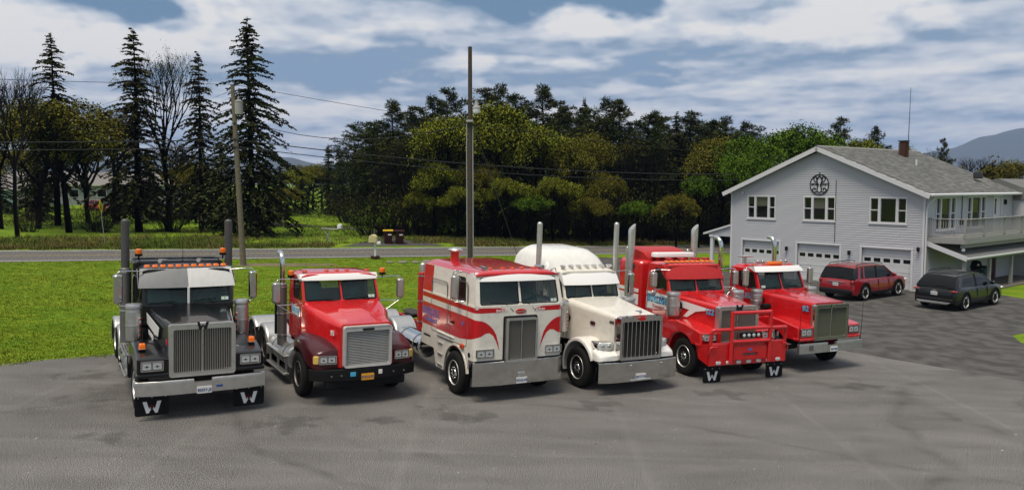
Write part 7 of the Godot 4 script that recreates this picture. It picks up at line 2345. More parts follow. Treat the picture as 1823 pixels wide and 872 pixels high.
	["pine_a", "pine_tree", "dark pine deep in the forest, fourth of the second row from the left", "second row of the forest", -12.75, -100.24, 10.39, 1.3],
	["pine_c", "pine_tree", "dark pine deep in the forest, fifth of the second row from the left", "second row of the forest", -9.88, -98.89, 12.11, 1.3],
	["spruce_low", "spruce_tree", "dark spruce deep in the forest, sixth of the second row from the left", "second row of the forest", -8.44, -97.06, 11.51, 1.3],
	["pine_b", "pine_tree", "dark pine deep in the forest, seventh of the second row from the left", "second row of the forest", -6.15, -98.63, 11.34, 1.3],
	["pine_a", "pine_tree", "dark pine deep in the forest, eighth of the second row from the left", "second row of the forest", -4.65, -99.27, 11.37, 1.3],
	["pine_c", "pine_tree", "dark pine deep in the forest, ninth of the second row from the left", "second row of the forest", -2.30, -97.08, 13.64, 1.3],
	["spruce_low", "spruce_tree", "dark spruce deep in the forest, tenth of the second row from the left", "second row of the forest", -0.13, -96.97, 11.48, 1.3],
	["pine_b", "pine_tree", "dark pine deep in the forest, eleventh of the second row from the left", "second row of the forest", 2.20, -100.84, 11.13, 1.3],
	["pine_a", "pine_tree", "dark pine deep in the forest, twelfth of the second row from the left", "second row of the forest", 4.18, -96.52, 12.46, 1.3],
	["pine_c", "pine_tree", "dark pine deep in the forest, thirteenth of the second row from the left", "second row of the forest", 6.65, -102.91, 14.20, 1.3],
	["spruce_low", "spruce_tree", "dark spruce deep in the forest, fourteenth of the second row from the left", "second row of the forest", 7.84, -100.51, 11.13, 1.3],
	["pine_b", "pine_tree", "dark pine deep in the forest, fifteenth of the second row from the left", "second row of the forest", 10.28, -99.94, 13.38, 1.3],
	["pine_a", "pine_tree", "dark pine deep in the forest, sixteenth of the second row from the left", "second row of the forest", 12.00, -99.32, 13.21, 1.3],
	["pine_c", "pine_tree", "dark pine deep in the forest, seventeenth of the second row from the left", "second row of the forest", 14.16, -98.54, 11.41, 1.3],
	["spruce_low", "spruce_tree", "dark spruce deep in the forest, eighteenth of the second row from the left", "second row of the forest", 16.14, -96.07, 11.47, 1.3],
	["pine_b", "pine_tree", "dark pine deep in the forest, nineteenth of the second row from the left", "second row of the forest", 18.00, -97.11, 13.83, 1.3],
	["pine_a", "pine_tree", "dark pine deep in the forest, twentieth of the second row from the left", "second row of the forest", 20.83, -99.45, 11.66, 1.3],
	["pine_c", "pine_tree", "dark pine deep in the forest, twenty-first of the second row from the left", "second row of the forest", 22.08, -97.35, 13.82, 1.3],
	["spruce_low", "spruce_tree", "dark spruce deep in the forest, twenty-second of the second row from the left", "second row of the forest", 25.45, -103.49, 14.17, 1.3],
	["pine_b", "pine_tree", "dark pine deep in the forest, twenty-third of the second row from the left", "second row of the forest", 27.88, -103.29, 11.80, 1.3],
	["pine_a", "pine_tree", "dark pine deep in the forest, twenty-fourth of the second row from the left", "second row of the forest", 29.75, -102.79, 13.81, 1.3],
	["spruce_low", "spruce_tree", "dark spruce at the back of the forest, first of the third row from the left", "third row of the forest", -19.95, -109.89, 9.06, 1.5],
	["pine_c", "pine_tree", "dark pine at the back of the forest, second of the third row from the left", "third row of the forest", -18.46, -115.69, 9.77, 1.5],
	["spruce_low", "spruce_tree", "dark spruce at the back of the forest, third of the third row from the left", "third row of the forest", -14.00, -109.83, 10.39, 1.5],
	["spruce_full", "spruce_tree", "dark spruce at the back of the forest, fourth of the third row from the left", "third row of the forest", -10.89, -109.01, 9.98, 1.5],
	["spruce_low", "spruce_tree", "dark spruce at the back of the forest, fifth of the third row from the left", "third row of the forest", -9.23, -111.80, 11.31, 1.5],
	["pine_c", "pine_tree", "dark pine at the back of the forest, sixth of the third row from the left", "third row of the forest", -6.90, -113.14, 11.13, 1.5],
	["spruce_low", "spruce_tree", "dark spruce at the back of the forest, seventh of the third row from the left", "third row of the forest", -3.47, -115.70, 11.49, 1.5],
	["spruce_full", "spruce_tree", "dark spruce at the back of the forest, eighth of the third row from the left", "third row of the forest", -0.27, -109.29, 10.81, 1.5],
	["spruce_low", "spruce_tree", "dark spruce at the back of the forest, ninth of the third row from the left", "third row of the forest", 2.54, -112.78, 10.91, 1.5],
	["pine_c", "pine_tree", "dark pine at the back of the forest, tenth of the third row from the left", "third row of the forest", 4.82, -111.83, 10.22, 1.5],
	["spruce_low", "spruce_tree", "dark spruce at the back of the forest, eleventh of the third row from the left", "third row of the forest", 7.46, -109.42, 10.25, 1.5],
	["spruce_full", "spruce_tree", "dark spruce at the back of the forest, twelfth of the third row from the left", "third row of the forest", 10.23, -110.96, 10.91, 1.5],
	["spruce_low", "spruce_tree", "dark spruce at the back of the forest, thirteenth of the third row from the left", "third row of the forest", 12.43, -109.16, 11.22, 1.5],
	["pine_c", "pine_tree", "dark pine at the back of the forest, fourteenth of the third row from the left", "third row of the forest", 16.43, -115.92, 11.01, 1.5],
	["spruce_low", "spruce_tree", "dark spruce at the back of the forest, fifteenth of the third row from the left", "third row of the forest", 19.15, -115.86, 11.00, 1.5],
	["spruce_full", "spruce_tree", "dark spruce at the back of the forest, sixteenth of the third row from the left", "third row of the forest", 22.21, -115.58, 10.94, 1.5],
	["spruce_low", "spruce_tree", "dark spruce at the back of the forest, seventeenth of the third row from the left", "third row of the forest", 24.13, -111.25, 11.24, 1.5],
	["pine_c", "pine_tree", "dark pine at the back of the forest, eighteenth of the third row from the left", "third row of the forest", 26.45, -110.83, 10.66, 1.5],
	["spruce_low", "spruce_tree", "dark spruce at the back of the forest, nineteenth of the third row from the left", "third row of the forest", 28.86, -111.27, 12.46, 1.5],
	["spruce_full", "spruce_tree", "dark spruce at the back of the forest, twentieth of the third row from the left", "third row of the forest", 33.22, -112.81, 12.17, 1.5],
	["green_b", "broadleaf_tree", "bright green tree rising left of the house gable", "trees behind the house", 20.77, -70.00, 10.31, 0.9],
	["green_b", "broadleaf_tree", "tallest bright green tree behind the house roof", "trees behind the house", 25.49, -76.00, 11.87, 0.95],
	["green_b", "broadleaf_tree", "bright green tree above the house ridge", "trees behind the house", 30.13, -80.00, 11.67, 0.8],
	["pine_b", "pine_tree", "dark pine behind the house ridge, left of two", "trees behind the house", 33.50, -84.00, 13.08, 0.8],
	["green_a", "broadleaf_tree", "yellow-green tree behind the house ridge", "trees behind the house", 32.92, -78.00, 10.77, 0.9],
	["pine_a", "pine_tree", "dark pine behind the house ridge, beside the chimney", "trees behind the house", 36.53, -82.00, 12.32, 0.7],
	["pine_b", "pine_tree", "small lone pine with a bare stem right of the chimney", "trees behind the house", 47.48, -90.00, 11.39, 0.45],
	["olive_a", "broadleaf_tree", "brownish tree behind the chimney", "trees behind the house", 43.41, -92.00, 10.57, 0.9],
	["bare_b", "bare_tree", "leafless tree right of the roof antenna", "trees behind the house", 47.90, -94.00, 10.40, 1.0],
	["bare_a", "bare_tree", "leafless tree over the far end of the roof", "trees behind the house", 56.84, -100.00, 9.44, 1.0],
	["olive_a", "broadleaf_tree", "brown budding tree at the far right edge", "trees behind the house", 57.86, -96.00, 9.31, 1.0],
	["green_b", "broadleaf_tree", "lower bright green tree at the left corner of the house", "trees behind the house", 17.92, -64.00, 8.53, 0.8],
]

# ------------------------------------------------------------------ ground
const ROAD_A := Vector2(-28.3, -44.8)
const ROAD_D := Vector2(0.8996, -0.4366)   # along the road, to the picture's right
func road_side(x: float, z: float) -> float:
	# metres beyond the near edge of the road
	var d := Vector2(x, z) - ROAD_A
	return d.dot(Vector2(-0.4366, -0.8996))
var hum := FastNoiseLite.new()
func gy(x: float, z: float) -> float:
	var xc := clampf(x, -60.0, 36.0)
	var y := -0.03 * (xc + 6.6)
	var hd := Vector2(x - 22.5, z + 51.0).length()
	var k := smoothstep(17.0, 10.5, hd)
	y = lerpf(y, -0.745, k)
	var s := road_side(x, z)
	if s > 6.6:
		y += 0.35 * smoothstep(6.6, 12.0, s) + hum.get_noise_2d(x, z) * 0.5 * smoothstep(10.0, 30.0, s)
	elif s < -1.0 and x < 2.0:
		y += hum.get_noise_2d(x * 1.5, z * 1.5) * 0.06 * smoothstep(-1.0, -6.0, s) * smoothstep(-27.0, -32.0, z)
	return y
func lines(lo: float, hi: float) -> PackedFloat32Array:
	var o := PackedFloat32Array()
	var far := [6000.0, 4500.0, 3500.0, 2500.0, 1500.0, 900.0, 500.0, 300.0, 200.0, 140.0, 100.0]
	for f in far:
		if -f < lo - 1: o.append(-f)
	var v := lo
	while v <= hi + 0.01:
		o.append(v)
		v += 2.0
	far.reverse()
	for f in far:
		if f > hi + 1: o.append(f)
	return o
func ground_sheet(xs: PackedFloat32Array, zs: PackedFloat32Array) -> ArrayMesh:
	var v := PackedVector3Array()
	var n := PackedVector3Array()
	var idx := PackedInt32Array()
	for z in zs:
		for x in xs:
			v.append(Vector3(x, gy(x, z), z))
			n.append(Vector3(gy(x - 0.5, z) - gy(x + 0.5, z), 1.0, gy(x, z - 0.5) - gy(x, z + 0.5)).normalized())
	var w := xs.size()
	for j in zs.size() - 1:
		for i in w - 1:
			var a := j * w + i
			for q in [a, a + 1, a + w + 1, a, a + w + 1, a + w]: idx.append(q)
	var arr := []
	arr.resize(Mesh.ARRAY_MAX)
	arr[Mesh.ARRAY_VERTEX] = v
	arr[Mesh.ARRAY_NORMAL] = n
	arr[Mesh.ARRAY_INDEX] = idx
	var m := ArrayMesh.new()
	m.add_surface_from_arrays(Mesh.PRIMITIVE_TRIANGLES, arr)
	return m
# a sheet of the given outline (x, z), laid over the same 2 m grid as the ground
func sheet(poly: PackedVector2Array, lift: float, uv: float, uv2_at := Vector2.ZERO, uv2_size := 1.0) -> ArrayMesh:
	var lo := poly[0]
	var hi := poly[0]
	for p in poly:
		lo = lo.min(p)
		hi = hi.max(p)
	var v := PackedVector3Array()
	var n := PackedVector3Array()
	var t1 := PackedVector2Array()
	var t2 := PackedVector2Array()
	var x := floorf(lo.x / 2.0) * 2.0
	while x < hi.x:
		var z := floorf(lo.y / 2.0) * 2.0
		while z < hi.y:
			for half in 2:
				# the two triangles of the grid cell, as the ground splits it
				var cell := PackedVector2Array([Vector2(x, z), Vector2(x + 2, z), Vector2(x + 2, z + 2)]) if half == 0 else PackedVector2Array([Vector2(x, z), Vector2(x + 2, z + 2), Vector2(x, z + 2)])
				for piece in Geometry2D.intersect_polygons(cell, poly):
					var ids := Geometry2D.triangulate_polygon(piece)
					for k in range(0, ids.size(), 3):
						var a: Vector2 = piece[ids[k]]
						var b: Vector2 = piece[ids[k + 1]]
						var c: Vector2 = piece[ids[k + 2]]
						if (b - a).cross(c - a) < 0.0:
							var q := b
							b = c
							c = q
						for p in [a, b, c]:
							v.append(Vector3(p.x, tri_y(p, x, z, half) + lift, p.y))
							n.append(Vector3(gy(p.x - 0.5, p.y) - gy(p.x + 0.5, p.y), 1.0, gy(p.x, p.y - 0.5) - gy(p.x, p.y + 0.5)).normalized())
							t1.append(p * uv)
							t2.append((p - uv2_at) / uv2_size)
			z += 2.0
		x += 2.0
	var arr := []
	arr.resize(Mesh.ARRAY_MAX)
	arr[Mesh.ARRAY_VERTEX] = v
	arr[Mesh.ARRAY_NORMAL] = n
	arr[Mesh.ARRAY_TEX_UV] = t1
	arr[Mesh.ARRAY_TEX_UV2] = t2
	var m := ArrayMesh.new()
	m.add_surface_from_arrays(Mesh.PRIMITIVE_TRIANGLES, arr)
	return m
func tri_y(p: Vector2, x: float, z: float, half: int) -> float:
	var u := (p.x - x) / 2.0
	var w := (p.y - z) / 2.0
	var y00 := gy(x, z)
	var y11 := gy(x + 2, z + 2)
	if half == 0:
		var y10 := gy(x + 2, z)
		return y00 + (y10 - y00) * u + (y11 - y10) * w
	var y01 := gy(x, z + 2)
	return y00 + (y01 - y00) * w + (y11 - y01) * u
func road_pt(s: float, d: float) -> Vector2:
	return ROAD_A + ROAD_D * s + Vector2(-0.4366, -0.8996) * d
func strip(s0: float, s1: float, d0: float, d1: float) -> PackedVector2Array:
	return PackedVector2Array([road_pt(s0, d0), road_pt(s1, d0), road_pt(s1, d1), road_pt(s0, d1)])

const LOT0 := Vector2(-30, -36)
const LOT_SIZE := 64.0
func lot_marks() -> ImageTexture:
	# wear on the gravel: wheel tracks, damp and oil stains, paler worn patches
	var N := 1024
	var im := Image.create(N, N, false, Image.FORMAT_RGB8)
	var a := FastNoiseLite.new()
	a.seed = 4
	a.frequency = 0.010
	a.fractal_octaves = 5
	var b := FastNoiseLite.new()
	b.seed = 9
	b.frequency = 0.045
	b.fractal_octaves = 3
	var rng := RandomNumberGenerator.new()
	rng.seed = 8
	var arcs := []
	for i in 34:
		arcs.append([Vector2(rng.randf_range(-10, 26), rng.randf_range(-34, 10)), rng.randf_range(6, 26), rng.randf_range(0.06, 0.13), rng.randf_range(-0.22, 0.1)])
	var spots := []
	for q in [[-9.3, -18.6, 1.6], [-10.6, -20.2, 1.1], [-4.6, -16.8, 0.9], [-1.2, -17.9, 0.8], [-1.9, -18.4, 0.5], [-7.8, -15.4, 0.7], [1.9, -18.9, 0.6], [5.5, -20.2, 0.5], [9.2, -21.5, 0.6], [-2.9, -17.0, 0.6]]: spots.append([Vector2(q[0], q[1]), q[2]])
	for j in N:
		for i in N:
			var p := LOT0 + Vector2(i, j) * LOT_SIZE / N
			var v := 0.86 + a.get_noise_2d(i, j) * 0.12 + b.get_noise_2d(i * 0.45, j * 1.5) * 0.18
			var wob := a.get_noise_2d(j * 0.5 + 900, i * 0.5) * 2.0
			for q in arcs:
				var d := absf(p.distance_to(q[0]) - q[1] + wob)
				if d < q[2] * 2.4: v += q[3] * (1.0 - d / (q[2] * 2.4)) * (0.7 + b.get_noise_2d(j, i))
			for q in spots:
				var d2 := p.distance_to(q[0]) + b.get_noise_2d(i * 2, j * 2) * 0.9 + a.get_noise_2d(i * 3, j * 3) * 0.7
				if d2 < q[1] * 0.8: v *= 0.70 + 0.30 * smoothstep(q[1] * 0.2, q[1] * 0.8, d2)
			v = clampf(v, 0.25, 1.0)
			im.set_pixel(i, j, Color(v, v * 0.995, v * 0.985).linear_to_srgb())
	return ImageTexture.create_from_image(im)

func rough_ground(key: String, c: Color, tile: float, contrast: float, freq: float, bump: float, marks: Texture2D = null, size := 1024) -> StandardMaterial3D:
	var m := flat(key, c, 0.92)
	var lo := Color(1, 1, 1) * (1.0 - contrast)
	lo.a = 1
	m.albedo_texture = noise_tex(hash(key) % 1000, freq, lo, Color(1, 1, 1), 5, size, Color(1.0 - contrast * 0.45, 1.0 - contrast * 0.45, 1.0 - contrast * 0.45), 0.3)
	m.normal_enabled = true
	m.normal_texture = normal_tex(hash(key) % 1000, freq * 1.5, bump, 4, size)
	m.normal_scale = 1.0
	if marks:
		m.detail_enabled = true
		m.detail_albedo = marks
		m.detail_blend_mode = BaseMaterial3D.BLEND_MODE_MUL
		m.detail_uv_layer = BaseMaterial3D.DETAIL_UV_2
	return m

func scatter(called: String, mesh_: Mesh, m: Material, xf: Array, cols: Array, label: String, category: String) -> void:
	var mm := MultiMesh.new()
	mm.transform_format = MultiMesh.TRANSFORM_3D
	mm.use_colors = cols.size() > 0
	mm.mesh = mesh_
	mm.instance_count = xf.size()
	for i in xf.size():
		mm.set_instance_transform(i, xf[i])
		if cols.size() > 0: mm.set_instance_color(i, cols[i])
	var o := MultiMeshInstance3D.new()
	o.name = numbered(called)
	o.multimesh = mm
	o.material_override = m
	add_child(o)
	o.set_meta("kind", "stuff")
	tag(o, label, category)

func tuft(seed_: int, blades: int, h: float, r: float, wd: float) -> ArrayMesh:
	var rng := RandomNumberGenerator.new()
	rng.seed = seed_
	var v := PackedVector3Array()
	var n := PackedVector3Array()
	for i in blades:
		var a := rng.randf() * TAU
		var p := Vector3(cos(a), 0, sin(a)) * r * sqrt(rng.randf())
		var b := rng.randf() * TAU
		var s := Vector3(cos(b), 0, sin(b)) * wd
		var t := p + Vector3(rng.randfn() * 0.35, 1.0, rng.randfn() * 0.35) * h * rng.randf_range(0.6, 1.2)
		v.append(p - s); v.append(p + s); v.append(t)
		var nn := Vector3(-s.z, 0.05, s.x).normalized()
		nn = (nn * (0.5 if rng.randf() < 0.5 else -0.5) + Vector3(0, 1.2, 0)).normalized()
		for k in 3: n.append(nn)
	var arr := []
	arr.resize(Mesh.ARRAY_MAX)
	arr[Mesh.ARRAY_VERTEX] = v
	arr[Mesh.ARRAY_NORMAL] = n
	var m := ArrayMesh.new()
	m.add_surface_from_arrays(Mesh.PRIMITIVE_TRIANGLES, arr)
	return m

var lot_poly: PackedVector2Array
var asphalt_poly: PackedVector2Array
func setting() -> void:
	hum.seed = 21
	hum.frequency = 0.045
	hum.fractal_octaves = 3
	var lawn := flat("lawn", Color(0.155, 0.235, 0.014), 0.95)
	lawn.albedo_texture = noise_tex(51, 0.011, Color(0.78, 0.87, 0.75), Color(1.0, 0.96, 0.9), 6, 1024, Color(0.91, 0.93, 0.85), 0.2)
	lawn.uv1_triplanar = true
	lawn.uv1_world_triplanar = true
	lawn.uv1_scale = Vector3(0.055, 0.055, 0.055)
	structure("ground", ground_sheet(lines(-80, 60), lines(-140, 10)), lawn)
	# gravel lot
	lot_poly = pl([-40, 8, -40, -4.2, -22.0, -15.9, -13.5, -21.2, -11.4, -22.6, -6.0, -25.4, 0.0, -28.6, 6.0, -32.4, 9.2, -29.0, 11.1, -26.1, 14.5, -22.7, 20.5, -16.5, 30, -6.5, 30, 8])
	var gm := rough_ground("gravel", Color(0.44, 0.43, 0.42), 4.4, 0.62, 0.085, 12.0, lot_marks(), 2048)
	structure("gravel_lot", sheet(lot_poly, 0.012, 1.0 / 4.4, LOT0, LOT_SIZE), gm)
	# asphalt yard before the house
	asphalt_poly = pl([6.0, -32.4, 9.2, -29.0, 11.1, -26.1, 14.5, -22.7, 20.5, -16.5, 30, -6.5, 34, -14, 27.5, -21.0, 22.0, -25.5, 18.9, -27.6, 18.3, -28.9, 18.9, -30.4, 21.5, -32.2, 25.2, -37.2, 25.6, -39.8, 25.0, -42.2, 22.5, -43.9, 14.0, -52.6, 8.5, -59.4, 3.4, -58.2, 4.6, -45.0])
	var am := rough_ground("asphalt", Color(0.092, 0.089, 0.086), 9.0, 0.2, 0.008, 0.6)
	structure("asphalt_yard", sheet(asphalt_poly, 0.012, 1.0 / 9.0), am)
	var rm := rough_ground("road_asphalt", Color(0.17, 0.165, 0.16), 4.0, 0.35, 0.02, 2.0)
	structure("road", sheet(strip(-90, 110, -0.3, 6.9), 0.014, 1.0 / 4.0), rm)
	flat("line_white", Color(0.60, 0.60, 0.58), 0.7, 0.0, 0.0, true)
	flat("line_yellow", Color(0.34, 0.27, 0.10), 0.7, 0.0, 0.0, true)
	structure("road_edge_line", sheet(strip(-90, 110, 0.12, 0.26), 0.019, 1.0), M("line_white"))
	structure("road_edge_line", sheet(strip(-90, 110, 6.4, 6.54), 0.019, 1.0), M("line_white"))
	structure("road_centre_line", sheet(strip(-90, 110, 3.2, 3.3), 0.019, 1.0), M("line_yellow"))
	structure("road_centre_line", sheet(strip(-90, 110, 3.42, 3.52), 0.019, 1.0), M("line_yellow"))
	# the drive across the road and the pale dirt by the pole
	var dm := rough_ground("drive_gravel", Color(0.12, 0.115, 0.11), 3.0, 0.45, 0.05, 4.0)
	structure("far_driveway", sheet(pl([-12.9, -60.9, -5.2, -64.6, -9.5, -68.0, -13.5, -73.5, -18.0, -78.5, -24.0, -82.0, -34, -87, -43, -93, -50, -96.5, -56, -97.5, -58, -102, -46, -105, -40, -99, -32, -92.5, -22.0, -87.0, -16, -81.5, -11.8, -74.0, -10.8, -66.0]), 0.012, 1.0 / 3.0), dm)
	structure("dirt_patch", sheet(pl([-15.9, -46.2, -12.6, -46.6, -10.2, -48.0, -11.0, -49.0, -13.8, -48.4, -15.9, -47.6]), 0.012, 1.0 / 3.0), rough_ground("dirt", Color(0.30, 0.24, 0.16), 3.0, 0.4, 0.05, 4.0))
	# far hills
	flat("hill_wood", Color(0.055, 0.062, 0.055), 1.0)
	hill([[-200.0, 0.0], [1000.0, 20.0], [2300.0, 150.0], [2700.0, 227.0], [2890.0, 300.0], [3118.0, 345.0], [3500.0, 400.0], [4200.0, 430.0], [5500.0, 260.0], [7000.0, 0.0]], -5000.0, 900.0, 3)
	hill([[200.0, 0.0], [650.0, 180.0], [980.0, 268.0], [1090.0, 276.0], [1228.0, 243.0], [1420.0, 180.0], [1700.0, 90.0], [2200.0, 0.0]], -4000.0, 700.0, 5)
	hill([[-3600.0, 0.0], [-2600.0, 110.0], [-1600.0, 150.0], [-1074.0, 134.0], [-965.0, 108.0], [-700.0, 90.0], [0.0, 60.0], [700.0, 0.0]], -4000.0, 700.0, 7)

func hill(ridge: Array, z: float, deep: float, seed_: int) -> void:
	var nz := FastNoiseLite.new()
	nz.seed = seed_
	nz.frequency = 0.004
	nz.fractal_octaves = 4
	var v := PackedVector3Array()
	var b := MB.new()
	var rows := []
	var n := 160
	for j in 9:
		var t := j / 8.0
		var R := PackedVector3Array()
		for i in n + 1:
			var x := lerpf(ridge[0][0], ridge[ridge.size() - 1][0], float(i) / n)
			var y := 0.0
			for k in ridge.size() - 1:
				if x >= ridge[k][0] and x <= ridge[k + 1][0]:
					var f: float = (x - ridge[k][0]) / (ridge[k + 1][0] - ridge[k][0])
					y = lerpf(ridge[k][1], ridge[k + 1][1], smoothstep(0.0, 1.0, f) * 0.5 + f * 0.5)
			var s := sin(t * PI)
			R.append(Vector3(x, y * s + nz.get_noise_2d(x, t * 900) * 14.0 * s * minf(1.0, y / 60.0) - 3.0, z + deep * (0.5 - t)))
		rows.append(R)
	b.loft(rows, false, false)
	structure("hill", b, M("hill_wood"))

func undergrowth() -> void:
	var rng := RandomNumberGenerator.new()
	rng.seed = 99
	var gm := flat("grass_blade", Color(1, 1, 1), 0.8)
	gm.vertex_color_use_as_albedo = true
	gm.backlight_enabled = true
	gm.backlight = Color(0.25, 0.25, 0.12)
	# mown lawn: tufts between the lot and the road, thinning with distance
	var nz := FastNoiseLite.new()
	nz.seed = 3
	nz.frequency = 0.12
	nz.fractal_octaves = 3
	var xs := []
	var cs := []
	var tries := 0
	while xs.size() < 52000 and tries < 400000:
		tries += 1
		var z := -18.0 - pow(rng.randf(), 1.3) * 42.0
		var x := rng.randf_range(-0.66, 0.06) * -z - 1.5
		if rng.randf() < 0.12: x = rng.randf_range(-2.0, 7.0)
		var p := Vector2(x, z)
		if road_side(x, z) > -0.5: continue
		if Geometry2D.is_point_in_polygon(p + Vector2(-0.25, -0.5) * (0.3 + nz.get_noise_2d(x * 6, z * 6) * 1.6), lot_poly) or Geometry2D.is_point_in_polygon(p, asphalt_poly): continue
		var k := nz.get_noise_2d(x * 0.6, z * 1.4)
		var s := rng.randf_range(0.7, 1.2) * (1.0 + 0.35 * k)
		xs.append(Transform3D(Basis(Vector3.UP, rng.randf() * TAU).scaled(Vector3(s * 1.3, s, s * 1.3)), Vector3(x, gy(x, z) - 0.005, z)))
		var c := Color(0.125, 0.21, 0.011).lerp(Color(0.21, 0.275, 0.024), clampf(0.5 + k * 1.1 + rng.randfn() * 0.1, 0, 1))
		cs.append(c * rng.randf_range(0.9, 1.1))
	scatter("lawn_grass", tuft(1, 10, 0.04, 0.15, 0.008), gm, xs, cs, "mown green lawn grass between the lot and the road", "grass")
	# rough weeds and dead stalks on the bank across the road and along the forest foot
	xs = []
	cs = []
	tries = 0
	while xs.size() < 15000 and tries < 200000:
		tries += 1
		var s0 := rng.randf_range(-25, 75)
		var d := 7.2 + absf(rng.randfn()) * 3.2
		var p := road_pt(s0, d)
		if p.x > -13.5 and p.x < -4.6 and d < 9.0: continue
		if p.x > -20 and p.x < -8 and d > 9.0 and rng.randf() < 0.8: continue
		var k := nz.get_noise_2d(p.x, p.y)
		var s := rng.randf_range(0.5, 1.25)
		xs.append(Transform3D(Basis(Vector3.UP, rng.randf() * TAU).scaled(Vector3(s * 1.2, s, s * 1.2)), Vector3(p.x, gy(p.x, p.y) - 0.01, p.y)))
		cs.append(Color(0.075, 0.11, 0.018).lerp(Color(0.16, 0.12, 0.05), clampf(0.5 + k * 1.1 + rng.randfn() * 0.25, 0, 1)) * rng.randf_range(0.6, 1.1))
	scatter("bank_weeds", tuft(2, 12, 0.26, 0.28, 0.011), gm, xs, cs, "rough brown weeds and dead stalks on the far road bank", "weeds")
	xs = []
	cs = []
	for i in 16000:
		var x := rng.randf_range(-60, 48)
		var z := rng.randf_range(-108, -66)
		if road_side(x, z) < 9.5: continue
		var s := rng.randf_range(0.6, 1.3)
		xs.append(Transform3D(Basis(Vector3.UP, rng.randf() * TAU).scaled(Vector3(s * 2.0, s, s * 2.0)), Vector3(x, gy(x, z) - 0.01, z)))
		cs.append(Color(0.09, 0.17, 0.014).lerp(Color(0.17, 0.17, 0.04), clampf(0.35 + nz.get_noise_2d(x * 0.5, z * 0.5) + (0.35 if x > -3 else 0.0), 0, 1)) * rng.randf_range(0.7, 1.1))
	scatter("meadow_grass", tuft(3, 10, 0.16, 0.3, 0.012), gm, xs, cs, "longer grass on the ground under the far trees", "grass")
	# loose stones on the lot
	var st := MB.new()
	var sp := PackedVector3Array()
	st.lathe([[0.0, -0.4], [0.6, -0.25], [0.95, 0.1], [0.55, 0.5], [0.0, 0.62]], 6)
	xs = []
	cs = []
	for i in 16000:
		var z := -9.5 - pow(rng.randf(), 1.6) * 24.0
		var x := rng.randf_range(-0.72, 0.72) * -z
		if not Geometry2D.is_point_in_polygon(Vector2(x, z), lot_poly): continue
		var s := rng.randf_range(0.006, 0.014)
		if rng.randf() < 0.03: s *= 2.0
		xs.append(Transform3D(Basis.from_euler(Vector3(rng.randf() * 0.6, rng.randf() * TAU, rng.randf() * 0.6)).scaled(Vector3(s * rng.randf_range(0.8, 1.5), s, s * rng.randf_range(0.8, 1.5))), Vector3(x, gy(x, z) + 0.012, z)))
		var g := rng.randf_range(0.10, 0.32)
		cs.append(Color(g, g * 0.98, g * 0.95))
	var pm := flat("pebble", Color(1, 1, 1), 0.9)
	pm.vertex_color_use_as_albedo = true
	scatter("loose_stones", st.mesh(30), pm, xs, cs, "loose grey stones scattered on the gravel lot", "stones")

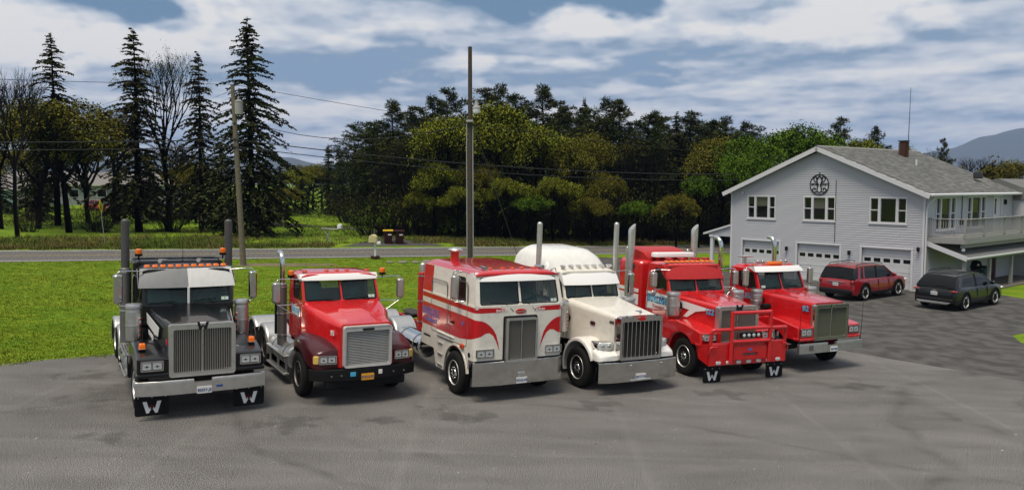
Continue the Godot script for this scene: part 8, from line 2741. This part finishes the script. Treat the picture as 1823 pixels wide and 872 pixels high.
# ------------------------------------------------------------------ poles, wires and roadside things
func wire(called: String, label: String, group: String, a: Vector3, b: Vector3, sag: float, r := 0.022) -> void:
	var pts := []
	for i in 25:
		var t := i / 24.0
		pts.append(a.lerp(b, t) - Vector3(0, sag * 4.0 * t * (1.0 - t), 0))
	var o := part(self, called, one_tube(pts, r, 5), M("wire_black"))
	tag(o, label, "wire", group)
func roadside() -> void:
	flat("wire_black", Color(0.03, 0.03, 0.032), 0.6)
	var wood := flat("pole_wood", Color(0.26, 0.225, 0.18), 0.95)
	wood.albedo_texture = noise_tex(61, 0.04, Color(0.55, 0.53, 0.5), Color(1, 1, 1), 5)
	wood.uv1_triplanar = true
	wood.uv1_scale = Vector3(2.0, 0.25, 2.0)
	var wood2 := flat("pole_wood_dark", Color(0.12, 0.105, 0.09), 0.95)
	wood2.albedo_texture = wood.albedo_texture
	wood2.uv1_triplanar = true
	wood2.uv1_scale = Vector3(2.0, 0.25, 2.0)
	flat("conduit_grey", Color(0.30, 0.30, 0.30), 0.6)
	# leaning pole by the road
	var p := thing("utility_pole", "leaning pale utility pole with a transformer beside the road", "pole")
	var y0 := gy(-15.5, -46.7)
	p.position = Vector3(-15.5, y0, -46.7)
	var top := Vector3(-0.37, 10.57 - y0, 0)
	part(p, "pole", one_tube([Vector3(0.0, -0.3, 0), Vector3.ZERO, top * 0.5, top], [0.18, 0.17, 0.145, 0.11], 14), wood)
	var tf := MB.new()
	tf.lathe([[0.0, -0.42], [0.2, -0.4], [0.22, -0.36], [0.22, 0.3], [0.235, 0.31], [0.235, 0.36], [0.1, 0.42], [0.0, 0.43]], 16, at_xf(top + Vector3(0.34, -1.3, 0.05)))
	tf.lathe([[0.05, 0.42], [0.06, 0.5], [0.03, 0.52], [0.05, 0.56], [0.0, 0.62]], 8, at_xf(top + Vector3(0.34, -1.3, 0.05)))
	part(p, "transformer", tf, M("conduit_grey"))
	for q in [2.2, 3.1, 3.6]: part(p, "insulator", one_box(top + Vector3(0.1, -q, 0.08), Vector3(0.1, 0.14, 0.16), 0.03), M("wire_black"))
	# pole in the middle of the lot with a yard lamp
	var c := thing("utility_pole", "tall straight utility pole with a yard lamp, behind the cab-over truck", "pole")
	var cy0 := gy(-1.8, -35.0)
	c.position = Vector3(-1.8, cy0, -35.0)
	var H := 10.73 - cy0
	part(c, "pole", one_tube([Vector3(0, -0.3, 0), Vector3(0, 0, 0), Vector3(0.01, H * 0.5, 0), Vector3(0.02, H, 0)], [0.125, 0.12, 0.105, 0.085], 14), wood2)
	for q in [[-0.135, 0.03, 7.5], [0.125, 0.04, 7.4]]: part(c, "conduit", one_tube([Vector3(q[0], -0.05, q[1]), Vector3(q[0], q[2] - cy0, q[1])], 0.026, 10), M("conduit_grey"))
	var ym := grp(c, "yard_lamp")
	part(ym, "lamp_arm", one_tube(smooth_path([Vector3(0.08, 8.6, 0.05), Vector3(0.18, 8.75, 0.1), Vector3(0.28, 8.7, 0.15), Vector3(0.29, 8.58, 0.15)], 4), 0.02, 8), M("conduit_grey"))
	var lm := MB.new()
	lm.lathe([[0.0, 8.6], [0.07, 8.6], [0.08, 8.42], [0.15, 8.36], [0.17, 8.3], [0.16, 8.28]], 16, at_xf(Vector3(0.29, 0.0, 0.15)))
	part(ym, "lamp_head", lm, M("conduit_grey"))
	var lg := MB.new()
	lg.lathe([[0.15, 8.30], [0.155, 8.15], [0.13, 8.08], [0.0, 8.06]], 16, at_xf(Vector3(0.29, 0.0, 0.15)))
	part(ym, "lamp_lens", lg, flat("lamp_plastic", Color(0.62, 0.64, 0.64), 0.3))
	part(c, "bracket", one_box(Vector3(0, 7.75, 0.12), Vector3(0.3, 0.1, 0.2), 0.02), M("conduit_grey"))
	# wires
	var A := p.position
	var dirv := Vector3(ROAD_D.x, 0, ROAD_D.y)
	var nx := A + dirv * 56.0
	var pv := A - dirv * 52.0
	var g := "wires along the road"
	for q in [[7.45, 6.55, 1.3, 0.03, "upper thick cable along the road"], [7.05, 6.15, 1.35, 0.024, "lower cable along the road"]]:
		wire("road_wire", q[4] + " right of the leaning pole", g, Vector3(A.x - 0.25, q[0], A.z + 0.15), Vector3(nx.x, q[1], nx.z), q[2], q[3])
		wire("road_wire", q[4] + " left of the leaning pole", g, Vector3(A.x - 0.25, q[0], A.z + 0.15), Vector3(pv.x, q[0] + 1.0, pv.z), 0.9, q[3])
	wire("road_wire", "thin top wire running right from the leaning pole top", g, A + top, Vector3(nx.x, 6.75, nx.z), 1.0, 0.014)
	wire("road_wire", "thin top wire running left from the leaning pole top", g, A + top, Vector3(pv.x, 11.8, pv.z), 0.9, 0.014)
	wire("road_wire", "service cable from the transformer to the middle pole", g, A + top + Vector3(0.34, -1.9, 0), Vector3(-1.8, 7.5, -35.0), 0.9, 0.018)
	wire("guy_wire", "taut guy wire from the middle pole down to the ground", "", Vector3(-1.68, 7.6, -34.95), Vector3(0.95, gy(0.95, -34.6) - 0.05, -34.6), 0.0, 0.012)
	# the next pole along the road, behind the trees
	var np := thing("utility_pole", "far utility pole along the road behind the house trees", "pole")
	np.position = Vector3(nx.x, gy(nx.x, nx.z), nx.z)
	part(np, "pole", one_tube([Vector3(0, -0.2, 0), Vector3(0, 8.1, 0)], [0.17, 0.12], 12), wood)
	# yellow warning sign, seen nearly edge-on
	var s := thing("road_sign", "yellow diamond road sign on a leaning post across the road", "sign")
	s.transform = Transform3D(Basis(Vector3(0, 0, 1), 0.085) * Basis(Vector3.UP, deg_to_rad(101)), Vector3(-27.75, gy(-27.75, -55.3), -55.3))
	part(s, "post", one_box(Vector3(0, 1.3, 0), Vector3(0.06, 3.0, 0.04), 0.006), flat("galvanised", Color(0.26, 0.26, 0.25), 0.55, 0.5))
	part(s, "sign_plate", one_prism(pl([0, -0.5, 0.5, 0, 0, 0.5, -0.5, 0]), 0.022, 0.03, at_xf(Vector3(0, 2.6, 0))), flat("sign_yellow", Color(0.68, 0.56, 0.015), 0.5))
	var fg := MB.new()
	fg.prism(circ(0.06, 12, Vector2(-0.08, 0.18)), 0.03, 0.034, at_xf(Vector3(0, 2.6, 0)))
	fg.prism(pl([-0.16, 0.1, -0.02, 0.1, 0.0, -0.1, -0.04, -0.25, -0.1, -0.25, -0.11, -0.1, -0.18, -0.22, -0.22, -0.2, -0.15, -0.02]), 0.03, 0.034, at_xf(Vector3(0, 2.6, 0)))
	fg.prism(circ(0.05, 12, Vector2(0.14, 0.12)), 0.03, 0.034, at_xf(Vector3(0, 2.6, 0)))
	fg.prism(pl([0.08, 0.05, 0.2, 0.05, 0.22, -0.1, 0.18, -0.25, 0.12, -0.25, 0.1, -0.1]), 0.03, 0.034, at_xf(Vector3(0, 2.6, 0)))
	part(s, "sign_figures", fg, M("ink_black"))
	# mailboxes
	var mb1 := thing("mailbox", "white mailbox on a slanted bracket across the road", "mailbox", "mailboxes by the road")
	mb1.position = Vector3(-13.5, gy(-13.5, -62.5), -62.5)
	var q1 := MB.new()
	q1.tube([Vector3(-0.9, 0, 0), Vector3(-0.45, 1.05, 0)], 0.05, 8)
	q1.tube([Vector3(-0.3, 0, 0), Vector3(-1.1, 1.1, 0)], 0.04, 8)
	q1.tube([Vector3(-1.15, 1.12, 0), Vector3(0.25, 1.05, 0)], 0.05, 8)
	part(mb1, "post", q1, M("galvanised"))
	part(mb1, "box", _mailbox(Vector3(0.25, 1.12, 0), 0.3, 0.36, 0.6), M("decal_white"))
	var mb2 := thing("mailbox", "cream mailbox on a white post with a flower pot foot, near road edge", "mailbox", "mailboxes by the road")
	mb2.position = Vector3(-8.9, gy(-8.9, -52.7), -52.7)
	part(mb2, "post", one_box(Vector3(0, 0.55, 0), Vector3(0.12, 1.1, 0.12), 0.01), M("decal_white"))
	part(mb2, "box", _mailbox(Vector3(-0.12, 1.08, 0), 0.5, 0.52, 0.6), flat("cream_box", Color(0.52, 0.46, 0.26), 0.6))
	part(mb2, "paper_tube", _mailbox(Vector3(0.25, 0.95, 0), 0.22, 0.2, 0.5), M("decal_white"))
	var pot := MB.new()
	pot.lathe([[0.0, 0.0], [0.26, 0.0], [0.32, 0.2], [0.28, 0.21], [0.0, 0.18]], 12)
	part(mb2, "planter", pot, M("brick_red"))
	# wheeled bins
	flat("bin_brown", Color(0.035, 0.012, 0.012), 0.5)
	flat("bin_yellow", Color(0.55, 0.36, 0.02), 0.5)
	for i in 2:
		var b := thing("wheeled_bin", ["dark brown wheeled bin with a yellow lid", "dark brown wheeled bin with a dark lid, right of the yellow-lidded one"][i], "bin", "wheeled bins by the far drive")
		var x: float = [-9.75, -8.9][i]
		var z: float = [-63.9, -64.2][i]
		b.transform = Transform3D(Basis(Vector3.UP, 0.2), Vector3(x, gy(x, z), z))
		var bb := MB.new()
		var rr := []
		for q in [[0.0, 0.25, 0.24], [0.08, 0.27, 0.27], [0.95, 0.36, 0.38], [1.0, 0.38, 0.40]]:
			var R := PackedVector3Array()
			for t in rrect(q[1] * 2, q[2] * 2, 0.06, 3): R.append(Vector3(t.x, q[0], t.y))
			rr.append(R)
		bb.loft(rr)
		part(b, "bin_body", bb, M("bin_brown"))
		var ll := MB.new()
		ll.prism(rrect(0.80, 0.88, 0.08), 1.0, 1.09, at_xf(Vector3.ZERO, 0, -PI / 2), 0.03)
		part(b, "lid", ll, M(["bin_yellow", "bin_brown"][i]))
		part(b, "sticker", one_box(Vector3(0.1, 0.78, 0.353), Vector3(0.26, 0.2, 0.01)), M("plate_white"))
		for s2 in [-1, 1]:
			var wv := MB.new()
			wv.lathe([[0.0, -0.03], [0.13, -0.03], [0.13, 0.03], [0.0, 0.03]], 12, axle_xf(Vector3(s2 * 0.28, 0.13, -0.26), s2))
			part(b, "wheel", wv, M("rubber"))
	# stones at the ditch end
	var rng := RandomNumberGenerator.new()
	rng.seed = 12
	var spots := ["left end", "left part", "middle", "right part", "right end"]
	for i in 5:
		var rk := MB.new()
		var pr := []
		for k in 6: pr.append([sin(PI * k / 5.0) * rng.randf_range(0.8, 1.1) + 0.001, -cos(PI * k / 5.0) * 0.7])
		rk.lathe(pr, 7)
		var o := part(self, "ditch_stone", rk, flat("stone_grey", Color(0.20, 0.19, 0.175), 0.95, 0.0, 0.0, true), 30)
		var x := -7.6 + i * 0.75
		var z := -50.4 - i * 0.28
		o.transform = Transform3D(Basis(Vector3.UP, rng.randf() * 6).scaled(Vector3(0.42, 0.2, 0.3) * rng.randf_range(0.7, 1.3)), Vector3(x, gy(x, z) + 0.02, z))
		tag(o, "grey stone at the %s of the ditch behind the cab-over truck" % spots[i], "stone", "ditch stones")
	# low pale house far behind the left trees
	var h := thing("far_house", "long low pale house with a grey roof behind the left trees", "house")
	h.transform = Transform3D(Basis(Vector3.UP, 0.35), Vector3(-60, gy(-60, -118), -118))
	flat("far_wall", Color(0.30, 0.31, 0.31), 0.8, 0.0, 0.0, true)
	part(h, "wall", one_box(Vector3(0, 1.25, 0), Vector3(24, 2.7, 8), 0.02), M("far_wall"))
	part(h, "roof", one_prism(pl([-4.6, 2.7, 4.6, 2.7, 0, 4.6]), -12.4, 12.4, side_xf()), flat("far_roof", Color(0.20, 0.19, 0.185), 0.9, 0.0, 0.0, true))
	for x in [-9.0, -6.0, -2.5, 1.0, 5.5, 9.0]:
		var wv := part(h, "window", one_box(Vector3(x, 1.6, 4.0), Vector3(1.3, 1.2, 0.1), 0.01), M("trim_white"))
		part(wv, "pane", one_box(Vector3(x, 1.6, 4.02), Vector3(1.1, 1.0, 0.1)), M("dark_pane"))
	part(h, "door", one_box(Vector3(3.2, 1.05, 4.0), Vector3(1.0, 2.1, 0.1), 0.01), M("door_white"))
	var sh := thing("garden_shed", "pale teal shed at the far left behind the bare trees", "shed")
	sh.transform = Transform3D(Basis(Vector3.UP, 0.2), Vector3(-62.5, gy(-62.5, -104), -104))
	part(sh, "wall", one_box(Vector3(0, 1.15, 0), Vector3(4.2, 2.4, 3.2), 0.02), flat("teal_wall", Color(0.18, 0.27, 0.24), 0.8))
	part(sh, "roof", one_prism(pl([-1.9, 2.3, 1.9, 2.3, 0, 3.2]), -2.3, 2.3, side_xf()), M("far_roof"))
	part(sh, "door", one_box(Vector3(0.4, 1.0, 1.61), Vector3(1.4, 1.9, 0.06), 0.01), M("far_wall"))

func _mailbox(c: Vector3, w: float, h: float, d: float) -> MB:
	var o := PackedVector2Array([Vector2(w / 2, 0), Vector2(w / 2, h * 0.55)])
	for i in 9: o.append(Vector2(cos(PI * i / 8.0) * w / 2, h * 0.55 + sin(PI * i / 8.0) * h * 0.45))
	o.append(Vector2(-w / 2, 0))
	return one_prism(o, -d / 2, d / 2, at_xf(c), 0.02)

func trees() -> void:
	make_kinds()
	var rng := RandomNumberGenerator.new()
	rng.seed = 17
	for t in tree_list:
		var k: Array = kinds[t[0]]
		var bb: AABB = k[0].get_aabb()
		if k[1] != null: bb = bb.merge(k[1].get_aabb())
		var sy: float = t[6] / bb.end.y
		plant(t[0], t[1], t[2], "tree", t[3], t[4], t[5], sy, sy * t[7], rng.randf() * TAU)
	# bushes at the forest foot and round the house
	var words := {bush = "brown leafless bush", brush = "tan budding brush", green_bush = "green leafing bush"}
	var n := {}
	var spots := []
	for i in 44: spots.append(["bush" if i % 3 else "green_bush", -12.0 + i * 1.15 + rng.randf_range(-0.5, 0.5), -69.0 - 0.28 * i + rng.randf_range(-3.0, 0.5), rng.randf_range(0.9, 2.2), "at the forest foot"])
	for i in 5: spots.append(["bush", -42.0 + i * 4.6, -60.5 - i * 2.2 + rng.randf_range(-1.5, 1), rng.randf_range(0.6, 1.1), "under the left trees"])
	for q in [[-16.5, -88, 1.6], [-18.5, -92, 1.2], [-27, -90, 1.2], [-31, -95, 1.3]]: spots.append(["bush", q[0], q[1], q[2], "on the far lawn"])
	for i in 12: spots.append(["brush", 44.0 + i * 2.2, -84.0 + rng.randf_range(-6, 6), rng.randf_range(1.6, 2.6), "right of the house roof"])
	for s in spots:
		var key: String = s[0] + s[4]
		n[key] = n.get(key, -1) + 1
		var o: String = ordinal[mini(n[key], 29)] if n[key] < 30 else "last"
		plant(s[0], s[0] if s[0] == "bush" else "leafy_bush", "%s %s, %s from the left" % [words[s[0]], s[4], o], "bush", "bushes " + s[4], s[1], s[2], s[3], s[3], rng.randf() * TAU)

# ------------------------------------------------------------------ sky
var cn := FastNoiseLite.new()
var cw := FastNoiseLite.new()
var blobs := []
func sky_color(az: float, el: float) -> Color:
	# az to the right of the view, el above the horizon, radians
	if el < -0.02: return Color(0.10, 0.105, 0.10)
	var e := maxf(el, 0.0)
	var dist := 1.0 / tan(e + 0.055)
	var p := Vector2(sin(az), cos(az)) * dist
	var w := Vector2(cw.get_noise_2d(p.x * 40, p.y * 40), cw.get_noise_2d(p.x * 40 + 500, p.y * 40)) * 0.5
	var d := 0.43 + cn.get_noise_2d((p.x + w.x) * 26, (p.y + w.y) * 26) * 0.78
	d += 0.24 * cw.get_noise_2d(p.x * 160 + 90, p.y * 160)
	# named cloud banks: [az, el, half width, half height, weight], ragged by noise
	var rag := cn.get_noise_2d(az * 420.0, el * 900.0)
	var rag2 := cn.get_noise_2d(az * 1500.0 + 77, el * 2600.0)
	for b in blobs:
		var dx: float = (az - b[0]) / b[2]
		var dy: float = (el - b[1]) / b[3]
		if absf(dx) > 2.2 or absf(dy) > 2.2: continue
		var r := sqrt(dx * dx + dy * dy) + rag * 0.75 + rag2 * 0.22
		d += b[4] * smoothstep(1.25, 0.55, r)
	d = lerpf(d, 0.22 + rag * 0.18, smoothstep(0.075, 0.0, e) * 0.75)
	d += 0.13 * cw.get_noise_2d(az * 1100.0, el * 2700.0) + 0.05 * rag2
	d = clampf(d, 0.0, 1.0)
	var c: Color
	var k := [[0.0, Color(0.76, 0.745, 0.725)], [0.20, Color(0.64, 0.66, 0.69)], [0.45, Color(0.48, 0.53, 0.61)], [0.70, Color(0.305, 0.385, 0.49)], [1.0, Color(0.135, 0.23, 0.355)]]
	for i in 4:
		if d <= k[i + 1][0]:
			c = k[i][1].lerp(k[i + 1][1], (d - k[i][0]) / (k[i + 1][0] - k[i][0]))
			break
	return c
func px(x: float, y: float) -> Array: return [atan((x - 911.5) / 1450.0), atan((327.0 - y) / 1450.0)]
func make_sky() -> PanoramaSkyMaterial:
	cn.seed = 6
	cn.frequency = 0.02
	cn.fractal_octaves = 5
	cw.seed = 16
	cw.frequency = 0.02
	cw.fractal_octaves = 4
	for q in [[190, 28, 140, 34, 0.85], [300, 62, 70, 22, 0.5], [80, 0, 60, 16, 0.5], [430, -2, 120, 9, 0.4], [915, 14, 62, 34, 0.75], [1112, 8, 78, 30, 0.95], [860, 0, 200, 10, 0.45], [1560, 10, 160, 16, 0.5], [1340, 44, 80, 22, 0.35], [1800, 42, 110, 12, 0.45], [720, 110, 140, 30, 0.34], [560, 132, 110, 26, 0.42], [1060, 92, 280, 20, 0.42], [1000, 138, 220, 22, 0.52], [600, 160, 90, 12, 0.3], [1180, 150, 60, 10, 0.3], [1470, 130, 200, 20, 0.15],
		[60, 90, 130, 60, -0.55], [230, 110, 110, 30, -0.5], [350, 40, 70, 40, -0.45], [1060, 45, 120, 30, -0.5], [780, 40, 110, 26, -0.35], [1450, 66, 190, 36, -0.55], [1600, 30, 160, 20, -0.3], [620, 84, 50, 20, -0.4], [640, 118, 80, 10, -0.45], [870, 108, 90, 6, -0.4], [600, 210, 260, 24, -0.3], [1150, 205, 260, 18, -0.25], [1650, 175, 200, 14, -0.2]]:
		var a := px(q[0], q[1])
		blobs.append([a[0], a[1], q[2] / 1450.0, q[3] / 1450.0, q[4]])
	var W := 4096
	var H := 2048
	var im := Image.create(1024, 512, false, Image.FORMAT_RGBF)
	for j in 512:
		for i in 1024:
			var az := TAU * (i + 0.5) / 1024.0
			if az > PI: az -= TAU
			im.set_pixel(i, j, sky_color(az, PI / 2 - PI * (j + 0.5) / 512.0))
	im.resize(W, H, Image.INTERPOLATE_BILINEAR)
	# the same clouds at full detail where they are near the horizon ahead
	var j0 := int(H * (0.5 - deg_to_rad(17.0) / PI))
	for j in range(j0, H / 2 + 12):
		for i in range(-430, 431):
			im.set_pixel((i + W) % W, j, sky_color(TAU * (i + 0.5) / W, PI / 2 - PI * (j + 0.5) / H))
	var m := PanoramaSkyMaterial.new()
	m.panorama = ImageTexture.create_from_image(im)
	return m

func _ready() -> void:
	# camera
	var cam := Camera3D.new()
	cam.name = "camera"
	cam.position = Vector3(0, 4.95, 0)
	cam.rotation_degrees = Vector3(-4.299, 0, 0)
	cam.fov = rad_to_deg(2.0 * atan(436.0 / 1450.0))
	cam.near = 0.1
	cam.far = 20000.0
	add_child(cam)
	cam.current = true
	# sky, exposure, haze
	var env := Environment.new()
	env.background_mode = Environment.BG_SKY
	env.sky = Sky.new()
	env.sky.sky_material = make_sky()
	env.tonemap_mode = Environment.TONE_MAPPER_LINEAR
	env.tonemap_exposure = 1.12
	env.fog_enabled = true
	env.fog_density = 0.00012
	env.fog_light_color = Color(0.70, 0.81, 1.0)
	env.sdfgi_enabled = true
	env.ssao_enabled = true
	env.ssil_enabled = true
	var we := WorldEnvironment.new()
	we.name = "environment"
	we.environment = env
	add_child(we)
	# the veiled sun
	var sun := DirectionalLight3D.new()
	sun.name = "sun"
	sun.light_energy = 1.1
	sun.light_color = Color(1.0, 0.95, 0.87)
	sun.light_angular_distance = 26.0
	sun.shadow_enabled = true
	sun.rotation_degrees = Vector3(-68, -25, 0)
	add_child(sun)
	make_materials()
	setting()
	house()
	truck_black()
	truck_red_sloped()
	truck_cabover()
	truck_white()
	truck_red_guard()
	truck_red_square()
	cars()
	roadside()
	trees()
	undergrowth()
